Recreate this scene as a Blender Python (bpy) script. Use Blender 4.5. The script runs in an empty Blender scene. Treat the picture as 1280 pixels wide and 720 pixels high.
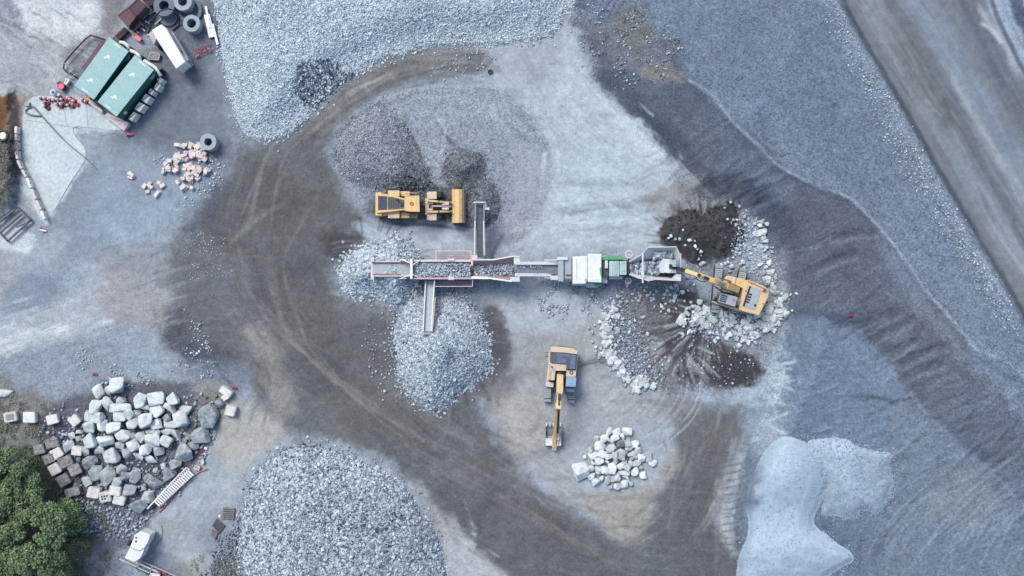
import bpy, bmesh, math, random
import numpy as np
from mathutils import Vector, Matrix
from mathutils import noise as mnoise
SC = bpy.context.scene
COL = SC.collection
R = math.radians
random.seed(7)
RNG = np.random.default_rng(11)
CAM_H = 100.0
FPX = 1200.0

def P(px, py, z=0.0):
    """photo pixel (1280 wide) -> world point at height z"""
    k = (CAM_H - z) / FPX
    return Vector(((px - 640) * k, (360 - py) * k, z))

# ------------------------------------------------------------------ render set-up, light
SC.render.engine = 'CYCLES'
SC.view_settings.view_transform = 'Standard'
SC.view_settings.look = 'None'
SC.view_settings.gamma = 1
SC.view_settings.use_curve_mapping = False
SC.view_settings.exposure = 0.88
SC.cycles.max_bounces = 4
SC.cycles.diffuse_bounces = 3
SC.cycles.use_denoising = True
SUN_EL, SUN_AZ = R(52), R(-35)      # light comes from the upper left of the picture
w = bpy.data.worlds.new("World"); SC.world = w; w.use_nodes = True
nt = w.node_tree; bg = nt.nodes['Background']
sky = nt.nodes.new('ShaderNodeTexSky'); sky.sky_type = 'NISHITA'; sky.sun_disc = False
sky.sun_elevation = SUN_EL; sky.sun_rotation = SUN_AZ
sky.air_density = 1.0; sky.dust_density = 3.0; sky.ozone_density = 1.0
nt.links.new(sky.outputs[0], bg.inputs[0]); bg.inputs[1].default_value = 0.138
ld = bpy.data.lights.new('sun', 'SUN'); ld.energy = 1.5; ld.angle = R(22); ld.color = (1.0, 0.965, 0.93)
lo = bpy.data.objects.new('sun', ld); COL.objects.link(lo)
sd = Vector((math.cos(SUN_EL) * math.sin(SUN_AZ), math.cos(SUN_EL) * math.cos(SUN_AZ), math.sin(SUN_EL)))
lo.rotation_euler = (-sd).to_track_quat('-Z', 'Y').to_euler()
cd = bpy.data.cameras.new('camera'); cam = bpy.data.objects.new('camera', cd); COL.objects.link(cam)
cd.sensor_width = 36; cd.lens = 36 * FPX / 1280; cd.clip_end = 6000; cd.clip_start = 1
cam.location = (0, 0, CAM_H); cam.rotation_euler = (0, 0, 0)
SC.camera = cam

# ------------------------------------------------------------------ colour helper: screen colour -> albedo
LIGHT = np.array([1.66, 1.61, 1.74])
def lin(c):
    c = np.asarray(c, float) / 255.0
    return np.where(c <= 0.04045, c / 12.92, ((c + 0.055) / 1.055) ** 2.4)
def alb(*c):
    return np.clip(lin(c) / LIGHT, 0.004, 0.82)

# ------------------------------------------------------------------ object helpers
def tag(o, label=None, cat=None, group=None, kind=None):
    if label: o['label'] = label
    if cat: o['category'] = cat
    if group: o['group'] = group
    if kind: o['kind'] = kind
    return o
def empty(name, loc, label=None, cat=None, group=None, rz=0):
    o = bpy.data.objects.new(name, None); COL.objects.link(o)
    o.location = loc; o.rotation_euler = (0, 0, rz); o.empty_display_size = 0.3
    return tag(o, label, cat, group)
def link(name, me, mats, parent=None):
    o = bpy.data.objects.new(name, me); COL.objects.link(o)
    for m in (mats if isinstance(mats, (list, tuple)) else [mats]):
        me.materials.append(m)
    if parent is not None: o.parent = parent
    return o

class MB:
    """collects shapes in one bmesh; org is subtracted from every point (the thing's base)"""
    def __init__(s, org=(0, 0, 0)):
        s.bm = bmesh.new(); s.org = Vector(org)
    def _faces(s, vs, fs):
        bv = [s.bm.verts.new(Vector(v) - s.org) for v in vs]
        for f in fs:
            try: s.bm.faces.new([bv[i] for i in f])
            except ValueError: pass
        return s
    def prism(s, bot, top):
        """bottom ring and top ring of points (same count, counter-clockwise)"""
        n = len(bot)
        fs = [list(range(n))[::-1], [n + i for i in range(n)]]
        fs += [[i, (i + 1) % n, n + (i + 1) % n, n + i] for i in range(n)]
        return s._faces(list(bot) + list(top), fs)
    def ext(s, pts, z0, z1):
        return s.prism([(p[0], p[1], z0) for p in pts], [(p[0], p[1], z1) for p in pts])
    def box(s, x0, x1, y0, y1, z0, z1):
        return s.ext([(x0, y0), (x1, y0), (x1, y1), (x0, y1)], z0, z1)
    def pbox(s, px0, px1, py0, py1, z0, z1):
        """box whose TOP covers the pixel rectangle"""
        a = P(px0, py1, z1); b = P(px1, py0, z1)
        return s.box(a.x, b.x, a.y, b.y, z0, z1)
    def pext(s, pts, z0, z1):
        q = [P(p[0], p[1], z1) for p in pts]
        ar = sum(q[i].x * q[(i + 1) % len(q)].y - q[(i + 1) % len(q)].x * q[i].y for i in range(len(q)))
        if ar < 0: q = q[::-1]
        return s.ext(q, z0, z1)
    def bar(s, a, b, wd, ht):
        """rectangular bar from a to b: wd sideways, ht upwards"""
        a, b = Vector(a), Vector(b); d = (b - a)
        if d.length < 1e-6: return s
        d.normalize()
        side = d.cross(Vector((0, 0, 1)))
        if side.length < 1e-3: side = Vector((1, 0, 0))
        side.normalize(); up = side.cross(d)
        o = [side * x * wd / 2 + up * y * ht / 2 for x, y in ((-1, -1), (1, -1), (1, 1), (-1, 1))]
        return s._faces([a + q for q in o] + [b + q for q in o],
                        [[0, 1, 2, 3][::-1], [4, 5, 6, 7], [0, 1, 5, 4], [1, 2, 6, 5], [2, 3, 7, 6], [3, 0, 4, 7]])
    def tube(s, pts, r, n=8, taper=None):
        pts = [Vector(p) for p in pts]; rings = []
        for i, p in enumerate(pts):
            d = (pts[min(i + 1, len(pts) - 1)] - pts[max(i - 1, 0)]).normalized()
            a = d.cross(Vector((0, 0, 1)))
            if a.length < 1e-3: a = Vector((1, 0, 0))
            a.normalize(); b = a.cross(d)
            rr = r if taper is None else r * (1 + (taper - 1) * i / (len(pts) - 1))
            rings.append([p + (a * math.cos(t) + b * math.sin(t)) * rr for t in [2 * math.pi * k / n for k in range(n)]])
        vs = [v for rg in rings for v in rg]
        fs = []
        for i in range(len(rings) - 1):
            for k in range(n):
                fs.append([i * n + k, i * n + (k + 1) % n, (i + 1) * n + (k + 1) % n, (i + 1) * n + k])
        fs.append(list(range(n))[::-1]); fs.append([(len(rings) - 1) * n + k for k in range(n)])
        return s._faces(vs, fs)
    def cyl(s, c, r, z0, z1, n=20, r2=None):
        r2 = r if r2 is None else r2
        ang = [2 * math.pi * k / n for k in range(n)]
        return s.prism([(c[0] + r * math.cos(t), c[1] + r * math.sin(t), z0) for t in ang],
                       [(c[0] + r2 * math.cos(t), c[1] + r2 * math.sin(t), z1) for t in ang])
    def cylx(s, a, b, r, n=18):
        return s.tube([a, b], r, n)
    def ring(s, c, r0, r1, z0, z1, n=28):
        ang = [2 * math.pi * k / n for k in range(n)]
        vs = []
        for rr, z in ((r1, z0), (r1, z1), (r0, z1), (r0, z0)):
            vs += [(c[0] + rr * math.cos(t), c[1] + rr * math.sin(t), z) for t in ang]
        fs = []
        for j in range(4):
            for k in range(n):
                fs.append([j * n + k, j * n + (k + 1) % n, ((j + 1) % 4) * n + (k + 1) % n, ((j + 1) % 4) * n + k])
        return s._faces(vs, fs)
    def ball(s, c, r, sx=1, sy=1, sz=1, sub=1):
        m = Matrix.Translation(Vector(c) - s.org) @ Matrix.Diagonal((sx, sy, sz, 1))
        bmesh.ops.create_icosphere(s.bm, subdivisions=sub, radius=r, matrix=m)
        return s
    def build(s, name, mat, parent=None, bevel=0.0, smooth=False):
        bmesh.ops.recalc_face_normals(s.bm, faces=s.bm.faces)
        if bevel > 0:
            es = [e for e in s.bm.edges if len(e.link_faces) == 2 and e.calc_face_angle(0) > 0.6]
            bmesh.ops.bevel(s.bm, geom=es, offset=bevel, segments=1, affect='EDGES', clamp_overlap=True)
        me = bpy.data.meshes.new(name); s.bm.to_mesh(me); s.bm.free()
        if smooth:
            for p in me.polygons: p.use_smooth = True
        return link(name, me, mat, parent)

# ------------------------------------------------------------------ materials
def mat_new(name):
    m = bpy.data.materials.new(name); m.use_nodes = True
    n = m.node_tree; b = n.nodes['Principled BSDF']
    return m, n, b
def N(n, t, **k):
    x = n.nodes.new(t)
    for a, v in k.items(): setattr(x, a, v)
    return x
def paint(name, c, rough=0.55, metal=0.0, dirt=0.35, dirt_c=(120, 122, 128), scale=1.6, bump=0.15, spec=0.4, fine=14.0):
    """painted metal, plastic, rubber, concrete: base colour broken by dust patches and fine wear"""
    m, n, b = mat_new(name)
    co = N(n, 'ShaderNodeTexCoord')
    no = N(n, 'ShaderNodeTexNoise'); no.inputs['Scale'].default_value = scale; no.inputs['Detail'].default_value = 8; no.inputs['Roughness'].default_value = 0.7
    nf = N(n, 'ShaderNodeTexNoise'); nf.inputs['Scale'].default_value = fine; nf.inputs['Detail'].default_value = 4
    n.links.new(co.outputs['Object'], no.inputs['Vector']); n.links.new(co.outputs['Object'], nf.inputs['Vector'])
    rp = N(n, 'ShaderNodeValToRGB'); rp.color_ramp.elements[0].position = 0.42; rp.color_ramp.elements[1].position = 0.72
    n.links.new(no.outputs['Fac'], rp.inputs['Fac'])
    mu = N(n, 'ShaderNodeMath', operation='MULTIPLY'); mu.inputs[1].default_value = dirt
    n.links.new(rp.outputs['Color'], mu.inputs[0])
    mx = N(n, 'ShaderNodeMix', data_type='RGBA')
    mx.inputs['A'].default_value = (*alb(*c), 1); mx.inputs['B'].default_value = (*alb(*dirt_c), 1)
    n.links.new(mu.outputs[0], mx.inputs['Factor'])
    vv = N(n, 'ShaderNodeMapRange'); vv.inputs['From Min'].default_value = 0.25; vv.inputs['From Max'].default_value = 0.75
    vv.inputs['To Min'].default_value = 0.78; vv.inputs['To Max'].default_value = 1.15
    n.links.new(nf.outputs['Fac'], vv.inputs['Value'])
    m2 = N(n, 'ShaderNodeMix', data_type='RGBA', blend_type='MULTIPLY'); m2.inputs['Factor'].default_value = 1
    n.links.new(mx.outputs['Result'], m2.inputs['A']); n.links.new(vv.outputs['Result'], m2.inputs['B'])
    n.links.new(m2.outputs['Result'], b.inputs['Base Color'])
    b.inputs['Roughness'].default_value = rough; b.inputs['Metallic'].default_value = metal
    b.inputs['Specular IOR Level'].default_value = spec
    if bump:
        bp = N(n, 'ShaderNodeBump'); bp.inputs['Strength'].default_value = bump; bp.inputs['Distance'].default_value = 0.03
        n.links.new(nf.outputs['Fac'], bp.inputs['Height']); n.links.new(bp.outputs['Normal'], b.inputs['Normal'])
    return m
def stone_mat(name, lo_c, hi_c, bump=0.5, mott=1.0):
    """stones: the 'tone' attribute (one value per stone) picks between two rock colours, noise mottles it"""
    m, n, b = mat_new(name)
    at = N(n, 'ShaderNodeAttribute', attribute_name='tone')
    co = N(n, 'ShaderNodeNewGeometry')
    no = N(n, 'ShaderNodeTexNoise'); no.inputs['Scale'].default_value = 2.2; no.inputs['Detail'].default_value = 8; no.inputs['Roughness'].default_value = 0.65
    n.links.new(co.outputs['Position'], no.inputs['Vector'])
    mr = N(n, 'ShaderNodeMapRange'); mr.inputs['From Min'].default_value = 0.3; mr.inputs['From Max'].default_value = 0.7
    mr.inputs['To Min'].default_value = -0.22 * mott; mr.inputs['To Max'].default_value = 0.22 * mott
    n.links.new(no.outputs['Fac'], mr.inputs['Value'])
    ad = N(n, 'ShaderNodeMath', operation='ADD', use_clamp=True)
    n.links.new(at.outputs['Fac'], ad.inputs[0]); n.links.new(mr.outputs['Result'], ad.inputs[1])
    rp = N(n, 'ShaderNodeValToRGB')
    rp.color_ramp.elements[0].color = (*alb(*lo_c), 1); rp.color_ramp.elements[1].color = (*alb(*hi_c), 1)
    n.links.new(ad.outputs[0], rp.inputs['Fac']); n.links.new(rp.outputs['Color'], b.inputs['Base Color'])
    b.inputs['Roughness'].default_value = 0.9; b.inputs['Specular IOR Level'].default_value = 0.2
    n2 = N(n, 'ShaderNodeTexNoise'); n2.inputs['Scale'].default_value = 9; n2.inputs['Detail'].default_value = 6
    n.links.new(co.outputs['Position'], n2.inputs['Vector'])
    bp = N(n, 'ShaderNodeBump'); bp.inputs['Strength'].default_value = bump; bp.inputs['Distance'].default_value = 0.06
    n.links.new(n2.outputs['Fac'], bp.inputs['Height']); n.links.new(bp.outputs['Normal'], b.inputs['Normal'])
    return m
# ================================================================== THE GROUND
# one non-uniform grid; (U,V) are photo pixels at ground level, so the sheet follows the terrain everywhere
fine_u = np.arange(-60, 1341, 1.3); fine_v = np.arange(-60, 781, 1.3)
def grow(a0, sgn):
    s, x, o = 1.5, a0, []
    while abs(x) < 26000:
        s *= 1.28; x += sgn * s; o.append(x)
    return o
UU = np.array(grow(-60, -1)[::-1] + list(fine_u) + grow(fine_u[-1], 1))
VV = np.array(grow(-60, -1)[::-1] + list(fine_v) + grow(fine_v[-1], 1))
NU, NV = len(UU), len(VV)
GU, GV = np.meshgrid(UU, VV)

_lat = RNG.random((16, 256, 256)).astype(np.float32)
def vnoise(x, y, seed):
    L = _lat[seed % 16]
    xi = np.floor(x).astype(int); yi = np.floor(y).astype(int)
    fx = x - xi; fy = y - yi
    fx = fx * fx * (3 - 2 * fx); fy = fy * fy * (3 - 2 * fy)
    a = L[yi & 255, xi & 255]; b = L[yi & 255, (xi + 1) & 255]
    c = L[(yi + 1) & 255, xi & 255]; d = L[(yi + 1) & 255, (xi + 1) & 255]
    return (a * (1 - fx) + b * fx) * (1 - fy) + (c * (1 - fx) + d * fx) * fy
def fbm(x, y, sc, octv=4, seed=0, rough=0.55):
    """-1..1 fractal noise, sc in pixels"""
    t = 0; amp = 1; tot = 0; f = 1.0 / sc
    for o in range(octv):
        t = t + amp * (vnoise(x * f + 17.3 * o + seed * 5.1, y * f + 9.7 * o + seed * 3.3, seed + o) * 2 - 1)
        tot += amp; amp *= rough; f *= 2.03
    return t / tot
W_L = fbm(GU, GV, 34, 3, 1); W_M = fbm(GU, GV, 11, 3, 2); W_S = fbm(GU, GV, 3.6, 2, 3)

def smooth_poly(pts, closed=True, k=4):
    n = len(pts); out = []
    rng_ = range(n if closed else n - 1)
    g = (lambda i: pts[i % n]) if closed else (lambda i: pts[min(max(i, 0), n - 1)])
    for i in rng_:
        p0, p1, p2, p3 = [np.array(g(j), float) for j in (i - 1, i, i + 1, i + 2)]
        for s in range(k):
            t = s / k
            out.append(0.5 * ((2 * p1) + (p2 - p0) * t + (2 * p0 - 5 * p1 + 4 * p2 - p3) * t * t + (3 * p1 - p0 - 3 * p2 + p3) * t ** 3))
    if not closed: out.append(np.array(pts[-1], float))
    return np.array(out)
def window(pts, m):
    p = np.asarray(pts, float)
    i0 = max(np.searchsorted(UU, p[:, 0].min() - m) - 1, 0); i1 = min(np.searchsorted(UU, p[:, 0].max() + m) + 1, NU)
    j0 = max(np.searchsorted(VV, p[:, 1].min() - m) - 1, 0); j1 = min(np.searchsorted(VV, p[:, 1].max() + m) + 1, NV)
    return (slice(j0, j1), slice(i0, i1))
def segdist(pts, sl, closed):
    X = GU[sl]; Y = GV[sl]
    best = np.full(X.shape, 1e9); tt = np.zeros(X.shape); sg = np.zeros(X.shape); inside = np.zeros(X.shape, bool)
    acc = 0.0; n = len(pts)
    for i in range(n if closed else n - 1):
        a = pts[i]; b = pts[(i + 1) % n]; dx, dy = b - a; L2 = dx * dx + dy * dy
        if L2 < 1e-9: continue
        t = np.clip(((X - a[0]) * dx + (Y - a[1]) * dy) / L2, 0, 1)
        ex = X - a[0] - t * dx; ey = Y - a[1] - t * dy
        d2 = ex * ex + ey * ey; m = d2 < best
        best = np.where(m, d2, best); L = math.sqrt(L2)
        if not closed:
            tt = np.where(m, acc + t * L, tt); sg = np.where(m, np.sign(ex * dy - ey * dx), sg)
        acc += L
        if closed:
            c = (a[1] > Y) != (b[1] > Y)
            if dy != 0: inside ^= c & (X < dx * (Y - a[1]) / dy + a[0])
    d = np.sqrt(best)
    return (np.where(inside, -d, d), None) if closed else (d * np.where(sg == 0, 1, sg), tt)
def sstep(x): x = np.clip(x, 0, 1); return x * x * (3 - 2 * x)

GC = np.zeros((NV, NU, 3)); GR = np.full((NV, NU), 0.35); GZ = np.zeros((NV, NU))
GC[:] = alb(158, 170, 188)
def blend(sl, m, c, grain=None):
    a = alb(*c)
    GC[sl] = GC[sl] * (1 - m[..., None]) + a * m[..., None]
    if grain is not None: GR[sl] = GR[sl] * (1 - m) + grain * m
def pmask(pts, soft=8, warp=8, fine=1.0, smooth=True, extra=0):
    q = smooth_poly(pts) if smooth else np.array(pts, float)
    sl = window(q, soft + warp * 2 + extra)
    d, _ = segdist(q, sl, True)
    d = d + warp * (W_L[sl] * 1.0 + W_M[sl] * 0.6 * fine + W_S[sl] * 0.35 * fine)
    return sl, d
def poly(pts, c, soft=8, warp=8, a=1.0, grain=None, fine=1.0, mott=0.0, ms=14, smooth=True):
    sl, d = pmask(pts, soft, warp, fine, smooth)
    m = sstep(0.5 - d / (2 * soft)) * a
    if mott: m = m * np.clip(1 + mott * fbm(GU[sl], GV[sl], ms, 4, 5) * 2.2, 0, 1)
    blend(sl, m, c, grain)
def stroke(pts, wd, c, soft=4, now=False, a=0.7, streak=0.0, sw=2.4, sl_len=70, grain=None, warp=4, depth=0.0, seed=4, fade=True):
    """a band along a polyline; streak breaks it into tyre-mark lines along its run"""
    q = smooth_poly(pts, False, 6); sl = window(q, wd + soft + warp + 4)
    d, t = segdist(q, sl, False)
    dd = d + warp * (W_L[sl] * 0.8 + W_M[sl] * 0.3)
    m = sstep(0.5 - (np.abs(dd) - wd / 2) / (2 * soft))
    if streak:
        s = fbm(d / sw * 10, t / sl_len * 10, 10, 3, seed)
        m = m * np.clip(1 - streak + streak * (0.5 + 1.6 * s) * 1.3, 0, 1.15)
    if fade:
        T = t.max(); e = min(0.18 * T, 40); m = m * sstep(t / e + 0.05) * sstep((T - t) / e + 0.05)
    if c is not None: blend(sl, np.clip(m * a, 0, 1), c, grain)
    if depth: GZ[sl] += m * depth
_def = []
_stroke0 = stroke
def stroke(pts, wd, c, **k):
    if wd <= 6 and not k.pop('now', False): _def.append((pts, wd, c, k)); return
    _stroke0(pts, wd, c, **k)
def rut(pts, wd=2.0, depth=-0.05, c=(120, 124, 132), a=0.5): stroke(pts, wd, c, soft=1.2, a=a, warp=1.2, depth=depth)
def specks(pts, n, c, rad=(0.8, 1.8), soft=0.8):
    """tiny stray stones painted as colour grains is avoided: see scatter() for real ones"""
    pass

# ---------------- terrain heights (metres)
GZ += 0.10 * fbm(GU, GV, 120, 3, 6) + 0.025 * W_M
ed = [(690, -80), (708, 30), (735, 95), (790, 165), (838, 205), (860, 250), (925, 260), (965, 300), (985, 360), (985, 430), (960, 500), (930, 560), (900, 640), (905, 800)]
q = smooth_poly(ed, False, 4); full = (slice(0, NV), slice(0, NU))
dE, tE = segdist(q, full, False)
if dE[np.searchsorted(VV, 300), np.searchsorted(UU, 1100)] < 0: dE = -dE
up = 2.6 * sstep(dE / 45) * sstep((GU - 640) / 60) + 2.2 * sstep((dE - 60) / 230)
up *= sstep((GU - 600) / 80)
GZ += up
# lobed terraces where the face has been dug
lobe = smooth_poly([(985, 398), (1050, 402), (1098, 428), (1122, 462), (1150, 505), (1180, 538), (1225, 575), (1290, 640), (1330, 720)], False, 4)
dL, tL = segdist(lobe, full, False)
if dL[np.searchsorted(VV, 300), np.searchsorted(UU, 1150)] < 0: dL = -dL
GZ += .45 * sstep((dL + 8) / 24) * sstep((GU - 960) / 40) * (1 + .25 * np.sin(tL / 9.0) * np.exp(-(dL / 14) ** 2))
cr = smooth_poly([(862, 100), (915, 150), (975, 208), (1062, 248), (1122, 312), (1172, 380), (1222, 440), (1290, 480)], False, 4)
dC, tC = segdist(cr, full, False)
GZ += .3 * np.exp(-(dC / 7) ** 2) * sstep((GU - 840) / 40)
# haul road on the top right, cut below the stockpile edge
rd = [(1010, -75), (1052, 0), (1130, 135), (1200, 258), (1280, 395), (1400, 600)]
dR, _ = segdist(np.array(rd, float), full, False)
if dR[np.searchsorted(VV, 100), np.searchsorted(UU, 1240)] < 0: dR = -dR
GZ -= 0.9 * sstep((dR + 7) / 12) * sstep((GU - 900) / 40)
GZ += 0.35 * np.exp(-((dR + 14) / 10) ** 2) * sstep((GU - 900) / 40)
GZ += 0.30 * np.exp(-((dR - 22) / 14) ** 2) * sstep((GU - 900) / 40)
GZ -= 1.1 * sstep((dR - 175) / 20) * sstep((GU - 900) / 40)
# vegetation corner and bank on the left
GZ += 0.8 * sstep((60 - GU) / 60) * sstep((GV - 540) / 50) * sstep((1500 - GV) / 300)
GZ += 1.4 * sstep((22 - GU + 4 * W_M) / 14) * sstep((GV - 105) / 15) * sstep((275 - GV) / 40)

# ---------------- colours, big zones first (values are screen colours, turned into albedo)
B1, B2 = (104, 105, 110), (120, 120, 124)
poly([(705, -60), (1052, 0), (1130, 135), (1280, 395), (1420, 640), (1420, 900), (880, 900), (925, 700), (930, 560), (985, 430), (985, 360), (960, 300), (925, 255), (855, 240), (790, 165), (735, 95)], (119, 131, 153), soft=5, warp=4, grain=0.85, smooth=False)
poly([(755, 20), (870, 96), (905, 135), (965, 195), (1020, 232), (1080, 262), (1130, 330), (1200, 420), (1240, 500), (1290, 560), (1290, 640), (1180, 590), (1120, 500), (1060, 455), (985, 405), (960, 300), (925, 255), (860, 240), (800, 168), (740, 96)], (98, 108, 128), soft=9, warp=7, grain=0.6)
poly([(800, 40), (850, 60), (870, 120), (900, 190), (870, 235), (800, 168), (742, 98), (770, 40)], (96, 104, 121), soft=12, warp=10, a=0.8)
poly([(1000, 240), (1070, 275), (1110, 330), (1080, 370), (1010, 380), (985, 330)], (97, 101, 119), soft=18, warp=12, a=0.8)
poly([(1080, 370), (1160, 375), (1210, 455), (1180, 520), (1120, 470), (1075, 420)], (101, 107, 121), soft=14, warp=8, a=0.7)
# lower right floor of sorted grit
poly([(985, 405), (1060, 400), (1095, 430), (1118, 460), (1145, 510), (1180, 545), (1260, 620), (1300, 640), (1400, 900), (930, 900), (930, 560), (965, 470)], (110, 125, 149), soft=2, warp=4, grain=0.6)
poly([(985, 395), (1040, 402), (1085, 425), (1112, 455), (1128, 480), (1090, 470), (1040, 440), (990, 425)], (118, 132, 156), soft=4, warp=5, a=0.8)
poly([(1120, 500), (1190, 540), (1240, 580), (1290, 600), (1400, 760), (1150, 800), (1090, 700), (1110, 600), (1125, 560)], (116, 128, 148), soft=14, warp=10, a=0.9, grain=0.6)
poly([(1180, 590), (1250, 590), (1275, 640), (1215, 665), (1165, 640)], (134, 142, 154), soft=16, warp=10, a=0.6)
poly([(1020, 640), (1085, 640), (1130, 600), (1100, 690), (1060, 720), (1030, 690)], (101, 113, 134), soft=12, warp=8, a=0.85)
poly([(1235, 590), (1300, 560), (1310, 650), (1262, 640)], (96, 105, 124), soft=8, warp=6, a=0.7)
stroke([(1125, 470), (1145, 500), (1175, 535), (1205, 565), (1240, 590), (1285, 640)], 5, (128, 141, 164), soft=3, a=.7, warp=3)
poly([(1130, 468), (1150, 500), (1180, 532), (1215, 562), (1262, 590), (1300, 560), (1260, 500), (1200, 455)], (94, 102, 120), soft=5, warp=5, a=.75)
poly([(1060, 396), (1100, 425), (1122, 458), (1136, 480), (1190, 440), (1150, 392), (1100, 380)], (90, 97, 112), soft=5, warp=5, a=.6)
_rf = random.Random(21)
def furrow(x, y, ang, L, wd, dk):
    dx, dy = math.cos(ang), math.sin(ang); bend = _rf.uniform(-.12, .12)
    pts = [(x + dx * L * f - dy * L * bend * math.sin(f * 3.1), y + dy * L * f + dx * L * bend * math.sin(f * 3.1)) for f in (0, .33, .66, 1)]
    stroke(pts, wd, dk, soft=wd * 1.0, a=_rf.uniform(.2, .45), warp=4, depth=-.06 if sum(dk) < 330 else .05)  # hollows coloured darker and ridges paler, standing in for relief shading
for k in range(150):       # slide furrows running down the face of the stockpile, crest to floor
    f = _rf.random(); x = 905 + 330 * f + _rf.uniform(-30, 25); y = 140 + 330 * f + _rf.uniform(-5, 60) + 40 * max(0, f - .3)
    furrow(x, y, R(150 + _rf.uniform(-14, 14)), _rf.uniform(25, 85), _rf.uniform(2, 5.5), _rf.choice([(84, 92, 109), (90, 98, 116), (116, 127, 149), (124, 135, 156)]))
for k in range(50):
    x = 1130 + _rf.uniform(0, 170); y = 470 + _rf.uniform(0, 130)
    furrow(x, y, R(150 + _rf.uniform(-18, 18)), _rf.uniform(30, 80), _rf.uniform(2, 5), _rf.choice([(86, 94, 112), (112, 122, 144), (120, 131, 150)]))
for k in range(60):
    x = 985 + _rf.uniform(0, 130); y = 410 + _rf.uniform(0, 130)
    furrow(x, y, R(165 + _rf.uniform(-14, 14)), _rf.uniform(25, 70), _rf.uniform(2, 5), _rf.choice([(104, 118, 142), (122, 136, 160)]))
# pale crest line of the stockpile
stroke([(862, 100), (890, 118), (915, 150), (945, 180), (975, 208), (1020, 232), (1062, 248), (1090, 275), (1122, 312), (1148, 350), (1172, 380), (1200, 412), (1222, 440)], 3.0, (163, 175, 196), soft=2.2, a=0.65, warp=2, fade=False)
stroke([(1222, 440), (1245, 445), (1270, 460), (1290, 480)], 2.5, (160, 172, 192), soft=2, a=0.5, warp=2)
stroke([(1090, 280), (1120, 330), (1150, 375), (1185, 420), (1215, 460)], 16, (128, 138, 160), soft=10, a=0.6)
stroke([(905, 128), (950, 178), (1010, 226)], 8, (105, 112, 128), soft=6, a=0.4)
# lighter scree along the road edge
stroke([(1045, 0), (1122, 135), (1192, 258), (1272, 395)], 26, (151, 164, 186), soft=14, a=0.6, warp=8, fade=False)
stroke([(1000, 60), (1060, 190), (1130, 300)], 40, (112, 123, 146), soft=24, a=0.4, warp=12)
# haul road
poly([(1010, -75), (1052, 0), (1130, 135), (1200, 258), (1280, 395), (1420, 640), (1500, 600), (1500, 300), (1330, 180), (1262, 70), (1228, -10), (1190, -75)], (122, 129, 140), soft=3, warp=2, grain=0.12, smooth=False)
stroke([(1020, -60), (1052, 0), (1130, 135), (1200, 258), (1284, 400), (1330, 480)], 7, (78, 84, 97), soft=3, a=0.85, warp=1.5, fade=False)  # ditch shadow painted dark along the road edge
stroke([(1075, -20), (1160, 130), (1240, 265), (1330, 420)], 30, (142, 151, 163), soft=10, a=0.9, streak=0.5, sw=4, sl_len=160, fade=False)
stroke([(1100, -20), (1190, 130), (1270, 280), (1330, 380)], 16, (104, 112, 122), soft=6, a=0.9, streak=0.4, sw=4, sl_len=160, fade=False)
stroke([(1115, 40), (1165, 120), (1195, 175)], 26, (103, 112, 118), soft=10, a=0.85)
stroke([(1130, -30), (1220, 120), (1300, 260)], 34, (134, 146, 166), soft=10, a=0.9, streak=0.4, sw=5, sl_len=200, fade=False)
stroke([(1195, -20), (1235, 60), (1280, 150), (1330, 240)], 24, (100, 109, 122), soft=8, a=0.9, streak=0.5, sw=4, sl_len=150, fade=False)
stroke([(1180, 70), (1200, 110), (1230, 165), (1270, 235), (1300, 290)], 9, (164, 172, 180), soft=4, a=0.9, streak=0.5, sw=2.5, sl_len=60)
stroke([(1155, 122), (1170, 138), (1180, 148)], 3, (160, 166, 172), soft=2, a=0.5)
stroke([(1235, 265), (1255, 310), (1290, 350)], 10, (150, 156, 164), soft=7, a=0.6, streak=0.5)
stroke([(1218, 0), (1238, 30), (1258, 55), (1275, 100)], 9, (168, 176, 186), soft=4, a=0.8, warp=4)
stroke([(1222, 28), (1240, 38), (1256, 56)], 5, (192, 201, 210), soft=3, a=0.8)
stroke([(1236, -10), (1250, 28), (1270, 70), (1300, 130)], 5, (84, 92, 112), soft=2, a=0.8, warp=1, fade=False, depth=-0.2)
stroke([(1250, -10), (1266, 30), (1285, 70)], 5, (134, 146, 170), soft=2, a=0.7, fade=False)
poly([(1262, -60), (1262, 10), (1282, 50), (1310, 110), (1400, 100), (1400, -60)], (92, 103, 128), soft=4, warp=4, grain=0.6)
poly([(1276, -20), (1290, -20), (1290, 12), (1279, 6)], (160, 165, 160), soft=3, warp=3, a=0.8)
# dune-like lines on the lower right
for k in range(60):
    u0 = 1060 + k * 5.2 + random.uniform(-5, 5); v0 = 705 + random.uniform(-5, 25)
    s1 = random.uniform(60, 120)
    pts = [(u0, v0), (u0 + s1 * 0.28, v0 - s1 * 0.55), (u0 + s1 * 0.75, v0 - s1 * 1.0), (u0 + s1 * 1.2, v0 - s1 * 1.3)]
    pts = [(a + (k * .7), b + random.uniform(-3, 3)) for a, b in pts]
    stroke(pts, random.uniform(1.5, 3.5), random.choice([(134, 148, 172), (140, 152, 174), (104, 115, 137)]), soft=2.4, a=random.uniform(0.3, 0.6), warp=4, depth=random.choice([0.03, 0.05, -0.03]))  # pale and dark stroke colour stands in for the weak relief shading
for k in range(16):
    u0 = 1150 + random.uniform(0, 140); v0 = 660 + random.uniform(-10, 60)
    stroke([(u0, v0), (u0 + 40, v0 - 28), (u0 + 90, v0 - 44), (u0 + 130, v0 - 50)], random.uniform(2, 4), random.choice([(138, 150, 174), (110, 120, 142)]), soft=2.5, a=0.5, warp=3, depth=0.03)
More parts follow.
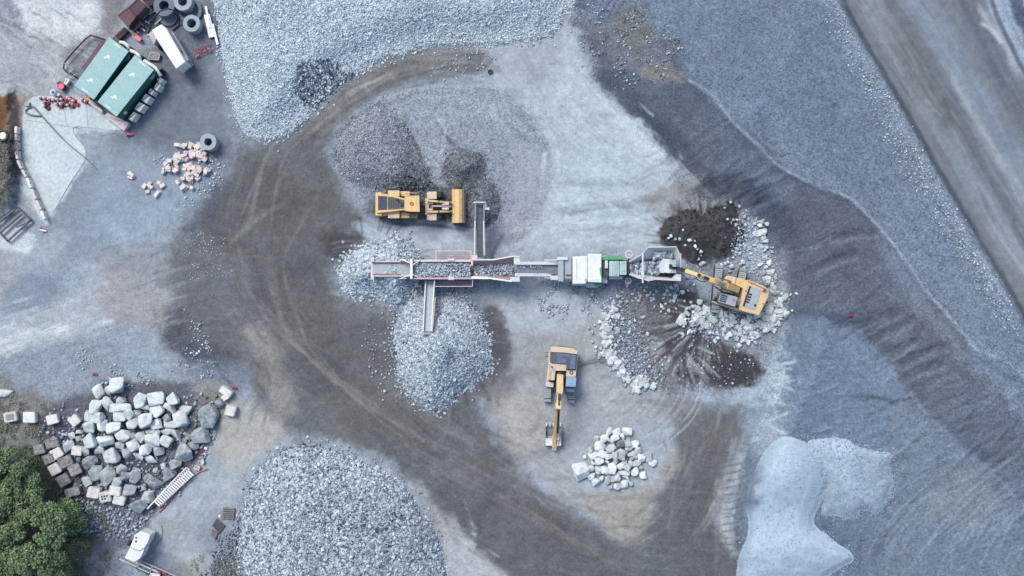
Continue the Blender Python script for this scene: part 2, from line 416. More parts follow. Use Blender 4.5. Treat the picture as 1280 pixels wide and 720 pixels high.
for a_, b_ in (((1080, 430), (1145, 395)), ((1100, 447), (1160, 425)), ((1118, 462), (1190, 430)), ((1125, 475), (1185, 455)), ((1060, 500), (1125, 505)), ((1035, 300), (1105, 290)), ((1010, 340), (1075, 315)), ((1080, 412), (1130, 385))):
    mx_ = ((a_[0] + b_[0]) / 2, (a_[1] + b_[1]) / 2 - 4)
    stroke([a_, mx_, b_], 7, (72, 79, 96), soft=5, a=0.7, warp=4, depth=-0.14)  # shade of the hollow painted in, with a paler edge beside it
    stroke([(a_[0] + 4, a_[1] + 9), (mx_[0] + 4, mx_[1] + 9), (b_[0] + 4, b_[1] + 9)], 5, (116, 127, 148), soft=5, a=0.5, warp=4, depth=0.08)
# brownish old heap at the top middle
poly([(712, 20), (745, 30), (790, 10), (815, 25), (850, 90), (850, 102), (820, 106), (795, 88), (770, 85), (735, 90), (712, 55)], (118, 122, 134), soft=10, warp=10, mott=0.5, ms=9, grain=0.6)
poly([(775, 22), (800, 15), (810, 40), (790, 60), (776, 45)], (122, 124, 120), soft=8, warp=6, a=0.55, mott=0.5)
poly([(800, 86), (848, 86), (846, 102), (815, 106)], (140, 136, 136), soft=7, warp=5, a=0.8)
stroke([(706, -10), (722, 8), (750, -5)], 10, (92, 98, 108), soft=6, a=0.7, streak=0.7)
for k in range(7):
    stroke([(716 + k * 9, 16 + k * 1.5), (728 + k * 9, 2), (742 + k * 9, -14)], 2.2, (92, 104, 128), soft=1.6, a=0.6, warp=3, depth=-0.08)

# pale working floor, from the top middle to the feed pile
poly([(600, 40), (705, 30), (745, 100), (795, 165), (835, 205), (848, 240), (835, 300), (800, 310), (690, 315), (600, 310), (640, 250), (690, 190), (660, 120), (600, 95)], (182, 194, 208), soft=8, warp=8, grain=0.25)
poly([(640, 130), (690, 100), (720, 90), (775, 160), (815, 210), (800, 240), (700, 245), (690, 190)], (186, 198, 211), soft=14, warp=12, a=0.7)
poly([(620, 45), (700, 45), (700, 95), (660, 110), (610, 95)], (164, 172, 184), soft=10, warp=8, a=0.8)
stroke([(735, 108), (775, 150), (800, 180), (822, 205)], 9, (205, 216, 228), soft=6, a=0.8)
poly([(775, 145), (800, 152), (825, 180), (835, 200), (812, 196), (790, 172)], (205, 216, 228), soft=5, warp=5)
for k in range(26):
    u0 = 655 + random.uniform(0, 90); v0 = 95 + random.uniform(0, 60); L_ = random.uniform(40, 95)
    stroke([(u0, v0), (u0 + L_ * .4, v0 + L_ * .45), (u0 + L_, v0 + L_ * 0.85)], random.uniform(1, 3), random.choice([(198, 208, 220), (160, 170, 184), (150, 160, 174)]), soft=1.6, a=0.35, warp=2)
stroke([(690, 229), (740, 231), (800, 228)], 7, (140, 150, 166), soft=4, a=0.7, streak=0.5)
stroke([(690, 262), (740, 263), (800, 256), (850, 240)], 8, (122, 132, 148), soft=4, a=0.75, streak=0.5)
stroke([(700, 292), (760, 292), (820, 280)], 9, (150, 160, 176), soft=5, a=0.6, streak=0.5)
stroke([(690, 246), (760, 247), (830, 236)], 5, (196, 207, 219), soft=3, a=0.6, streak=0.5)
stroke([(690, 277), (760, 276), (830, 266)], 6, (200, 211, 222), soft=3, a=0.6, streak=0.5)
for k in range(10):
    u0 = 780 + k * 7; stroke([(u0, 168 + k * 3), (u0 + 28, 190 + k * 4), (u0 + 50, 222 + k * 3)], 1.6, (202, 212, 224), soft=1.3, a=0.5, warp=2)
# between the machine line and the centre excavator
poly([(600, 352), (690, 356), (760, 365), (760, 420), (772, 470), (860, 500), (850, 540), (835, 590), (800, 660), (770, 672), (730, 640), (660, 590), (620, 545), (612, 500), (630, 440), (615, 400)], (166, 171, 180), soft=9, warp=9, grain=0.25)
poly([(600, 350), (760, 360), (755, 400), (700, 415), (640, 410), (605, 375)], (180, 191, 204), soft=12, warp=9, a=0.9)
poly([(640, 415), (670, 420), (665, 470), (640, 475), (630, 445)], (158, 166, 178), soft=14, warp=8, a=0.6)
poly([(735, 545), (830, 530), (835, 590), (780, 620), (720, 605)], (170, 181, 196), soft=14, warp=9, a=0.9)
poly([(620, 500), (665, 495), (680, 540), (660, 575), (628, 550)], (172, 172, 172), soft=12, warp=8, a=0.7)
poly([(590, 300), (690, 300), (770, 318), (690, 325), (600, 322)], (166, 180, 198), soft=10, warp=5, a=0.6)
# dark dirt haul area: the big arch
DK = [(596, 62), (560, 60), (510, 66), (455, 88), (415, 122), (378, 152), (330, 172), (300, 178), (292, 205), (262, 232), (232, 262), (214, 300), (200, 335), (200, 400), (214, 440), (260, 455), (300, 465), (318, 500), (330, 540), (400, 545), (470, 572), (525, 620), (548, 690), (600, 740), (640, 900), (900, 900), (925, 700), (905, 660), (900, 610), (925, 560), (945, 515), (900, 505), (862, 508), (840, 560), (820, 610), (790, 665), (762, 668), (700, 632), (655, 598), (620, 560), (605, 520), (600, 495), (635, 455), (625, 400), (600, 385), (500, 385), (430, 372), (420, 330), (430, 300), (480, 290), (450, 262), (425, 230), (412, 185), (430, 148), (480, 122), (560, 100), (612, 88)]
poly(DK, (107, 110, 115), soft=13, warp=10, grain=0.35)
poly([(225, 280), (300, 215), (330, 200), (410, 190), (425, 240), (460, 275), (420, 300), (415, 370), (490, 395), (490, 480), (540, 520), (600, 520), (640, 590), (560, 590), (470, 560), (400, 500), (350, 440), (320, 380), (280, 340), (240, 330)], (101, 103, 106), soft=22, warp=14, a=0.85, mott=0.3, ms=40)
poly([(205, 330), (270, 320), (300, 370), (330, 420), (300, 455), (240, 450), (205, 420)], (110, 113, 124), soft=20, warp=12, a=0.8)
poly([(560, 600), (660, 610), (740, 665), (800, 690), (880, 600), (900, 640), (920, 720), (620, 760), (560, 680)], (99, 102, 109), soft=18, warp=12, a=0.85)
poly([(250, 245), (285, 215), (298, 235), (270, 270), (235, 290), (225, 270)], (94, 98, 110), soft=12, warp=10, a=0.75)
poly([(205, 400), (232, 395), (242, 430), (275, 440), (300, 455), (282, 462), (230, 452), (208, 430)], (84, 90, 104), soft=10, warp=9, a=0.75, grain=0.7)
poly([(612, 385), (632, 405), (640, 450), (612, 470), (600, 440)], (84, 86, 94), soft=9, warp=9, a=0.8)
poly([(600, 480), (640, 460), (650, 480), (615, 500)], (110, 110, 114), soft=10, warp=9, a=0.8)
poly([(430, 285), (470, 290), (450, 310), (430, 325), (412, 315), (408, 295)], (80, 80, 84), soft=7, warp=6, a=0.9)
poly([(440, 375), (500, 385), (495, 410), (470, 400), (420, 385)], (132, 134, 144), soft=9, warp=7, a=0.6, mott=0.5)
# brown and pale smears on it
stroke([(600, 80), (540, 78), (480, 92), (430, 125), (395, 155), (350, 180)], 22, (135, 136, 137), soft=9, a=0.8, streak=0.7, sw=4, sl_len=70)
stroke([(555, 66), (500, 72), (455, 92), (420, 120)], 10, (158, 158, 158), soft=6, a=0.7, streak=0.6, sw=3)
stroke([(520, 98), (470, 112), (430, 135), (410, 150)], 8, (96, 95, 97), soft=4, a=0.6, streak=0.5)
stroke([(500, 92), (475, 102), (450, 120)], 8, (166, 164, 160), soft=4, a=0.7, streak=0.7, sw=2)
stroke([(600, 60), (560, 58), (530, 62)], 12, (150, 152, 158), soft=7, a=0.7)
stroke([(300, 400), (330, 440), (350, 500), (360, 540)], 34, (148, 149, 151), soft=16, a=0.7, streak=0.75, sw=7, sl_len=40)
stroke([(300, 410), (325, 425), (345, 455)], 12, (164, 160, 154), soft=9, a=0.6, streak=0.6)
stroke([(470, 470), (520, 510), (560, 540), (610, 565)], 18, (140, 142, 145), soft=10, a=0.55, streak=0.6, sw=4)
stroke([(440, 460), (500, 500), (560, 560)], 14, (104, 102, 104), soft=9, a=0.5, streak=0.6)
stroke([(360, 250), (320, 275), (285, 310)], 5, (146, 146, 148), soft=4, a=0.5)
stroke([(330, 250), (320, 262), (300, 285), (285, 310)], 10, (134, 134, 137), soft=8, a=0.4)
for k in range(70):       # random curved tyre streaks over the dirt
    t0 = random.random(); side = random.uniform(-55, 55)
    path = [(575, 75), (450, 110), (360, 190), (325, 300), (345, 400), (430, 480), (530, 560), (640, 625), (780, 700)]
    i0 = random.randint(0, 6); seg = path[i0:i0 + 3]
    pts = [(x + side * 0.8 + random.uniform(-8, 8), y + side * (0.25 if i0 < 2 else 0.8) + random.uniform(-8, 8)) for x, y in seg]
    c = random.choice([(134, 134, 137), (140, 142, 145), (100, 100, 104), (106, 104, 104)])
    stroke(pts, random.uniform(1.5, 5), c, soft=random.uniform(1.5, 4), a=random.uniform(0.2, 0.5), warp=4, depth=random.choice([-0.03, 0.02]), streak=0.3)
for k in range(26):
    u0 = random.uniform(560, 900); v0 = random.uniform(600, 715)
    stroke([(u0, v0), (u0 + 50, v0 + random.uniform(-6, 12)), (u0 + 110, v0 + random.uniform(-22, 12))], random.uniform(1.5, 4), random.choice([(124, 125, 133), (98, 98, 106)]), soft=2.5, a=0.35, warp=5)
for k in range(18):
    u0 = random.uniform(845, 915); v0 = random.uniform(520, 640)
    stroke([(u0, v0), (u0 + random.uniform(-12, 5), v0 + 40), (u0 + random.uniform(-35, 0), v0 + 85)], random.uniform(1.5, 4), random.choice([(134, 134, 142), (100, 100, 108)]), soft=2.5, a=0.4, warp=5)
# pale tail under the centre boulders and west of the sand pile
poly([(730, 625), (800, 615), (835, 560), (850, 590), (822, 625), (800, 672), (768, 674), (742, 650)], (162, 160, 160), soft=8, warp=9, a=0.85, mott=0.4)
stroke([(720, 622), (750, 640), (770, 660), (800, 668)], 7, (176, 172, 168), soft=5, a=0.7, streak=0.6)
stroke([(905, 600), (896, 620), (880, 655), (868, 660)], 10, (150, 152, 158), soft=7, a=0.7, streak=0.5)
stroke([(925, 580), (905, 610), (898, 640), (915, 690)], 16, (156, 162, 172), soft=7, a=0.85, streak=0.4)
stroke([(900, 640), (905, 665), (925, 700)], 9, (178, 188, 200), soft=5, a=0.7)
poly([(930, 505), (972, 495), (978, 530), (980, 556), (955, 572), (934, 558)], (150, 163, 182), soft=7, warp=9, a=0.85, mott=0.6, ms=10)
poly([(955, 418), (980, 405), (984, 440), (978, 480), (965, 500), (932, 508), (915, 486), (945, 455)], (166, 180, 198), soft=9, warp=12, a=0.9, mott=.3, ms=9)
for k in range(16):
    a_ = random.uniform(-0.7, 0.9); u0, v0 = 958 + random.uniform(-8, 8), 440 + random.uniform(0, 90)
    stroke([(u0, v0), (u0 + 15 * math.cos(a_), v0 + 15 * math.sin(a_)), (u0 + 32 * math.cos(a_), v0 + 32 * math.sin(a_))], 3.5, (180, 193, 208), soft=2, a=0.6, warp=3)
poly([(962, 330), (985, 315), (995, 322), (985, 335), (968, 342)], (146, 156, 172), soft=5, warp=5, a=0.6, mott=0.4)
for k in range(13):       # comb of bucket-tooth marks left of the sand pile
    v0 = 580 + k * 9; stroke([(905 - k * 0.6, v0 + 4), (925 - k * 0.4, v0), (944 - k * 1.5, v0 - 8)], 2.2, (110, 116, 128), soft=1.2, a=0.75, warp=1.5, depth=-0.08)
poly([(800, 500), (880, 505), (860, 540), (830, 520)], (120, 122, 130), soft=8, warp=8, a=0.5)
# sweep arcs round the centre excavator
for k in range(15):
    r = 62 + k * 7.5; cx_, cy_ = 702, 468; a0 = R(random.uniform(-5, 12)); a1 = a0 + R(random.uniform(30, 60))
    stroke([(cx_ + r * 1.1 * math.cos(t), cy_ + r * 0.72 * math.sin(t)) for t in np.linspace(a0, a1, 5)], random.uniform(1.2, 2.6), random.choice([(140, 142, 148), (186, 188, 192)]), soft=1.3, a=0.5, warp=2, depth=-0.03)
for k in range(9):
    r = 60 + k * 9; a0 = R(95 + random.uniform(-5, 5)); stroke([(702 + r * math.cos(t), 468 + r * math.sin(t)) for t in np.linspace(a0, a0 + R(40), 5)], 1.6, (142, 142, 146), soft=1.3, a=0.4, warp=2)
stroke([(718, 464), (735, 455), (760, 452), (790, 462)], 11, (106, 109, 117), soft=4, a=0.85, streak=0.35, sw=2)
stroke([(640, 465), (660, 465), (680, 468)], 8, (146, 148, 156), soft=5, a=0.6)
stroke([(682, 508), (668, 530), (650, 550)], 8, (142, 143, 148), soft=4, a=0.7)
stroke([(690, 556), (675, 568), (650, 578), (640, 584)], 12, (136, 137, 142), soft=6, a=0.6)
stroke([(840, 540), (852, 500), (830, 490)], 7, (112, 112, 118), soft=5, a=0.5)
for a_ in range(14):
    v0 = 478 + a_ * 4; stroke([(735 + a_ * 2, v0 + 8), (790, v0), (840, v0 + 6)], 1.4, random.choice([(142, 143, 150), (184, 187, 192)]), soft=1.2, a=0.35, warp=2)

# loader bay fines, ringed by paler grit
poly([(425, 165), (470, 130), (530, 110), (610, 112), (655, 130), (682, 170), (688, 215), (680, 260), (650, 300), (600, 312), (560, 290), (480, 285), (445, 250), (420, 215)], (146, 157, 174), soft=5, warp=5, grain=0.8)
poly([(500, 118), (600, 115), (650, 150), (640, 170), (560, 140), (520, 150), (480, 140)], (160, 172, 188), soft=12, warp=8, a=0.7, grain=0.8)
poly([(640, 180), (690, 190), (688, 250), (650, 300), (612, 310), (630, 260), (640, 220)], (160, 168, 182), soft=10, warp=6, a=0.8, grain=0.4)
poly([(430, 165), (465, 135), (490, 145), (505, 180), (530, 215), (535, 235), (470, 240), (440, 225), (420, 195)], (112, 118, 133), soft=7, warp=7, grain=1.0)
poly([(478, 190), (505, 175), (530, 215), (535, 236), (480, 240), (470, 215)], (92, 94, 104), soft=10, warp=8, a=0.85)
stroke([(492, 145), (505, 165), (515, 185), (522, 190)], 7, (84, 87, 98), soft=3, a=0.75)
stroke([(550, 160), (558, 172), (568, 182)], 3, (92, 98, 110), soft=2, a=0.8)
stroke([(500, 175), (515, 195), (530, 230)], 8, (146, 150, 160), soft=4, a=0.6, streak=0.5)
poly([(515, 165), (545, 160), (555, 180), (552, 225), (535, 232), (522, 200)], (156, 165, 180), soft=8, warp=5, a=0.8)
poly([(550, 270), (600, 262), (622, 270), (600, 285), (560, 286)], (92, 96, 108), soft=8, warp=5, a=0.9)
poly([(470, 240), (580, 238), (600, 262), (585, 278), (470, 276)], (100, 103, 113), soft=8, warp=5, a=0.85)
poly([(452, 276), (600, 284), (640, 300), (600, 325), (520, 320), (470, 305)], (176, 189, 206), soft=7, warp=5, a=0.95, grain=0.2)
poly([(575, 284), (600, 280), (640, 296), (620, 318), (595, 320)], (124, 133, 150), soft=9, warp=5, a=0.8)
stroke([(640, 235), (638, 262), (625, 285)], 12, (140, 150, 168), soft=7, a=0.4)
poly([(520, 318), (600, 352), (640, 352), (640, 362), (560, 380), (520, 360)], (160, 170, 186), soft=8, warp=5, a=0.8)
poly([(494, 345), (535, 350), (530, 375), (500, 385), (490, 365)], (118, 126, 140), soft=7, warp=5, a=0.8)

# west side: dusty yard
poly([(285, 20), (330, 170), (295, 182), (290, 215), (262, 232), (240, 260), (215, 280), (190, 330), (100, 330), (60, 250), (140, 170), (200, 100), (190, 60), (250, 60)], (140, 152, 171), soft=12, warp=9, grain=0.25)
poly([(140, 168), (200, 90), (262, 85), (294, 172), (285, 205), (240, 190), (190, 185)], (114, 123, 140), soft=16, warp=9, a=0.85)
poly([(200, 60), (250, 60), (262, 90), (230, 110), (190, 90), (180, 60)], (106, 113, 129), soft=10, warp=6, a=0.8)
poly([(160, 0), (285, 0), (280, 60), (240, 60), (190, 50)], (112, 121, 140), soft=9, warp=6, a=0.9)
poly([(40, 235), (100, 250), (110, 330), (60, 330), (40, 290)], (140, 150, 170), soft=12, warp=9, a=0.7)
poly([(120, 200), (230, 210), (210, 300), (130, 290)], (153, 168, 190), soft=22, warp=12, a=0.7)
# top-left crushed concrete dust
poly([(-60, -60), (170, -60), (150, 30), (120, 60), (70, 110), (40, 118), (-60, 110)], (178, 184, 194), soft=8, warp=9, grain=0.4)
poly([(20, 0), (130, 0), (128, 35), (95, 50), (60, 48), (35, 35)], (212, 220, 228), soft=12, warp=14, a=0.9, mott=0.3)
poly([(-20, 50), (60, 60), (80, 90), (30, 110), (-20, 105)], (170, 176, 190), soft=14, warp=10, a=0.7)
poly([(-10, 0), (18, 0), (32, 38), (18, 42), (-10, 25)], (126, 134, 150), soft=8, warp=9, a=0.85, mott=0.5, ms=6)
poly([(130, -10), (165, -10), (140, 40), (125, 25)], (122, 122, 130), soft=9, warp=7, a=0.85)
poly([(88, 88), (82, 65), (120, 45), (138, 55), (105, 100)], (122, 124, 138), soft=8, warp=7, a=0.8, mott=0.3)
for k in range(24):
    u0, v0 = random.uniform(-5, 100), random.uniform(10, 110)
    stroke([(u0, v0), (u0 + 14, v0 + 7 + random.uniform(-3, 4)), (u0 + 30, v0 + 19)], random.uniform(1.2, 2.6), random.choice([(134, 142, 154), (150, 156, 168), (212, 219, 226)]), soft=1.5, a=0.5, warp=4, depth=-0.08)
poly([(-10, 92), (50, 88), (60, 115), (30, 122), (-10, 115)], (158, 164, 174), soft=8, warp=8, a=0.8, mott=0.5)
poly([(0, 116), (12, 114), (14, 140), (10, 175), (-20, 180), (-20, 116)], (122, 88, 60), soft=3, warp=3, grain=0.6)
poly([(12, 118), (28, 122), (36, 150), (25, 180), (14, 182), (8, 160), (14, 140)], (186, 154, 140), soft=5, warp=4, a=0.9)
poly([(28, 118), (44, 120), (45, 140), (30, 142)], (148, 146, 146), soft=5, warp=5, a=0.8)
poly([(-30, 185), (14, 175), (22, 200), (14, 245), (0, 270), (-30, 270)], (112, 112, 98), soft=4, warp=6, grain=0.8, mott=0.2)
poly([(0, 250), (30, 220), (45, 260), (40, 300), (0, 310)], (162, 174, 186), soft=8, warp=7, a=0.8)
poly([(-30, 295), (10, 285), (36, 290), (44, 300), (38, 318), (26, 322), (10, 312), (-30, 314)], (206, 216, 224), soft=3, warp=4, a=0.9)
poly([(42, 300), (82, 290), (76, 318), (62, 330), (48, 320)], (168, 180, 196), soft=7, warp=6, a=0.6)
poly([(-30, 315), (15, 318), (30, 350), (15, 385), (-30, 380)], (166, 168, 178), soft=10, warp=7, a=0.8)
poly([(15, 350), (80, 335), (60, 385), (-10, 390)], (132, 144, 166), soft=12, warp=8, a=0.85)
poly([(30, 128), (50, 118), (110, 128), (156, 163), (98, 165), (98, 182), (110, 202), (92, 230), (64, 275), (50, 276), (36, 250), (24, 200), (24, 160)], (198, 209, 219), soft=4, warp=5, a=.95)
# pale haul track on the left
stroke([(-60, 470), (0, 432), (70, 405), (150, 385), (200, 372)], 30, (184, 192, 199), soft=12, a=0.85, streak=0.4, sw=6, sl_len=120, fade=False)
stroke([(-40, 425), (40, 405), (110, 370), (165, 350)], 22, (176, 185, 194), soft=10, a=0.7, streak=0.4, sw=5, fade=False)
stroke([(-60, 462), (0, 430), (60, 412), (100, 405)], 11, (206, 215, 220), soft=5, a=0.85, streak=0.45, sw=4)
stroke([(120, 405), (140, 402)], 4, (208, 216, 224), soft=3, a=0.8, fade=False)
poly([(115, 325), (195, 325), (205, 370), (195, 410), (140, 400)], (158, 158, 164), soft=14, warp=12, a=0.8, mott=0.3)
poly([(160, 310), (210, 300), (205, 335), (160, 345)], (150, 158, 168), soft=10, warp=12, a=0.7, mott=0.6, ms=7)
poly([(-60, 440), (0, 445), (80, 425), (180, 412), (230, 455), (300, 470), (300, 500), (220, 480), (140, 470), (60, 510), (0, 480), (-60, 480)], (142, 153, 172), soft=9, warp=8, a=0.95, grain=0.5)
poly([(160, 412), (200, 420), (215, 460), (235, 480), (180, 480), (150, 440)], (158, 171, 190), soft=12, warp=9, a=0.7)
poly([(232, 456), (270, 452), (305, 458), (312, 485), (285, 490), (240, 480)], (122, 134, 156), soft=6, warp=5, a=0.85)
poly([(225, 435), (265, 425), (275, 445), (240, 460), (222, 452)], (92, 97, 110), soft=8, warp=8, a=0.7, mott=0.4)
stroke([(226, 462), (250, 456), (275, 452)], 1.2, (170, 180, 196), soft=1, a=0.7)
stroke([(92, 440), (110, 437), (128, 432)], 1.5, (104, 112, 126), soft=1.2, a=0.6)
# boulder yard floor and the brownish strip by the trees
poly([(-60, 480), (20, 480), (60, 508), (60, 540), (40, 560), (30, 600), (90, 640), (120, 680), (-60, 800)], (128, 128, 132), soft=10, warp=8, grain=0.6)
poly([(-60, 495), (40, 490), (60, 500), (55, 535), (0, 545), (-60, 545)], (134, 131, 132), soft=8, warp=8, a=0.8, mott=0.4, ms=8)
poly([(60, 515), (120, 480), (250, 480), (285, 510), (235, 600), (190, 645), (120, 640), (70, 610), (40, 570)], (96, 97, 108), soft=7, warp=6, a=0.95, grain=0.5)
poly([(100, 630), (190, 640), (180, 665), (130, 700), (100, 680)], (112, 118, 138), soft=8, warp=8, a=0.85, grain=0.8)
poly([(85, 690), (130, 670), (150, 690), (150, 740), (60, 760)], (124, 132, 150), soft=9, warp=8, a=0.85, grain=0.6)
poly([(-40, 600), (20, 560), (110, 620), (120, 690), (60, 760), (-60, 800)], (72, 78, 62), soft=12, warp=9, a=0.8, grain=0.6)
poly([(108, 648), (140, 640), (136, 668), (110, 675)], (108, 110, 96), soft=8, warp=7, a=0.6)
# pale lower yard
poly([(300, 490), (330, 520), (345, 545), (310, 590), (295, 640), (292, 720), (300, 800), (200, 800), (215, 715), (195, 690), (190, 650), (235, 600), (262, 555), (288, 512)], (166, 177, 190), soft=8, warp=8, grain=0.25)
poly([(285, 500), (330, 510), (355, 550), (320, 570), (285, 590), (268, 560)], (180, 178, 174), soft=9, warp=9, a=0.8, mott=0.4)
poly([(245, 480), (285, 480), (290, 500), (255, 500)], (166, 160, 154), soft=6, warp=6, a=0.6)
poly([(205, 655), (235, 640), (245, 670), (215, 690)], (152, 158, 162), soft=9, warp=8, a=0.6)
poly([(228, 690), (260, 700), (255, 740), (220, 740)], (190, 190, 184), soft=9, warp=7, a=0.7, mott=0.4)
poly([(190, 690), (215, 695), (245, 730), (180, 740)], (110, 122, 136), soft=7, warp=5, a=0.6)
poly([(250, 640), (300, 640), (300, 700), (262, 720), (252, 680)], (134, 145, 162), soft=10, warp=8, a=0.7)
stroke([(330, 545), (318, 560), (300, 600)], 12, (188, 186, 180), soft=6, a=0.6, streak=0.6)
for k in range(26):
    u0, v0 = random.uniform(200, 330), random.uniform(520, 700)
    stroke([(u0, v0), (u0 + 14, v0 - 15), (u0 + 30, v0 - 36)], random.uniform(1.5, 4), random.choice([(190, 192, 192), (152, 160, 170)]), soft=2.5, a=0.4, warp=4)
# south rim of the big gravel heap
poly([(520, 610), (555, 640), (590, 690), (640, 730), (640, 800), (540, 800), (552, 700), (535, 650)], (162, 166, 172), soft=10, warp=10, grain=0.3, mott=0.2)
poly([(555, 670), (600, 700), (640, 740), (560, 740)], (182, 190, 202), soft=12, warp=9, a=0.7)
# feed-pile floor
poly([(765, 368), (810, 345), (850, 340), (858, 300), (838, 260), (880, 240), (925, 258), (960, 300), (985, 360), (978, 425), (950, 470), (900, 495), (830, 490), (775, 470), (757, 420)], (142, 150, 164), soft=6, warp=6, grain=0.9)
poly([(925, 262), (945, 275), (962, 320), (955, 335), (930, 330), (922, 290)], (172, 185, 202), soft=6, warp=5, a=0.9, grain=0.7)
poly([(858, 345), (890, 350), (890, 372), (870, 384), (855, 365)], (154, 166, 184), soft=4, warp=4, a=0.8, grain=0.4)
poly([(770, 370), (840, 350), (860, 370), (850, 420), (860, 480), (810, 480), (770, 450), (762, 400)], (128, 134, 146), soft=9, warp=8, a=0.8, grain=0.9)
poly([(838, 372), (860, 362), (880, 385), (872, 405), (895, 435), (935, 440), (950, 458), (935, 480), (895, 488), (858, 480), (838, 460), (842, 430), (822, 412), (820, 390)], (64, 64, 70), soft=8, warp=11, a=.97, grain=.5)
poly([(815, 382), (850, 368), (868, 392), (862, 430), (880, 470), (850, 474), (826, 440)], (74, 74, 80), soft=8, warp=9, a=.9, grain=.5)
poly([(824, 288), (832, 266), (860, 255), (900, 254), (926, 262), (932, 300), (915, 325), (885, 330), (862, 336), (846, 322)], (60, 60, 66), soft=7, warp=9, a=.97, grain=.5)
poly([(800, 240), (860, 225), (925, 236), (930, 262), (880, 262), (835, 272), (815, 270)], (140, 140, 144), soft=10, warp=9, a=.8, mott=.4)
poly([(775, 372), (830, 358), (845, 380), (835, 430), (845, 480), (815, 480), (790, 430)], (128, 126, 128), soft=8, warp=8, a=.8, mott=.4)
for k in range(120):
    a_ = R(random.uniform(60, 215)); r0 = random.uniform(14, 50); r1 = r0 + random.uniform(14, 40); cx_, cy_ = 885, 395
    stroke([(cx_ + r * math.cos(a_), cy_ + 1.0 * r * math.sin(a_)) for r in (r0, (r0 + r1) / 2, r1)], random.uniform(1, 2.4), random.choice([(66, 66, 72), (80, 80, 86), (96, 92, 94), (150, 152, 158), (176, 184, 196)]), soft=1.2, a=.65, warp=2, depth=.04)
for k in range(90):
    a_ = R(random.uniform(180, 345)); r0 = random.uniform(20, 42); r1 = r0 + random.uniform(12, 36); cx_, cy_ = 878, 305
    stroke([(cx_ + 1.2 * r * math.cos(a_), cy_ + r * math.sin(a_)) for r in (r0, (r0 + r1) / 2, r1)], random.uniform(1, 2.4), random.choice([(60, 58, 62), (84, 80, 82), (122, 116, 114), (168, 172, 180)]), soft=1.2, a=.65, warp=2)
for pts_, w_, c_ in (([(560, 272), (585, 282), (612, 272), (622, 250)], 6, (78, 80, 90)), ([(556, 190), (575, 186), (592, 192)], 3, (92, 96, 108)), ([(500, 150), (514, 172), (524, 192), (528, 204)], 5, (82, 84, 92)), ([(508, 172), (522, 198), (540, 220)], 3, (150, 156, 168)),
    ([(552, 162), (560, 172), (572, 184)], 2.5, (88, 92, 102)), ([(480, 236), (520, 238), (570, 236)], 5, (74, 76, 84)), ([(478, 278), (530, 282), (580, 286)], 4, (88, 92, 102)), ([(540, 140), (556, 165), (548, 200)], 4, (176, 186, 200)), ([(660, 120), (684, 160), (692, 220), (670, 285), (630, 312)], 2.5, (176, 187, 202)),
    ([(430, 160), (465, 130), (520, 110), (600, 108), (650, 122)], 2.2, (172, 182, 196)), ([(632, 290), (620, 310), (612, 330)], 5, (104, 112, 128)), ([(598, 250), (600, 280), (598, 318)], 6, (112, 120, 136))):
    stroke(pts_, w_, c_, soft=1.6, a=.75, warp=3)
for k in range(40):
    a_ = R(random.uniform(180, 330)); r_ = random.uniform(60, 130)
    stroke([(590 + r_ * math.cos(a_ + t), 235 + r_ * .95 * math.sin(a_ + t)) for t in (0, .12, .25)], random.uniform(1, 2.2), random.choice([(170, 180, 194), (118, 126, 140), (138, 146, 160)]), soft=1.2, a=.45, warp=2)
for k in range(60):     # rays round the conveyor heaps
    cx_, cy_, r_ = random.choice([(475, 340, 50), (553, 440, 62)]); a_ = random.uniform(0, 6.283); r0 = r_ * random.uniform(.85, 1.05); r1 = r0 + random.uniform(8, 24)
    stroke([(cx_ + r0 * math.cos(a_), cy_ + r0 * 1.05 * math.sin(a_)), (cx_ + r1 * math.cos(a_ + .06), cy_ + r1 * 1.05 * math.sin(a_ + .06))], random.uniform(1.2, 3), random.choice([(84, 84, 90), (76, 76, 80), (140, 142, 150)]), soft=1.4, a=.55, warp=2, fade=False)
for k in range(70):
    a_ = R(random.uniform(20, 200)); r0 = random.uniform(18, 40); r1 = r0 + random.uniform(18, 42); cx_, cy_ = 850, 425
    stroke([(cx_ + r * math.cos(a_), cy_ + .9 * r * math.sin(a_)) for r in (r0, (r0 + r1) / 2, r1)], random.uniform(1.2, 3), random.choice([(92, 92, 98), (106, 104, 106), (176, 182, 192), (160, 164, 172)]), soft=1.4, a=.6, warp=2, depth=.05)
for k in range(50):
    a_ = R(random.uniform(190, 330)); r0 = random.uniform(12, 30); r1 = r0 + random.uniform(15, 38); cx_, cy_ = 876, 300
    stroke([(cx_ + 1.2 * r * math.cos(a_), cy_ + .95 * r * math.sin(a_)) for r in (r0, (r0 + r1) / 2, r1)], random.uniform(1.2, 3), random.choice([(84, 82, 86), (104, 100, 100), (170, 174, 182)]), soft=1.4, a=.6, warp=2)
# wavy scrapes on the dirt by the tail pile
for k in range(12):
    v0 = 296 + k * 3.2; stroke([(408 + k * 1.2, v0 + 4), (425 + k, v0 + random.uniform(-3, 2)), (445 + k * .5, v0 - 2)], 1.5, random.choice([(72, 72, 76), (128, 126, 126)]), soft=1.0, a=0.7, warp=2, depth=-0.03)

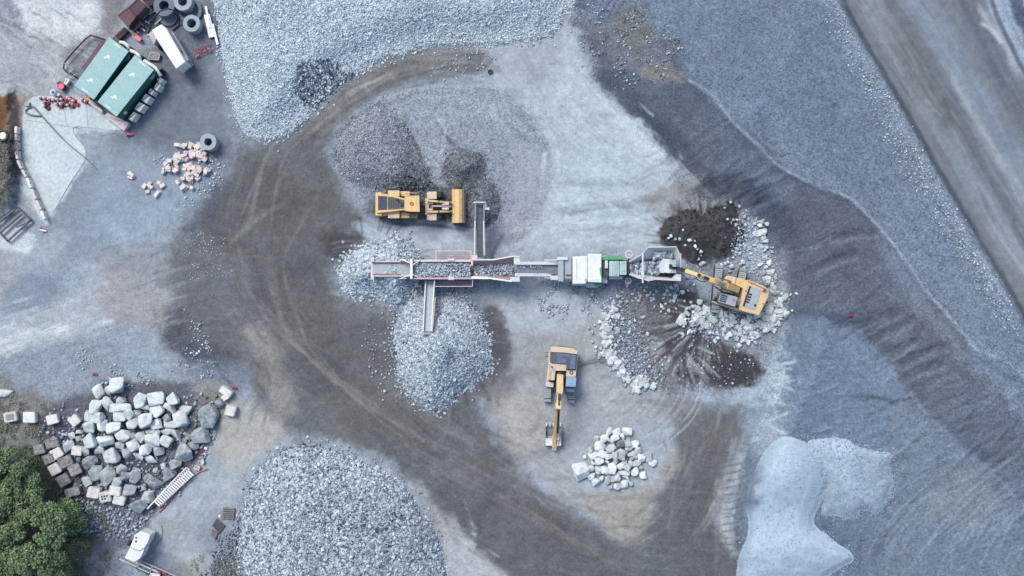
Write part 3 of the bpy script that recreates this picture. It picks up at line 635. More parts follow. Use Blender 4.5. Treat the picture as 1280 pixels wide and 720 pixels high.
# ragged, wind-blown and wheel-dragged edges: the painted zones are displaced by noise
def warp_field(A, du, dv):
    i = np.clip(np.interp(GU + du, UU, np.arange(NU)), 0, NU - 1.001); j = np.clip(np.interp(GV + dv, VV, np.arange(NV)), 0, NV - 1.001)
    i0 = i.astype(int); j0 = j.astype(int); fi = i - i0; fj = j - j0
    if A.ndim == 3: fi = fi[..., None]; fj = fj[..., None]
    return (A[j0, i0] * (1 - fi) + A[j0, i0 + 1] * fi) * (1 - fj) + (A[j0 + 1, i0] * (1 - fi) + A[j0 + 1, i0 + 1] * fi) * fj
inner = sstep((1340 - GU) / 60) * sstep((GU + 60) / 60)
calm = 1 - 0.75 * sstep((dR + 12) / 10) * sstep((GU - 900) / 40)
_du = (9 * fbm(GU, GV, 26, 4, 11, .65) + 2.6 * fbm(GU, GV, 7, 3, 12, .7)) * inner * calm
_dv = (9 * fbm(GU, GV, 26, 4, 14, .65) + 2.6 * fbm(GU, GV, 7, 3, 15, .7)) * inner * calm
GC = warp_field(GC, _du, _dv); GR = warp_field(GR, _du, _dv)
# smears: colour dragged along the direction the machines move; feathers the borders and leaves tyre lines
FLOWS = [
 ([(610, 72), (520, 78), (430, 118), (360, 180), (325, 260), (320, 340), (350, 420), (440, 490), (530, 560), (640, 630), (780, 690), (900, 700)], 34, 520, 70),
 ([(240, 230), (225, 300), (215, 380), (230, 440)], 26, 110, 26),
 ([(905, 500), (885, 580), (850, 650), (790, 700)], 26, 160, 50),
 ([(-20, 440), (60, 410), (150, 380), (230, 350), (330, 330)], 30, 190, 60),
 ([(650, 60), (690, 130), (760, 190), (830, 235)], 34, 170, 46),
 ([(600, 300), (690, 275), (780, 265), (850, 240)], 18, 90, 50),
 ([(620, 480), (650, 560), (720, 620), (790, 660)], 18, 90, 30),
 ([(740, 500), (800, 495), (850, 520), (870, 570)], 26, 120, 34),
 ([(330, 500), (310, 560), (290, 620), (230, 700)], 26, 120, 36),
 ([(540, 620), (570, 680), (630, 730)], 18, 70, 26),
 ([(1080, -30), (1180, 130), (1260, 270), (1340, 410)], 44, 420, 110),
 ([(1075, 715), (1100, 650), (1150, 600), (1210, 570)], 34, 120, 40),
 ([(760, 60), (840, 160), (900, 240), (1000, 330), (1110, 440)], 34, 110, 26),
 ([(150, 120), (230, 110), (260, 200), (180, 300), (90, 330)], 34, 120, 30),
 ([(100, 450), (200, 450), (300, 470)], 24, 90, 30),
 ([(250, 540), (235, 600), (200, 660)], 16, 60, 26),
 ([(560, 100), (640, 120), (684, 190), (672, 270), (620, 310)], 12, 90, 34),
 ([(470, 270), (560, 295), (640, 305)], 10, 50, 30),
 ([(960, 430), (975, 480), (950, 540), (935, 600)], 16, 90, 18),
 ([(20, 20), (80, 50), (60, 100)], 40, 90, 14),
]
_rs = random.Random(3)
def col_at(x, y):
    return GC[int(np.clip(np.searchsorted(VV, y), 0, NV - 1)), int(np.clip(np.searchsorted(UU, x), 0, NU - 1))].copy()
def smear_line(pts, wd, colr, a, warp=1.5, soft=1.2, depth=0):
    q = smooth_poly(pts, False, 5); sl = window(q, wd + soft + 4); d, t = segdist(q, sl, False)
    dd = d + warp * (W_L[sl] * .8 + W_M[sl] * .4 + .25 * W_S[sl]); m = sstep(.5 - (np.abs(dd) - wd / 2) / (2 * soft)); T = max(t.max(), 1)
    m = m * sstep((T - t) / (T * .7)) * sstep(t / (T * .12) + .1) * a
    GC[sl] = GC[sl] * (1 - m[..., None]) + colr * m[..., None]
    if depth: GZ[sl] += m * depth
for line, spread, cnt, L_ in FLOWS:
    q = smooth_poly(line, False, 8); seg_ = np.hypot(*(q[1:] - q[:-1]).T); cum = np.concatenate([[0], np.cumsum(seg_)])
    for _ in range(cnt):
        s0 = _rs.uniform(0, cum[-1]); L = L_ * _rs.uniform(.35, 1.2) * _rs.choice([1, -1]); o = _rs.gauss(0, spread); ph = _rs.uniform(-.1, .1)
        pts_ = []
        for f in (0, .33, .66, 1):
            s_ = min(max(s0 + L * f, 0), cum[-1]); x = np.interp(s_, cum, q[:, 0]); y = np.interp(s_, cum, q[:, 1])
            x2 = np.interp(min(s_ + 4, cum[-1]), cum, q[:, 0]); y2 = np.interp(min(s_ + 4, cum[-1]), cum, q[:, 1]); x1 = np.interp(max(s_ - 4, 0), cum, q[:, 0]); y1 = np.interp(max(s_ - 4, 0), cum, q[:, 1])
            tx, ty = x2 - x1, y2 - y1; n_ = math.hypot(tx, ty) or 1; oo = o + ph * L * f
            pts_.append((x - ty / n_ * oo, y + tx / n_ * oo))
        if math.hypot(pts_[0][0] - pts_[-1][0], pts_[0][1] - pts_[-1][1]) < 6: continue
        cc = col_at(*pts_[0]) * _rs.choice([.78, .88, 1, 1, 1.12, 1.22]); w_ = _rs.choice([1.2, 1.6, 2.2, 3.2, 5])
        smear_line(pts_, w_, cc, _rs.uniform(.35, .8) * (.7 if w_ > 3 else 1), soft=_rs.uniform(.8, 2), depth=_rs.choice([0, -.03, .02]))
        if _rs.random() < .3:      # the other wheel of the pair
            off = _rs.uniform(14, 22); tx, ty = pts_[-1][0] - pts_[0][0], pts_[-1][1] - pts_[0][1]; n_ = math.hypot(tx, ty)
            smear_line([(a - ty / n_ * off, b + tx / n_ * off) for a, b in pts_], w_, cc, .5, depth=-.02)
for pts_, wd_, c_, k_ in _def: _stroke0(pts_, wd_, c_, **k_)
_dk = sstep((.155 - GC.mean(-1)) / .06) * sstep((900 - GU) / 60)
GC *= (1 + _dk * (.24 * fbm(GU, GV, 42, 5, 13, .62) + .10 * fbm(GU, GV, 9, 3, 4)))[..., None]
_t = _dk * fbm(GU, GV, 60, 3, 8); GC[..., 0] *= 1 + .03 * _t - .015 * _dk; GC[..., 2] *= 1 - .06 * _t + .02 * _dk
# small-scale variation over everything: dust clouds, drag lines, damp spots
_rd = np.abs(fbm(GU, GV, 30, 4, 3, .6)); _rd2 = np.abs(fbm(GU * .6, GV, 12, 4, 6, .6))
GC *= (1 + (0.13 * fbm(GU, GV, 50, 5, 7, .6) + 0.11 * fbm(GU, GV, 13, 4, 8, .65) + 0.06 * W_S + 0.06 * fbm(GU * 0.25, GV, 5, 3, 9)
       + 0.12 * (np.exp(-(_rd / .05) ** 2) - .15) * (fbm(GU, GV, 80, 2, 2) + .3) + 0.09 * (np.exp(-(_rd2 / .06) ** 2) - .15)) * (0.5 + 0.5 * calm))[..., None]
tint = fbm(GU, GV, 70, 3, 10)
GC[..., 0] *= 1 + 0.02 * tint; GC[..., 2] *= 1 - 0.025 * tint
_l = GC.mean(-1, keepdims=True); _w = (.04 + .09 * sstep((760 - GU) / 120))[..., None]
GC = np.clip(GC * (1 - _w) + _l * _w, 0.01, 0.8)

# brown casts are a touch too warm against the photograph: pull colours towards neutral
def gz(px, py, extra=None):
    """height of the surface (ground plus heaps) at a photo pixel"""
    i = int(np.clip(np.searchsorted(UU, px) - 1, 0, NU - 2)); j = int(np.clip(np.searchsorted(VV, py) - 1, 0, NV - 2))
    fx = (px - UU[i]) / (UU[i + 1] - UU[i]); fy = (py - VV[j]) / (VV[j + 1] - VV[j])
    S = SURF
    return float((S[j, i] * (1 - fx) + S[j, i + 1] * fx) * (1 - fy) + (S[j + 1, i] * (1 - fx) + S[j + 1, i + 1] * fx) * fy)
def gzv(px, py):
    i = np.clip(np.searchsorted(UU, px) - 1, 0, NU - 2); j = np.clip(np.searchsorted(VV, py) - 1, 0, NV - 2)
    fx = (px - UU[i]) / (UU[i + 1] - UU[i]); fy = (py - VV[j]) / (VV[j + 1] - VV[j]); S = SURF
    return (S[j, i] * (1 - fx) + S[j, i + 1] * fx) * (1 - fy) + (S[j + 1, i] * (1 - fx) + S[j + 1, i + 1] * fx) * fy

def sheet(name, Z, sl, keep=None, attrs=None, mats=None, extra_v=None, extra_f=None, smooth=True):
    """a mesh of grid cells; attrs {name: array (…) or (…,3)}; extra stones may be joined in"""
    u = GU[sl]; v = GV[sl]; z = Z[sl]; nr, nc = u.shape
    k = (CAM_H - z) / FPX
    co = np.stack([(u - 640) * k, (360 - v) * k, z], -1).reshape(-1, 3)
    idx = np.arange(nr * nc).reshape(nr, nc)
    f = np.stack([idx[1:, :-1], idx[1:, 1:], idx[:-1, 1:], idx[:-1, :-1]], -1).reshape(-1, 4)
    if keep is not None:
        kk = (keep[1:, :-1] & keep[1:, 1:] & keep[:-1, 1:] & keep[:-1, :-1]).reshape(-1)
        f = f[kk]; used = np.unique(f); remap = np.full(nr * nc, -1); remap[used] = np.arange(len(used))
        f = remap[f]; co = co[used]
    else: used = slice(None)
    nb = len(co); nbf = len(f)
    A = {}
    for a, val in (attrs or {}).items():
        vv_ = val.reshape(-1, 3) if val.ndim == 3 else val.reshape(-1)
        A[a] = vv_[used]
    if extra_v is not None:
        co = np.concatenate([co, extra_v[0]]); f = np.concatenate([f, extra_f + nb])
        for a in A: A[a] = np.concatenate([A[a], extra_v[1][a]])
    me = bpy.data.meshes.new(name)
    me.vertices.add(len(co)); me.vertices.foreach_set('co', co.astype(np.float32).ravel())
    me.loops.add(len(f) * 4); me.loops.foreach_set('vertex_index', f.astype(np.int32).ravel())
    me.polygons.add(len(f)); me.polygons.foreach_set('loop_start', np.arange(0, len(f) * 4, 4, dtype=np.int32))
    sm = np.zeros(len(f), bool); sm[:nbf] = smooth
    me.polygons.foreach_set('use_smooth', sm)
    me.update(calc_edges=True)
    for a, val in A.items():
        if val.ndim == 2:
            at = me.attributes.new(a, 'FLOAT_COLOR', 'POINT')
            at.data.foreach_set('color', np.concatenate([val, np.ones((len(val), 1))], 1).astype(np.float32).ravel())
        else:
            at = me.attributes.new(a, 'FLOAT', 'POINT'); at.data.foreach_set('value', val.astype(np.float32).ravel())
    return link(name, me, mats)

def soil_mat(name, cell=7.0):
    m, n, b = mat_new(name)
    at = N(n, 'ShaderNodeAttribute', attribute_name='soil'); gr = N(n, 'ShaderNodeAttribute', attribute_name='grain')
    ge = N(n, 'ShaderNodeNewGeometry')
    vo = N(n, 'ShaderNodeTexVoronoi'); vo.inputs['Scale'].default_value = cell
    v2 = N(n, 'ShaderNodeTexVoronoi'); v2.inputs['Scale'].default_value = cell * 2.1
    no = N(n, 'ShaderNodeTexNoise'); no.inputs['Scale'].default_value = 1.3; no.inputs['Detail'].default_value = 10; no.inputs['Roughness'].default_value = 0.68
    nf = N(n, 'ShaderNodeTexNoise'); nf.inputs['Scale'].default_value = 5; nf.inputs['Detail'].default_value = 4; nf.inputs['Roughness'].default_value = 0.7
    for x in (vo, v2, no, nf): n.links.new(ge.outputs['Position'], x.inputs['Vector'])
    s1 = N(n, 'ShaderNodeSeparateColor'); n.links.new(vo.outputs['Color'], s1.inputs[0])
    s2 = N(n, 'ShaderNodeSeparateColor'); n.links.new(v2.outputs['Color'], s2.inputs[0])
    def M(op, a, bb, clamp=False):
        x = N(n, 'ShaderNodeMath', operation=op, use_clamp=clamp)
        for i, q in enumerate((a, bb)):
            if isinstance(q, (int, float)): x.inputs[i].default_value = q
            else: n.links.new(q, x.inputs[i])
        return x.outputs[0]
    sp = M('ADD', M('MULTIPLY', s1.outputs[0], 0.6), M('MULTIPLY', s2.outputs[1], 0.4))      # 0..1 per grain
    sp = M('SUBTRACT', sp, 0.5)
    sp = M('MULTIPLY', M('MULTIPLY', sp, gr.outputs['Fac']), 1.25)
    n1 = M('MULTIPLY', M('SUBTRACT', no.outputs['Fac'], 0.5), 0.75)
    n2 = M('MULTIPLY', M('SUBTRACT', nf.outputs['Fac'], 0.5), M('ADD', 0.18, M('MULTIPLY', gr.outputs['Fac'], 0.55)))
    f = M('ADD', M('ADD', M('ADD', sp, n1), n2), 1.0)
    mx = N(n, 'ShaderNodeMix', data_type='RGBA', blend_type='MULTIPLY'); mx.inputs['Factor'].default_value = 1
    n.links.new(at.outputs['Color'], mx.inputs['A']); n.links.new(f, mx.inputs['B'])
    n.links.new(mx.outputs['Result'], b.inputs['Base Color'])
    b.inputs['Roughness'].default_value = 0.93; b.inputs['Specular IOR Level'].default_value = 0.15
    h = M('ADD', M('MULTIPLY', M('MULTIPLY', sp, 1.0), 0.5), M('ADD', n1, n2))
    bp = N(n, 'ShaderNodeBump'); bp.inputs['Strength'].default_value = 0.5; bp.inputs['Distance'].default_value = 0.10
    n.links.new(h, bp.inputs['Height']); n.links.new(bp.outputs['Normal'], b.inputs['Normal'])
    return m
SOIL = soil_mat('quarry_soil')
SURF = GZ.copy()
# ================================================================== HEAPS
def stones_arrays(cx, cy, cz, size, tone, flat=0.8):
    """jittered eight-cornered stones as numpy arrays"""
    n = len(cx)
    base = np.array([(x, y, z) for z in (-1, 1) for y in (-1, 1) for x in (-1, 1)], float) * 0.5
    v = base[None] * (1 + RNG.uniform(-0.42, 0.30, (n, 8, 3)))
    v *= RNG.uniform(0.65, 1.25, (n, 1, 3)); v[..., 2] *= flat
    q = RNG.normal(size=(n, 4)); q /= np.linalg.norm(q, axis=1, keepdims=True)
    a, b, c, d = q.T
    Rm = np.stack([np.stack([1 - 2 * (c * c + d * d), 2 * (b * c - a * d), 2 * (b * d + a * c)], -1),
                   np.stack([2 * (b * c + a * d), 1 - 2 * (b * b + d * d), 2 * (c * d - a * b)], -1),
                   np.stack([2 * (b * d - a * c), 2 * (c * d + a * b), 1 - 2 * (b * b + c * c)], -1)], 1)
    v = np.einsum('nij,nkj->nki', Rm, v) * np.asarray(size)[:, None, None]
    v += np.stack([cx, cy, cz], -1)[:, None]
    fb = np.array([(0, 2, 3, 1), (4, 5, 7, 6), (0, 1, 5, 4), (2, 6, 7, 3), (0, 4, 6, 2), (1, 3, 7, 5)])
    f = (fb[None] + (np.arange(n) * 8)[:, None, None]).reshape(-1, 4)
    return v.reshape(-1, 3), f, np.repeat(tone, 8)
def sample_in(sl, M, n):
    """n random pixel positions weighted by mask M on the window"""
    u = UU[sl[1]]; v = VV[sl[0]]
    ou, ov = [], []
    tot = 0
    while tot < n:
        x = RNG.uniform(u[0], u[-1], n * 3); y = RNG.uniform(v[0], v[-1], n * 3)
        i = np.clip(np.searchsorted(u, x) - 1, 0, len(u) - 1); j = np.clip(np.searchsorted(v, y) - 1, 0, len(v) - 1)
        k = RNG.random(n * 3) < M[j, i]
        ou.append(x[k]); ov.append(y[k]); tot += k.sum()
        if k.sum() == 0: break
    return np.concatenate(ou)[:n], np.concatenate(ov)[:n]
def to_world(px, py, z):
    k = (CAM_H - z) / FPX
    return (px - 640) * k, (360 - py) * k
STONE = stone_mat('crushed_stone', (66, 78, 106), (222, 234, 250), bump=0.3)  # dark end lowered to deepen the shaded gaps between stones
STONE_DK = stone_mat('damp_stone', (62, 66, 76), (192, 200, 216), bump=0.3)
FINES_DK = stone_mat('damp_fines', (50, 50, 56), (112, 114, 122), bump=0.6)

def heap(name, label, group, outline, prof, n, size, mat, tone_fn, soft=3, warp=4, base_tone=0.30, spread=0, rough=0.0, cat='gravel heap', kind='stuff', fringe=0.15, base_fn=None):
    """a mound over the ground: prof(d_inside_px, U, V) -> height; n loose stones lie on it, all one object"""
    global SURF
    sl, d = pmask(outline, soft, warp, 1.0, True, extra=14)
    u, v = GU[sl], GV[sl]
    H = np.where(d < 0, prof(-d, u, v) + rough * (W_M[sl] * 0.6 + W_S[sl] * 0.5) * sstep(-d / 10), -0.015 - 0.012 * d)
    Z = SURF.copy() if False else None
    old = SURF[sl].copy()
    Zt = old + H
    keep = d < 4
    SURF[sl] = np.where(d < 0, np.maximum(Zt, old), old)
    tn = np.clip(base_tone + 0.10 * W_M[sl] + 0.08 * W_S[sl], 0, 1) if base_fn is None else np.clip(base_fn(u, v) + 0.05 * W_M[sl] + 0.05 * W_S[sl], 0, 1)  # dark base tone adds painted shade to the gaps between stones
    ex = None; exf = None
    if n:
        M = np.where(d < 0, 1.0, np.exp(-np.maximum(d, 0) / 3.0) * fringe)
        px, py = sample_in(sl, M, n)
        sz = RNG.uniform(size[0], size[1], n) * np.where(RNG.random(n) < 0.12, 1.45, 1.0)
        z = gzv(px, py) + sz * 0.08
        x, y = to_world(px, py, z)
        tn_s = tone_fn(px, py, RNG.random(n))
        sv, sf, st = stones_arrays(x, y, z, sz, np.clip(tn_s, 0, 1))
        ex = (sv, {'tone': st}); exf = sf
    full_z = np.zeros_like(GZ); full_z[sl] = Zt
    o = sheet(name, full_z, sl, keep, {'tone': tn}, mat, ex, exf)
    tag(o, label, cat, group, kind); return o
def loose(name, label, polygon, n, size, mat, tone=(0.3, 1.0), soft=8, warp=8, cat='loose stones', cluster=0.0):
    sl, d = pmask(polygon, soft, warp, 1.0, True)
    M = sstep(0.5 - d / (2 * soft))
    if cluster: M = M * np.clip(fbm(GU[sl], GV[sl], 12, 3, 13) * 3 * cluster + 0.3, 0, 1)
    px, py = sample_in(sl, M, n); n = len(px)
    sz = size[0] + (size[1] - size[0]) * RNG.random(n) ** 2.2
    z = gzv(px, py) + sz * 0.18; x, y = to_world(px, py, z)
    sv, sf, st = stones_arrays(x, y, z, sz, RNG.uniform(tone[0], tone[1], n))
    me = bpy.data.meshes.new(name)
    me.vertices.add(len(sv)); me.vertices.foreach_set('co', sv.astype(np.float32).ravel())
    me.loops.add(len(sf) * 4); me.loops.foreach_set('vertex_index', sf.astype(np.int32).ravel())
    me.polygons.add(len(sf)); me.polygons.foreach_set('loop_start', np.arange(0, len(sf) * 4, 4, dtype=np.int32))
    me.update(calc_edges=True)
    at = me.attributes.new('tone', 'FLOAT', 'POINT'); at.data.foreach_set('value', st.astype(np.float32))
    return tag(link(name, me, mat), label, cat, None, 'stuff')

def gnoise(px, py, sc, seed): return fbm(px, py, sc, 3, seed)
# the wide pale field at the top
heap('gravel_heap', 'wide bed of pale coarse gravel spread along the top edge of the quarry floor', 'stockpiles of crushed stone',
     [(262, -55), (270, 0), (276, 60), (285, 110), (300, 158), (318, 174), (345, 170), (372, 156), (400, 128), (425, 104), (455, 84), (500, 66), (545, 56), (600, 54), (650, 50), (688, 42), (704, 18), (706, -55)],
     lambda d, u, v: 1.5 * sstep(d / 60) + 0.12 * sstep(d / 3), 82000, (0.09, 0.19), STONE,
     lambda x, y, r: np.where((np.hypot((x - 402) / 44, (y - 105) / 32) + 0.35 * gnoise(x, y, 14, 3)) < 0.85, np.where(r > .62, .35 + .6 * r, r * .45),
                              0.40 + 0.8 * r ** 0.8 + 0.14 * gnoise(x, y, 40, 5)), base_tone=0.42, rough=0.12)
# darker damp patch inside it is a colour of the stones themselves
def cone(cx, cy, r, h, p=1.0): return lambda u, v: h * np.clip(1 - np.hypot(u - cx, v - cy) / r, 0, 1) ** p
heap('gravel_heap', 'small fan of pale crushed stone under the head of the long tail conveyor', 'stockpiles of crushed stone',
     [(440, 318), (458, 308), (480, 306), (495, 298), (508, 304), (518, 318), (522, 345), (510, 372), (500, 380), (485, 376), (462, 368), (440, 366), (428, 350), (430, 332)],
     lambda d, u, v: np.minimum(2.2, d * 0.075) * (1 - 0.1 * sstep((d - 20) / 20)) + 0.08 * sstep(d / 3), 8500, (0.12, 0.27), STONE,
     lambda x, y, r: 0.25 + 0.8 * r ** 0.8 + 0.1 * gnoise(x, y, 20, 5), base_tone=0.25, rough=0.12, fringe=0.4)
heap('gravel_heap', 'rounded heap of pale crushed stone under the lower side conveyor', 'stockpiles of crushed stone',
     [(500, 388), (515, 375), (540, 370), (565, 372), (588, 384), (602, 405), (612, 435), (610, 458), (592, 472), (575, 490), (555, 508), (540, 512), (520, 502), (502, 482), (497, 455), (494, 425), (495, 403)],
     lambda d, u, v: 3.4 * (1 - np.exp(-d * .035)) * np.clip(1.1 - np.hypot(u - 552, v - 436) / 150, 0, 1) + 0.08 * sstep(d / 3) - 0.8 * np.exp(-((u - 566) / 9) ** 2 - ((v - 448) / 13) ** 2), 18000, (0.09, 0.20), STONE,
     lambda x, y, r: 0.24 + .86 * r + 0.1 * gnoise(x, y, 20, 5), base_tone=0.25, rough=0.15, fringe=0.4)
heap('gravel_heap', 'biggest steep heap of pale crushed stone cut by the bottom edge', 'stockpiles of crushed stone',
     [(345, 572), (362, 562), (385, 558), (420, 564), (452, 578), (485, 592), (512, 622), (535, 650), (548, 680), (554, 715), (556, 790), (310, 790), (300, 720), (297, 690), (300, 660), (306, 640), (312, 612), (324, 592)],
     lambda d, u, v: 5.5 * (1 - np.exp(-d * .018)) + 0.1 * sstep(d / 3) + 0.5 * fbm(u, v, 60, 2, 4) * sstep(d / 40), 60000, (0.09, 0.23), STONE,
     lambda x, y, r: 0.08 + 1.0 * r + 0.12 * gnoise(x, y, 40, 6) - 0.10 * (np.hypot((x - 435) / 75, (y - 655) / 45) < 1 + 0.3 * gnoise(x, y, 18, 2)), base_tone=0.18, rough=0.25, fringe=0.3)
# loader bay
heap('fines_heap', 'dark mound of damp fine grit beside the bucket of the wheel loader', 'heaps of dark fines',
     [(558, 200), (568, 190), (585, 186), (600, 190), (607, 205), (605, 222), (618, 230), (625, 250), (622, 270), (605, 284), (590, 282), (582, 262), (580, 240), (562, 232), (554, 215)],
     lambda d, u, v: np.minimum(1.6, d * 0.07) + 0.05 * sstep(d / 3), 8500, (0.055, 0.115), STONE_DK,
     lambda x, y, r: 0.16 + 0.6 * r ** 1.8 + 0.2 * gnoise(x, y, 12, 5), base_tone=0.28, rough=0.15, fringe=0.3, cat='fines heap')
heap('fines_heap', 'low shelf of grey grit dug away in front of the wheel loader, left of the dark mound', 'heaps of dark fines',
     [(424, 180), (440, 155), (468, 134), (490, 142), (506, 168), (528, 208), (534, 232), (500, 238), (468, 236), (440, 222), (424, 205)],
     lambda d, u, v: np.minimum(1.3, d * 0.06) + 0.05 * sstep(d / 3), 14000, (0.06, 0.125), STONE_DK,
     lambda x, y, r: 0.34 + 0.75 * r ** 1.4 + 0.18 * gnoise(x, y, 14, 5) - 0.35 * sstep((x - 475) / 30) * sstep((y - 180) / 30), base_tone=0.5, rough=0.15, fringe=0.4, cat='fines heap')
# feed pile, dark soil lumps
heap('soil_heap', 'nearly black soil heap above the arm of the right excavator', 'dark soil heaps by the feed pile',
     [(828, 282), (835, 268), (858, 258), (880, 262), (900, 256), (916, 258), (926, 278), (924, 305), (905, 322), (885, 316), (880, 332), (862, 334), (850, 316), (832, 300)],
     lambda d, u, v: .5 * sstep(d / 22), 260, (0.06, 0.2), FINES_DK,
     lambda x, y, r: 0.0 + 1.2 * r ** 4, base_tone=0.2, rough=0.2, warp=12, fringe=0.2, cat='soil heap')
# smooth sand
SAND = stone_mat('pale_sand', (112, 126, 150), (186, 206, 228), bump=0.15, mott=0.5)
heap('sand_heap', 'broad pale sand heap with a sharp crest on its right side', 'pale sand heaps',
     [(942, 590), (955, 565), (972, 548), (988, 546), (1012, 556), (1030, 576), (1035, 602), (1028, 628), (1018, 655), (1040, 672), (1064, 692), (1066, 702), (1040, 716), (1010, 735), (930, 760), (922, 705), (935, 660), (932, 625)],
     lambda d, u, v: sstep(d / 9) * .4 + sstep(d / 22) * (.1 + 1.5 * np.exp(-((u - 985) / 38) ** 2 - ((v - 595) / 40) ** 2) + 1.0 * np.exp(-((u - 985) / 50) ** 2 - ((v - 690) / 36) ** 2)), 3500, (.04, .10), SAND, lambda x, y, r: .55 + .5 * r - .7 * sstep((962 + 8 * gnoise(x, y, 14, 4) - x) / 22) * sstep((655 - y) / 30), fringe=.7, base_fn=lambda u, v: .82 - .75 * sstep((958 + 10 * fbm(u, v, 14, 3, 4) - u) / 22) * sstep((655 - v) / 30) - .22 * sstep((v - 675) / 25) * sstep(.5 + 1.5 * fbm(u * .4, v, 6, 3, 5)) + .1 * fbm(u, v, 30, 3, 6), soft=1.5, warp=2.0, rough=0.05, cat='sand heap')
heap('sand_heap', 'flatter dusty sand heap with a ragged edge right of the broad one', 'pale sand heaps',
     [(1008, 555), (1030, 549), (1060, 550), (1080, 558), (1112, 566), (1112, 580), (1120, 600), (1114, 620), (1098, 640), (1080, 638), (1068, 648), (1045, 646), (1024, 640), (1030, 600)],
     lambda d, u, v: sstep(d / 8) * .22 + sstep(d / 14) * (.05 + .5 * np.exp(-((u - 1070) / 40) ** 2 - ((v - 600) / 40) ** 2)), 3000, (.04, .11), SAND, lambda x, y, r: .3 + .6 * r, fringe=.8, base_fn=lambda u, v: .45 + .35 * fbm(u, v, 22, 4, 9) + .3 * np.exp(-((v - 560) / 12) ** 2) + .3 * np.exp(-((u - 1066) / 22) ** 2 - ((v - 622) / 12) ** 2), soft=1.5, warp=5, rough=0.12, cat='sand heap')
# the ground sheet itself (heap feet do not change it)
tag(sheet('ground', GZ, full, None, {'soil': GC, 'grain': GR}, SOIL), 'dusty blue-grey quarry floor with dark dirt haul tracks', None, None, 'structure')
# ================================================================== BOULDERS, ROCKS, BLOCKS
def objtone_mat(name, lo_c, hi_c, warm=(170, 160, 150), bump=0.6, sc=2.0):
    """stone whose lightness comes from the object's own colour value (one rock, one tone)"""
    m, n, b = mat_new(name)
    oi = N(n, 'ShaderNodeObjectInfo'); sp = N(n, 'ShaderNodeSeparateColor'); n.links.new(oi.outputs['Color'], sp.inputs[0])
    co = N(n, 'ShaderNodeNewGeometry')
    no = N(n, 'ShaderNodeTexNoise'); no.inputs['Scale'].default_value = sc; no.inputs['Detail'].default_value = 9; no.inputs['Roughness'].default_value = 0.68
    n.links.new(co.outputs['Position'], no.inputs['Vector'])
    mr = N(n, 'ShaderNodeMapRange'); mr.inputs['From Min'].default_value = 0.3; mr.inputs['From Max'].default_value = 0.7
    mr.inputs['To Min'].default_value = -0.30; mr.inputs['To Max'].default_value = 0.24
    n.links.new(no.outputs['Fac'], mr.inputs['Value'])
    ad = N(n, 'ShaderNodeMath', operation='ADD', use_clamp=True)
    n.links.new(sp.outputs[0], ad.inputs[0]); n.links.new(mr.outputs['Result'], ad.inputs[1])
    rp = N(n, 'ShaderNodeValToRGB')
    rp.color_ramp.elements[0].color = (*alb(*lo_c), 1); rp.color_ramp.elements[1].color = (*alb(*hi_c), 1)
    n.links.new(ad.outputs[0], rp.inputs['Fac'])
    mx = N(n, 'ShaderNodeMix', data_type='RGBA'); mx.inputs['B'].default_value = (*alb(*warm), 1)
    wm = N(n, 'ShaderNodeMath', operation='MULTIPLY'); wm.inputs[1].default_value = 0.6
    n.links.new(sp.outputs[1], wm.inputs[0]); n.links.new(wm.outputs[0], mx.inputs['Factor'])
    n.links.new(rp.outputs['Color'], mx.inputs['A']); n.links.new(mx.outputs['Result'], b.inputs['Base Color'])
    b.inputs['Roughness'].default_value = 0.88; b.inputs['Specular IOR Level'].default_value = 0.2
    n2 = N(n, 'ShaderNodeTexNoise'); n2.inputs['Scale'].default_value = 6; n2.inputs['Detail'].default_value = 8
    n.links.new(co.outputs['Position'], n2.inputs['Vector'])
    bp = N(n, 'ShaderNodeBump'); bp.inputs['Strength'].default_value = bump; bp.inputs['Distance'].default_value = 0.08
    n.links.new(n2.outputs['Fac'], bp.inputs['Height']); n.links.new(bp.outputs['Normal'], b.inputs['Normal'])
    return m
ROCK = objtone_mat('blasted_rock', (84, 96, 114), (240, 247, 253))
ROCK.name = 'blasted_rock'
BLOCKM = objtone_mat('cast_concrete', (92, 95, 104), (242, 243, 245), bump=0.25, sc=3.0)

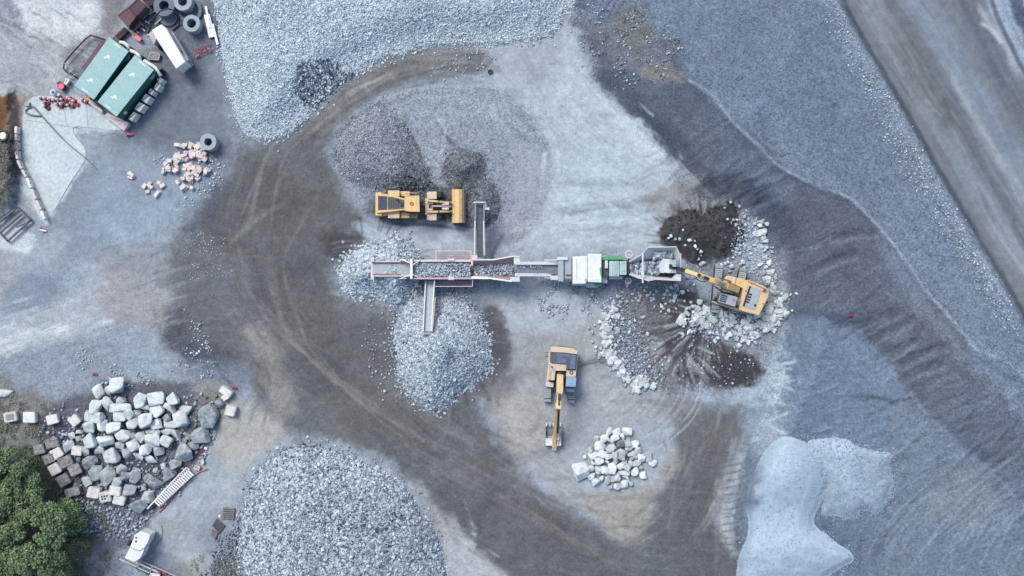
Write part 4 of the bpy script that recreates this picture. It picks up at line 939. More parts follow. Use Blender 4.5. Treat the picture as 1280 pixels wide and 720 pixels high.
def hull_mesh(name, seed, npts=15, boxy=0.55, bev=0.04):
    """an angular rock about one metre across: hull of scattered points, edges knocked off"""
    rnd = random.Random(seed); bm = bmesh.new()
    for _ in range(npts):
        v = Vector((rnd.gauss(0, 1), rnd.gauss(0, 1), rnd.gauss(0, 1))).normalized()
        m = max(abs(v.x), abs(v.y), abs(v.z))
        v = v * (1 - boxy) + v / m * boxy * 0.85
        bm.verts.new(v * 0.5 * rnd.uniform(0.82, 1.0))
    r = bmesh.ops.convex_hull(bm, input=bm.verts)
    bmesh.ops.delete(bm, geom=[v for v in bm.verts if not v.link_faces], context='VERTS')
    bmesh.ops.dissolve_limit(bm, angle_limit=0.16, verts=bm.verts, edges=bm.edges)
    if bev: bmesh.ops.bevel(bm, geom=list(bm.edges), offset=bev, segments=2, affect='EDGES', clamp_overlap=True)
    bmesh.ops.triangulate(bm, faces=bm.faces)
    bmesh.ops.subdivide_edges(bm, edges=[e for e in bm.edges if e.calc_length() > 0.28], cuts=1)
    for v in bm.verts:
        v.co += v.co.normalized() * 0.035 * mnoise.noise(v.co * 3.1 + Vector((seed * 3.7, 0, 0)))
    # fill the unit box so that sizes given in the plan are true
    xs = [v.co.x for v in bm.verts]; ys = [v.co.y for v in bm.verts]; zs = [v.co.z for v in bm.verts]
    for v in bm.verts:
        v.co.x = (v.co.x - (max(xs) + min(xs)) / 2) / (max(xs) - min(xs))
        v.co.y = (v.co.y - (max(ys) + min(ys)) / 2) / (max(ys) - min(ys))
        v.co.z = (v.co.z - (max(zs) + min(zs)) / 2) / (max(zs) - min(zs))
    me = bpy.data.meshes.new(name); bm.to_mesh(me); bm.free(); return me
BOULDERS = [hull_mesh('boulder', 100 + i, random.choice([10, 12, 14, 17]), boxy=.45, bev=.022) for i in range(18)]
ROCKS = [hull_mesh('rock', 300 + i, random.choice([10, 12, 14]), bev=0.0) for i in range(10)]
for me in BOULDERS + ROCKS: me.materials.append(ROCK)
def put_rock(name, meshes, px, py, wpx, hpx, tone, warm=0.0, rot=None, zoff=0.0, ht=None, sink=0.25, label=None, cat='boulder', group=None):
    z0 = gz(px, py) + zoff
    o = bpy.data.objects.new(name, random.choice(meshes)); COL.objects.link(o)
    sx, sy = wpx / 12.0, hpx / 12.0
    sz = ht if ht else 0.72 * min(sx, sy) * random.uniform(0.85, 1.15)
    o.scale = (sx, sy, sz)
    o.rotation_euler = (random.uniform(-.15, .15), random.uniform(-.15, .15), random.choice([0, math.pi]) + (rot if rot is not None else random.uniform(-.25, .25)))
    z = z0 + sz * (0.5 - sink)
    o.location = P(px, py, z)
    o.color = (tone, warm, 0, 1)
    return tag(o, label, cat, group)
ORD = ['first', 'second', 'third', 'fourth', 'fifth', 'sixth', 'seventh', 'eighth', 'ninth', 'tenth', 'eleventh', 'twelfth', 'thirteenth', 'fourteenth', 'fifteenth']
def row_labels(items, kind, place, rows):
    """items: (px,py,w,h,tone...) -> label per item: look, then place in its row"""
    order = sorted(range(len(items)), key=lambda i: items[i][1]); out = {}
    per = -(-len(items) // rows)
    for r in range(rows):
        row = sorted(order[r * per:(r + 1) * per], key=lambda i: items[i][0])
        for k, i in enumerate(row):
            w_ = (items[i][2] + items[i][3]) / 2
            sz = 'big' if w_ > 15.5 else ('small' if w_ < 10 else 'middling')
            tn = 'pale' if items[i][4] > 0.6 else ('grey' if items[i][4] > 0.35 else 'dark')
            rn = 'top' if r == 0 else ('bottom' if r == rows - 1 else ORD[r])
            out[i] = f"{sz} {tn} {kind}, {ORD[k]} from left in {rn} row of the {place}"
    return out
# ---- left heap, read off the photograph (6x enlargements)
LH = []
def add6(ox, oy, x, y, w_, h_, t, warm=0, rot=None): LH.append((ox + x / 6, oy + y / 6, w_ / 6, h_ / 6, t, warm, rot))
for r in [(140, 172, 98, 112, .78), (215, 172, 82, 82, .7), (285, 130, 118, 124, .86), (115, 295, 92, 124, .8), (210, 268, 98, 115, .74), (305, 240, 80, 55, .66),
          (305, 300, 165, 80, .86), (105, 368, 165, 92, .76), (300, 365, 105, 80, .82), (375, 345, 90, 95, .62), (168, 430, 75, 105, .92), (255, 450, 115, 90, .88),
          (70, 445, 95, 95, .62), (395, 415, 92, 94, .8), (450, 245, 104, 124, .76), (570, 232, 130, 104, .95), (700, 228, 94, 98, .78), (490, 305, 130, 58, .68),
          (580, 325, 112, 98, .86), (665, 305, 104, 94, .72), (790, 318, 84, 78, .66), (755, 375, 130, 124, .84), (498, 395, 112, 120, .8), (565, 415, 114, 80, .9),
          (680, 420, 115, 66, .74), (650, 370, 70, 60, .35), (545, 480, 115, 58, .6), (660, 470, 125, 58, .64), (85, 540, 98, 124, .74), (195, 548, 135, 84, .84),
          (325, 505, 114, 94, .86), (460, 520, 86, 84, .62), (540, 545, 124, 108, .84), (650, 545, 114, 98, .74), (715, 505, 78, 84, .6), (300, 580, 80, 56, .5),
          (400, 575, 112, 98, .8), (150, 615, 80, 74, .8), (245, 650, 132, 124, .66), (355, 635, 92, 82, .6), (490, 612, 94, 88, .95), (590, 625, 84, 84, .55),
          (440, 660, 90, 54, .7), (530, 685, 115, 72, .78), (430, 350, 60, 70, .45), (390, 515, 55, 60, .6), (205, 455, 60, 60, .5)]:
    add6(100, 460, *r)
for r in [(340, 165, 84, 88, .6), (415, 57, 64, 32, .75), (360, 90, 54, 52, .72), (408, 110, 44, 42, .66), (460, 205, 74, 74, .5), (500, 285, 115, 98, .3),
          (470, 335, 62, 84, .35), (540, 365, 114, 124, .42), (635, 390, 114, 144, .46), (735, 335, 88, 78, .6), (475, 432, 84, 78, .7), (765, 395, 84, 78, .28),
          (700, 435, 78, 80, .62), (830, 390, 88, 134, .48), (795, 500, 98, 98, .45)]:
    add6(30, 530, *r)
lab = row_labels(LH, 'boulder', 'left boulder heap', 8)
for i, (px, py, w_, h_, t, wm, rt) in enumerate(LH):
    lift = 0.55 * math.exp(-((px - 165) / 45) ** 2 - ((py - 532) / 36) ** 2)
    put_rock('boulder', BOULDERS, px, py, w_ * 1.0, h_ * 1.0, t - 0.03, wm, rt, zoff=lift + random.uniform(0, .12), label=lab[i], group='boulders heaped at the left', sink=0.2)
# ---- dark armour stones along the ladder
DKS = []
for ox, oy, rs in ((100, 460, [(970, 360, 155, 185, .32), (1050, 268, 75, 75, .34), (905, 500, 140, 140, .4), (855, 572, 84, 84, .36), (775, 552, 62, 52, .3), (785, 635, 140, 150, .42), (815, 515, 52, 62, .3)]),
                   (30, 530, [(935, 545, 98, 104, .5), (865, 618, 148, 104, .3), (985, 440, 134, 122, .36), (1085, 370, 124, 112, .3), (935, 405, 74, 72, .3), (990, 350, 54, 52, .4), (1045, 312, 54, 50, .6), (900, 470, 54, 54, .28), (1140, 300, 98, 84, .38)])):
    for x, y, w_, h_, t in rs: DKS.append((ox + x / 6, oy + y / 6, w_ / 6, h_ / 6, t))
lab = row_labels(DKS, 'armour stone', 'line beside the ladder', 5)
for i, (px, py, w_, h_, t) in enumerate(DKS):
    put_rock('boulder', BOULDERS, px, py, w_ * .98, h_ * .98, t, 0, random.uniform(-.4, .4), label=lab[i], group='dark armour stones beside the ladder')
# ---- centre heap
CH = []
for r in [(430, 177, 48, 64, .84), (485, 175, 58, 64, .78), (560, 177, 76, 58, .92), (335, 228, 46, 46, .55), (392, 228, 68, 54, .8), (472, 226, 64, 54, .88), (525, 222, 54, 64, .86),
          (360, 283, 84, 78, .9), (440, 255, 76, 48, .55), (510, 268, 58, 50, .22), (568, 255, 54, 74, .5), (623, 270, 64, 54, .92), (288, 313, 44, 48, .6), (442, 305, 78, 68, .78),
          (512, 318, 64, 32, .7), (575, 305, 54, 38, .6), (645, 318, 58, 58, .82), (375, 345, 74, 64, .92), (312, 358, 74, 58, .84), (475, 367, 48, 84, .66), (425, 367, 54, 48, .8),
          (525, 360, 54, 64, .5), (595, 342, 64, 38, .74), (625, 362, 44, 38, .6), (670, 377, 58, 66, .95), (725, 375, 52, 64, .55), (247, 367, 30, 30, .9), (355, 398, 68, 54, .86),
          (312, 408, 48, 38, .88), (415, 410, 38, 32, .85), (545, 405, 38, 44, .6), (595, 378, 30, 28, .5), (590, 415, 38, 44, .55), (630, 415, 74, 54, .64), (755, 413, 64, 48, .86),
          (220, 478, 124, 134, .82), (298, 455, 54, 58, .7), (348, 465, 48, 68, .7), (397, 468, 54, 68, .94), (455, 450, 66, 84, .92), (512, 433, 64, 48, .84), (565, 448, 54, 54, .55),
          (620, 475, 56, 66, .96), (680, 500, 58, 54, .95), (540, 482, 88, 44, .84), (298, 514, 54, 58, .76), (332, 552, 64, 64, .88), (372, 527, 34, 34, .88), (420, 535, 48, 84, .6),
          (460, 525, 34, 58, .72), (492, 517, 58, 68, .74), (175, 505, 32, 32, .6), (490, 585, 58, 64, .74), (540, 570, 64, 64, .82), (590, 557, 48, 58, .7), (552, 525, 64, 44, .78), (440, 597, 32, 30, .6),
          (470, 410, 40, 36, .5), (545, 335, 40, 30, .45), (665, 440, 36, 30, .5)]:
    CH.append((690 + r[0] / 6, 510 + r[1] / 6, r[2] / 6, r[3] / 6, r[4]))
lab = row_labels(CH, 'boulder', 'centre boulder heap', 6)
for i, (px, py, w_, h_, t) in enumerate(CH):
    lift = 0.7 * math.exp(-((px - 770) / 26) ** 2 - ((py - 573) / 22) ** 2)
    put_rock('boulder', BOULDERS, px, py, w_ * 1.06, h_ * 1.06, t, 0, zoff=lift + random.uniform(0, .08), label=lab[i], group='boulders heaped in the centre', sink=0.2)
# ---- concrete blocks
def block_mesh(seed):
    rnd = random.Random(seed); mb = MB()
    mb.box(-.5, .5, -.5, .5, -.5, .5)
    for v in mb.bm.verts: v.co += Vector((rnd.uniform(-.05, .05), rnd.uniform(-.05, .05), rnd.uniform(-.03, .03)))
    es = list(mb.bm.edges); bmesh.ops.bevel(mb.bm, geom=es, offset=0.06, segments=2, affect='EDGES')
    me = bpy.data.meshes.new('concrete_block'); mb.bm.to_mesh(me); mb.bm.free(); me.materials.append(BLOCKM); return me
BLK = [block_mesh(i) for i in range(7)]
BL = []
for x, y, w_, h_, t, rt in [(220, 140, 98, 68, .22, 15), (125, 187, 80, 68, .25, 12), (192, 258, 82, 68, .22, 20), (255, 217, 80, 78, .93, 30), (318, 280, 98, 78, .2, 22),
                            (240, 335, 80, 76, .95, 28), (388, 338, 90, 80, .28, 25), (303, 417, 88, 82, .26, 32), (370, 507, 104, 62, .34, 14), (530, 512, 88, 76, .88, -12),
                            (615, 542, 84, 72, .74, 8), (720, 565, 84, 72, .9, -14), (693, 497, 84, 66, .9, -10), (405, 200, 74, 66, .88, -10)]:
    BL.append((30 + x / 6, 530 + y / 6, w_ / 6, h_ / 6, t, rt))
for px, py, w_, h_, t, rt in [(14.5, 521, 15, 12.5, .75, 8), (38.5, 521.5, 15.5, 12.5, .95, 0), (67, 524, 13.5, 12, .93, 12), (94, 525, 12, 12, .92, 38),
                              (283.5, 489.5, 15, 9, .9, -35), (282.5, 496.5, 7, 7, .95, 25), (289, 513, 12, 12.5, .85, -15)]:
    BL.append((px, py, w_, h_, t, rt))
BLAB = ['dark grey concrete block, upper right of the paired blocks by the trees', 'small dark block, farthest left of the paired blocks by the trees',
        'dark block just left of the upper white cube by the trees', 'bright white concrete cube, upper of the two by the trees', 'dark oblong block between the two white cubes and the boulders',
        'bright white concrete cube, lower of the two by the trees', 'mottled dark block touching the boulder heap at its left end', 'dark grey square block below the two white cubes',
        'dark block with a pale top corner, lowest by the trees', 'cream concrete block below the big rounded boulders', 'cream hollow block with dark openings in its top',
        'cream rounded block at the lower right of the hollow block', 'cream block just above the hollow block', 'pale cracked block at the left edge of the boulder heap',
        'grey hollow-topped block, leftmost in the row above the trees', 'bright white block, second in the row above the trees', 'tilted white block, third in the row above the trees',
        'white block turned on its corner beside the boulder heap', 'split white block at the top of the dark armour stones', 'tiny white block under the split white block',
        'pale cube standing alone right of the big armour stone']
for (px, py, w_, h_, t, rt), lb in zip(BL, BLAB):
    hgt = random.uniform(.7, .85); z = gz(px, py) + hgt / 2 - .04
    o = bpy.data.objects.new('concrete_block', random.choice(BLK)); COL.objects.link(o)
    o.location = P(px, py, z); o.scale = (w_ / 12, h_ / 12, hgt); o.rotation_euler = (random.uniform(-.06, .06), random.uniform(-.06, .06), R(rt))
    o.color = (t + .04, 0.16 if t > .6 else 0.04, 0, 1); tag(o, lb, 'concrete block', 'cast concrete blocks')
    if lb.startswith('cream hollow'):
        mb = MB()
        for a, b in ((-.22, .1), (0, .1), (.22, .1), (-.22, -.16), (0.02, -.16)): mb.box(a - .07, a + .07, b - .09, b + .09, .47, .512)
        mb.build('opening_shade', paint('void_shade', (40, 40, 44), dirt=.1), o)  # raised dark pads on a solid block; shade of the hollows painted on
    if 'hollow-topped' in lb:
        mb = MB(); mb.box(-.33, .33, -.3, .3, .47, .51); mb.build('recess', paint('recess_grey', (150, 152, 160), dirt=.3), o)
o = put_rock('boulder', BOULDERS, 4, 491, 24, 10, .82, .3, -.2, label='flat pale slab of stone cut by the left edge above the block row')
# ---- pinkish building stone pile by the concrete ring
BR = paint('pink_cut_stone', (238, 226, 226), rough=.85, dirt=.5, dirt_c=(186, 170, 172), scale=2.5, bump=.3)
brk = []
for i in range(6):
    rnd = random.Random(50 + i); mb = MB(); mb.box(-.5, .5, -.5, .5, -.5, .5)
    for v in mb.bm.verts: v.co += Vector((rnd.uniform(-.16, .12), rnd.uniform(-.14, .12), rnd.uniform(-.08, .08)))
    bmesh.ops.bevel(mb.bm, geom=list(mb.bm.edges), offset=.05, segments=1, affect='EDGES')
    me = bpy.data.meshes.new('cut_stone'); mb.bm.to_mesh(me); mb.bm.free(); me.materials.append(BR); brk.append(me)
def put_brick(px, py, l, w_, rt, dz=0, lb=None, grp='pinkish cut stones dumped beside the concrete ring'):
    o = bpy.data.objects.new('cut_stone', random.choice(brk)); COL.objects.link(o)
    h = random.uniform(.25, .4); o.location = P(px, py, gz(px, py) + h * .45 + dz); o.scale = (l, w_, h)
    o.rotation_euler = (random.uniform(-.3, .3), random.uniform(-.3, .3), rt)
    tag(o, lb, 'cut stone', grp)
for x, y, l, w_, rt in [(160, 447, 60, 32, -40), (150, 470, 40, 22, -20), (265, 540, 45, 32, 60), (305, 525, 40, 26, 50), (322, 547, 34, 28, -30), (293, 586, 34, 26, 0), (388, 513, 36, 28, -30), (413, 535, 46, 34, 35), (370, 605, 62, 30, 50)]:
    q = {160: 'long pink stone lying apart at the far left of the dumped stones', 150: 'thin pink sliver under the long stone at the far left', 265: 'pale stone, leftmost of the loose four below the dump', 305: 'pale stone, topmost of the loose four below the dump',
         322: 'pale stone, rightmost of the loose four below the dump', 293: 'pale stone, lowest of the loose four below the dump', 388: 'pale stone, upper left of the loose pair nearest the dump', 413: 'pale stone, lower right of the loose pair nearest the dump', 370: 'long pink stone lying alone below the loose pair'}[x]
    put_brick(140 + x / 6.545, 150 + y / 6.545, l / 6.545 / 12, w_ / 6.545 / 12, R(rt), lb=q, grp='stray cut stones')
seg = [((520, 215), (600, 200), 6), ((600, 190), (760, 300), 26), ((520, 290), (620, 330), 15), ((430, 330), (560, 420), 16), ((590, 370), (720, 480), 30), ((540, 470), (660, 560), 13), ((400, 410), (440, 440), 3), ((700, 400), (790, 420), 6), ((640, 270), (760, 330), 8)]
for (x0, y0), (x1, y1), n_ in seg:
    for _ in range(n_):
        x, y = random.uniform(x0, x1), random.uniform(y0, y1)
        put_brick(140 + x / 6.545, 150 + y / 6.545, random.uniform(.3, .75), random.uniform(.24, .48), random.uniform(0, 6), dz=random.choice([0, 0, .2]),
                  lb='pinkish white stone tumbled in the dump of cut stones beside the concrete ring')
# ---- coarse rocks around the feed pile
feed = []
def zone(fn, n_, s0, s1, pw=2.0, t0=.55, t1=1.0, lb='', up=0):
    for _ in range(n_):
        px, py = fn(); s = s0 + (s1 - s0) * random.random() ** pw
        feed.append((s, px, py, random.uniform(t0, t1), lb, up))
def along(pts, sd_):
    def f():
        i = random.randrange(len(pts) - 1); t = random.random(); a, b = pts[i], pts[i + 1]
        return a[0] + (b[0] - a[0]) * t + random.gauss(0, sd_), a[1] + (b[1] - a[1]) * t + random.gauss(0, sd_)
    return f
zone(along([(758, 392), (756, 420), (764, 448), (778, 468), (792, 478), (812, 480)], 4.5), 150, .3, .95, 2.2, lb='pale broken rock on the left rim of the feed pile below the crusher')
zone(along([(770, 375), (764, 392), (768, 420)], 7), 40, .25, .6, lb='pale broken rock on the left rim of the feed pile below the crusher')
zone(along([(858, 402), (876, 390), (900, 400), (930, 404), (955, 398), (966, 386)], 8), 210, .3, 1.0, 2.0, lb='pale broken rock spread below the tracks of the right excavator')
zone(along([(868, 408), (900, 418), (930, 420), (955, 412)], 6), 70, .25, .7, lb='pale broken rock spread below the tracks of the right excavator')
zone(along([(946, 268), (955, 300), (960, 340), (968, 375), (970, 400)], 5), 70, .3, .9, lb='pale broken rock on the right edge of the feed pile')
zone(along([(835, 285), (860, 300), (880, 322), (915, 326), (932, 318)], 9), 34, .25, .6, 2.5, lb='pale broken rock scattered over the dark soil above the excavator arm')
zone(along([(905, 262), (930, 272), (940, 318)], 7), 22, .25, .5, lb='pale broken rock scattered over the dark soil above the excavator arm')
zone(along([(790, 360), (830, 372), (850, 365)], 9), 60, .2, .5, lb='pale broken rock just below the crusher hopper')
zone(along([(745, 405), (742, 418), (751, 455), (741, 372)], 3), 12, .25, .6, lb='pale broken rock lying loose left of the feed pile')
zone(along([(780, 395), (805, 420), (820, 460), (800, 470)], 14), 60, .15, .34, lb='pale broken rock on the left rim of the feed pile below the crusher')
zone(along([(980, 378), (990, 366), (985, 390)], 4), 7, .2, .45, lb='small pale rock rolled out beyond the right edge of the feed pile')
feed.sort(reverse=True)
for s, px, py, t, lb, up_ in feed[:300]:
    k = random.uniform(.75, 1.2)
    put_rock('rock', ROCKS, px, py, s * 12 * k, s * 12 / k, t * .95, 0, random.uniform(0, 3), label=lb, cat='rock', group='broken rocks around the feed pile', zoff=random.uniform(0, .1))
rest = np.array([f[:4] for f in feed[300:]])
z = gzv(rest[:, 1], rest[:, 2]) + rest[:, 0] * .2; x, y = to_world(rest[:, 1], rest[:, 2], z)
def stone_obj(name, x, y, z, sz, tn, mat, label, cat='loose stones', kind='stuff'):
    sv, sf, st = stones_arrays(x, y, z, sz, np.clip(tn, 0, 1))
    me = bpy.data.meshes.new(name)
    me.vertices.add(len(sv)); me.vertices.foreach_set('co', sv.astype(np.float32).ravel())
    me.loops.add(len(sf) * 4); me.loops.foreach_set('vertex_index', sf.astype(np.int32).ravel())
    me.polygons.add(len(sf)); me.polygons.foreach_set('loop_start', np.arange(0, len(sf) * 4, 4, dtype=np.int32))
    me.update(calc_edges=True)
    at = me.attributes.new('tone', 'FLOAT', 'POINT'); at.data.foreach_set('value', st.astype(np.float32))
    return tag(link(name, me, mat), label, cat, None, kind)
stone_obj('broken_stone', x, y, z, rest[:, 0], rest[:, 3], STONE, 'small broken stone between the rocks of the feed pile')
loose('broken_stone', 'stone chips littering the left flank of the feed pile', [(758, 384), (780, 378), (796, 400), (800, 432), (826, 474), (795, 478), (764, 440)], 2400, (.05, .2), STONE, (.1, .9), warp=8)
loose('broken_stone', 'stone chips between the rocks below the right excavator', [(866, 394), (884, 380), (958, 380), (972, 408), (930, 422), (870, 412)], 1700, (.05, .22), STONE, (.2, 1), warp=8)
loose('broken_stone', 'stone chips on the pale upper right shoulder of the feed pile', [(925, 266), (952, 285), (966, 330), (945, 345), (920, 330)], 1100, (.05, .18), STONE, (.4, 1), warp=6)
loose('broken_stone', 'few chips fanned over the dark soil below the feed pile', [(838, 420), (900, 435), (940, 440), (925, 480), (860, 484)], 150, (.05, .2), STONE, (.5, 1), warp=8)
loose('spilled_fines', 'fines spilled along the lower side of the crusher and screener', [(520, 352), (700, 352), (800, 356), (850, 352), (845, 368), (760, 366), (640, 362), (540, 366)], 1500, (.04, .14), STONE, (.2, .9), cluster=1.2)
loose('stone_chips', 'pale stone chips strewn over the ground near the pink stones', [(195, 200), (240, 200), (285, 205), (270, 235), (240, 255), (225, 262), (250, 215), (210, 190)], 160, (.06, .25), STONE, (.6, 1))
loose('stone_chips', 'pale stone chips in two faint patches on the dark haul track', [(235, 300), (270, 295), (275, 310), (240, 320), (290, 340), (240, 345)], 200, (.05, .14), STONE, (.5, .9))
loose('stone_chips', 'loose chips scattered across the dusty yard above the boulder heap', [(100, 430), (140, 450), (200, 470), (240, 420), (230, 390), (270, 440), (250, 470), (120, 480)], 420, (.05, .22), STONE, (.4, 1), cluster=1)
loose('stone_chips', 'chips rolled off the stone heap on to the dirt beside the round heap', [(470, 370), (500, 380), (500, 500), (470, 480), (455, 420)], 220, (.06, .25), STONE, (.3, .95))
loose('stone_chips', 'pale chips under the crusher conveyor and on the working floor', [(670, 358), (745, 358), (760, 375), (745, 395), (690, 390)], 420, (.06, .26), STONE, (.4, 1), cluster=1.5)
loose('stone_chips', 'rubble scattered between boulders and blocks', [(50, 560), (60, 530), (95, 500), (240, 500), (285, 500), (240, 590), (190, 640), (130, 640), (80, 600)], 1900, (.06, .34), STONE, (.1, .8))
loose('stone_chips', 'grey rubble slope right of the trees', [(95, 630), (140, 632), (180, 650), (160, 670), (120, 672), (100, 655)], 900, (.08, .3), STONE, (.15, .75))
loose('stone_chips', 'dark rubble along the foot of the gravel heap at the bottom', [(268, 690), (300, 660), (305, 720), (262, 730)], 800, (.08, .26), STONE, (.0, .5))
loose('stone_chips', 'scattered chips across the brown strip at the top centre', [(705, 20), (760, 5), (830, 30), (850, 80), (800, 110), (740, 95)], 700, (.05, .2), STONE, (.1, .9), cluster=1)
loose('stone_chips', 'stray chips sprinkled over the haul track near the top', [(540, 60), (620, 60), (600, 100), (540, 95)], 160, (.05, .2), STONE, (.5, 1))
loose('grit', 'grit sprinkled along the upper edge of the big stockpile', [(1022, 0), (1040, 0), (1110, 125), (1262, 388), (1250, 396), (1120, 200)], 1700, (.05, .16), STONE, (.5, 1))
# ================================================================== MACHINES
class ZM(MB):
    """shapes measured on an enlargement of the photograph: (x,y) in it = pixel (ox + x/s, oy + y/s); heights above the thing's base"""
    def __init__(s, root, ox=0, oy=0, sc=1):
        super().__init__(); s.root = root; s.ox, s.oy, s.sc = ox, oy, sc; s.g = root.location.z
        s.M = (Matrix.Translation(root.location) @ Matrix.Rotation(root.rotation_euler.z, 4, 'Z')).inverted()
    def p(s, x, y, z): return P(s.ox + x / s.sc, s.oy + y / s.sc, s.g + z)
    def _faces(s, vs, fs):
        bv = [s.bm.verts.new(s.M @ Vector(v)) for v in vs]
        for f in fs:
            try: s.bm.faces.new([bv[i] for i in f])
            except ValueError: pass
        return s
    def zp(s, pts, z0, z1):
        q = [s.p(a, b, z1) for a, b in pts]
        ar = sum(q[i].x * q[(i + 1) % len(q)].y - q[(i + 1) % len(q)].x * q[i].y for i in range(len(q)))
        if ar < 0: q = q[::-1]
        return s.ext([(a.x, a.y) for a in q], s.g + z0, s.g + z1)
    def zb(s, x0, x1, y0, y1, z0, z1): return s.zp([(x0, y0), (x1, y0), (x1, y1), (x0, y1)], z0, z1)
    def zbar(s, a, b, w_, h_): return s.bar(s.p(*a), s.p(*b), w_, h_)
    def ztube(s, pts, r, n=8): return s.tube([s.p(*q) for q in pts], r, n)
    def zcyl(s, x, y, r, z0, z1, n=20, r2=None):
        c = s.p(x, y, z1); return s.cyl((c.x, c.y), r, s.g + z0, s.g + z1, n, r2)
    def zring(s, x, y, r0, r1, z0, z1):
        c = s.p(x, y, z1); return s.ring((c.x, c.y), r0, r1, s.g + z0, s.g + z1)
    def plate(s, pts, th=0.06):
        """a thin plate through points (x,y,z) given on the enlargement"""
        q = [s.p(*a) for a in pts]; nrm = (q[1] - q[0]).cross(q[2] - q[0]).normalized() * th / 2
        return s.prism([v - nrm for v in q], [v + nrm for v in q])

YEL = paint('machine_yellow', (247, 204, 138), rough=.5, dirt=.85, dirt_c=(206, 188, 164), bump=.15, scale=2.6)
YEL2 = paint('machine_yellow_worn', (238, 206, 158), rough=.6, dirt=.85, dirt_c=(196, 182, 170), bump=.15, scale=2.8)
PEACH = paint('dusty_peach_paint', (230, 208, 188), rough=.6, dirt=.5, dirt_c=(200, 186, 178))
BLACK = paint('greasy_black_steel', (38, 38, 44), rough=.5, dirt=.4, dirt_c=(92, 90, 92))
TYRE = paint('tyre_rubber', (60, 60, 66), rough=.9, dirt=.5, dirt_c=(120, 116, 114), bump=.5)
GLASS = paint('cab_glass', (50, 62, 84), rough=.12, dirt=.15, dirt_c=(120, 130, 146), spec=.8, bump=0)
BGLASS = paint('blue_reflecting_panel', (112, 130, 160), rough=.3, dirt=.7, dirt_c=(62, 72, 96), scale=3, spec=.6, bump=0)
STEEL = paint('scoured_steel', (160, 164, 172), rough=.4, metal=.3, dirt=.5, dirt_c=(120, 116, 118))
GREY = paint('light_grey_paint', (176, 186, 200), rough=.5, dirt=.4, dirt_c=(146, 152, 164))
DGREY = paint('dark_grey_paint', (84, 88, 98), rough=.55, dirt=.5, dirt_c=(120, 122, 130))
WHITE = paint('white_paint', (246, 248, 250), rough=.45, dirt=.5, dirt_c=(206, 212, 222), bump=.05, scale=1.4)
DWHITE = paint('dusty_white_paint', (222, 230, 238), rough=.55, dirt=.45, dirt_c=(184, 192, 204))
TRACK = paint('track_steel', (178, 184, 194), rough=.6, dirt=.5, dirt_c=(112, 114, 120), bump=.3)
TRACKD = paint('track_gap', (66, 68, 76), rough=.8)
ORANGE = paint('orange_paint', (214, 120, 50), rough=.4, dirt=.2)
MAROON = paint('faded_red_paint', (186, 152, 166), rough=.6, dirt=.55, dirt_c=(176, 168, 178))
PINKW = paint('pinkish_white_paint', (232, 216, 224), rough=.55, dirt=.4, dirt_c=(190, 172, 184))
GREENM = paint('machine_green', (66, 168, 120), rough=.5, dirt=.45, dirt_c=(160, 190, 186))
MINT = paint('pale_mint_panel', (186, 214, 214), rough=.5, dirt=.4, dirt_c=(150, 172, 176))
BELT = paint('conveyor_belt', (132, 142, 158), rough=.75, dirt=.6, dirt_c=(166, 176, 190), scale=3)
BELTP = paint('dusty_belt', (188, 198, 210), rough=.8, dirt=.5, dirt_c=(160, 170, 186), scale=3)
RED = paint('red_plastic', (196, 40, 62), rough=.45, dirt=.25, dirt_c=(150, 90, 100))

# ------------------------------------------------ wheel loader
g = gz(524, 258)
t = empty('wheel_loader', (*P(524, 258, g).xy, g - .02), 'yellow wheel loader with raised bucket pointing right beside the dark fines', 'wheel loader')
Z = lambda: ZM(t, 450, 220, 7.11)
m = Z(); m.zp([(138, 352), (138, 300), (150, 150), (175, 141), (195, 150), (195, 352)], .7, 1.9); m.zp([(150, 150), (272, 166), (400, 200), (400, 302), (272, 318), (150, 330)], .8, 2.15)
m.build('engine_hood', YEL, t, bevel=.04)
m = Z(); m.zp([(160, 176), (240, 180), (240, 298), (160, 302)], 2.0, 2.19); m.build('radiator_grille', GLASS, t)
m = Z(); m.zp([(246, 182), (300, 190), (392, 212), (392, 288), (300, 296), (246, 300)], 2.0, 2.18)
m.build('hood_panel', DGREY, t)
m = Z()
for k in range(5): m.zb(256 + k * 20, 262 + k * 20, 198, 284, 2.18, 2.2)
m.zb(358, 384, 236, 264, 2.1, 2.3); m.build('hood_vent', BLACK, t)
m = Z(); m.zb(137, 158, 145, 352, .5, 1.5); m.zb(176, 260, 318, 352, .9, 1.5); m.build('counterweight', YEL2, t, bevel=.05)
for y0, y1 in ((310, 376), (128, 182)):
    m = Z(); m.zp([(248, y0), (352, y0), (352, y1), (248, y1)], 1.55, 1.7); m.zp([(356, y0 + 8), (442, y0 + 8), (442, y1 - 2), (356, y1 - 2)], 1.1, 1.3)
    m.build('rear_fender', YEL2, t, bevel=.05)
m = Z(); m.zb(412, 505, 318, 346, 1.2, 1.45); m.build('step', BLACK, t)
m = Z(); m.zb(440, 512, 346, 374, .5, .75); m.build('ladder_step', YEL2, t, bevel=.02)
m = Z(); m.zp([(402, 186), (522, 180), (526, 312), (402, 308)], 1.1, 3.15); c = m.build('cab', GLASS, t, bevel=.03)
m = Z(); m.zp([(396, 182), (440, 176), (528, 172), (532, 320), (440, 318), (396, 310)], 3.15, 3.3); rf = m.build('cab_roof', YEL, c, bevel=.05)
m = Z(); m.zring(458, 244, .12, .2, 3.3, 3.38); m.zcyl(462, 240, .1, 3.3, 3.36); m.build('beacon', ORANGE, c)
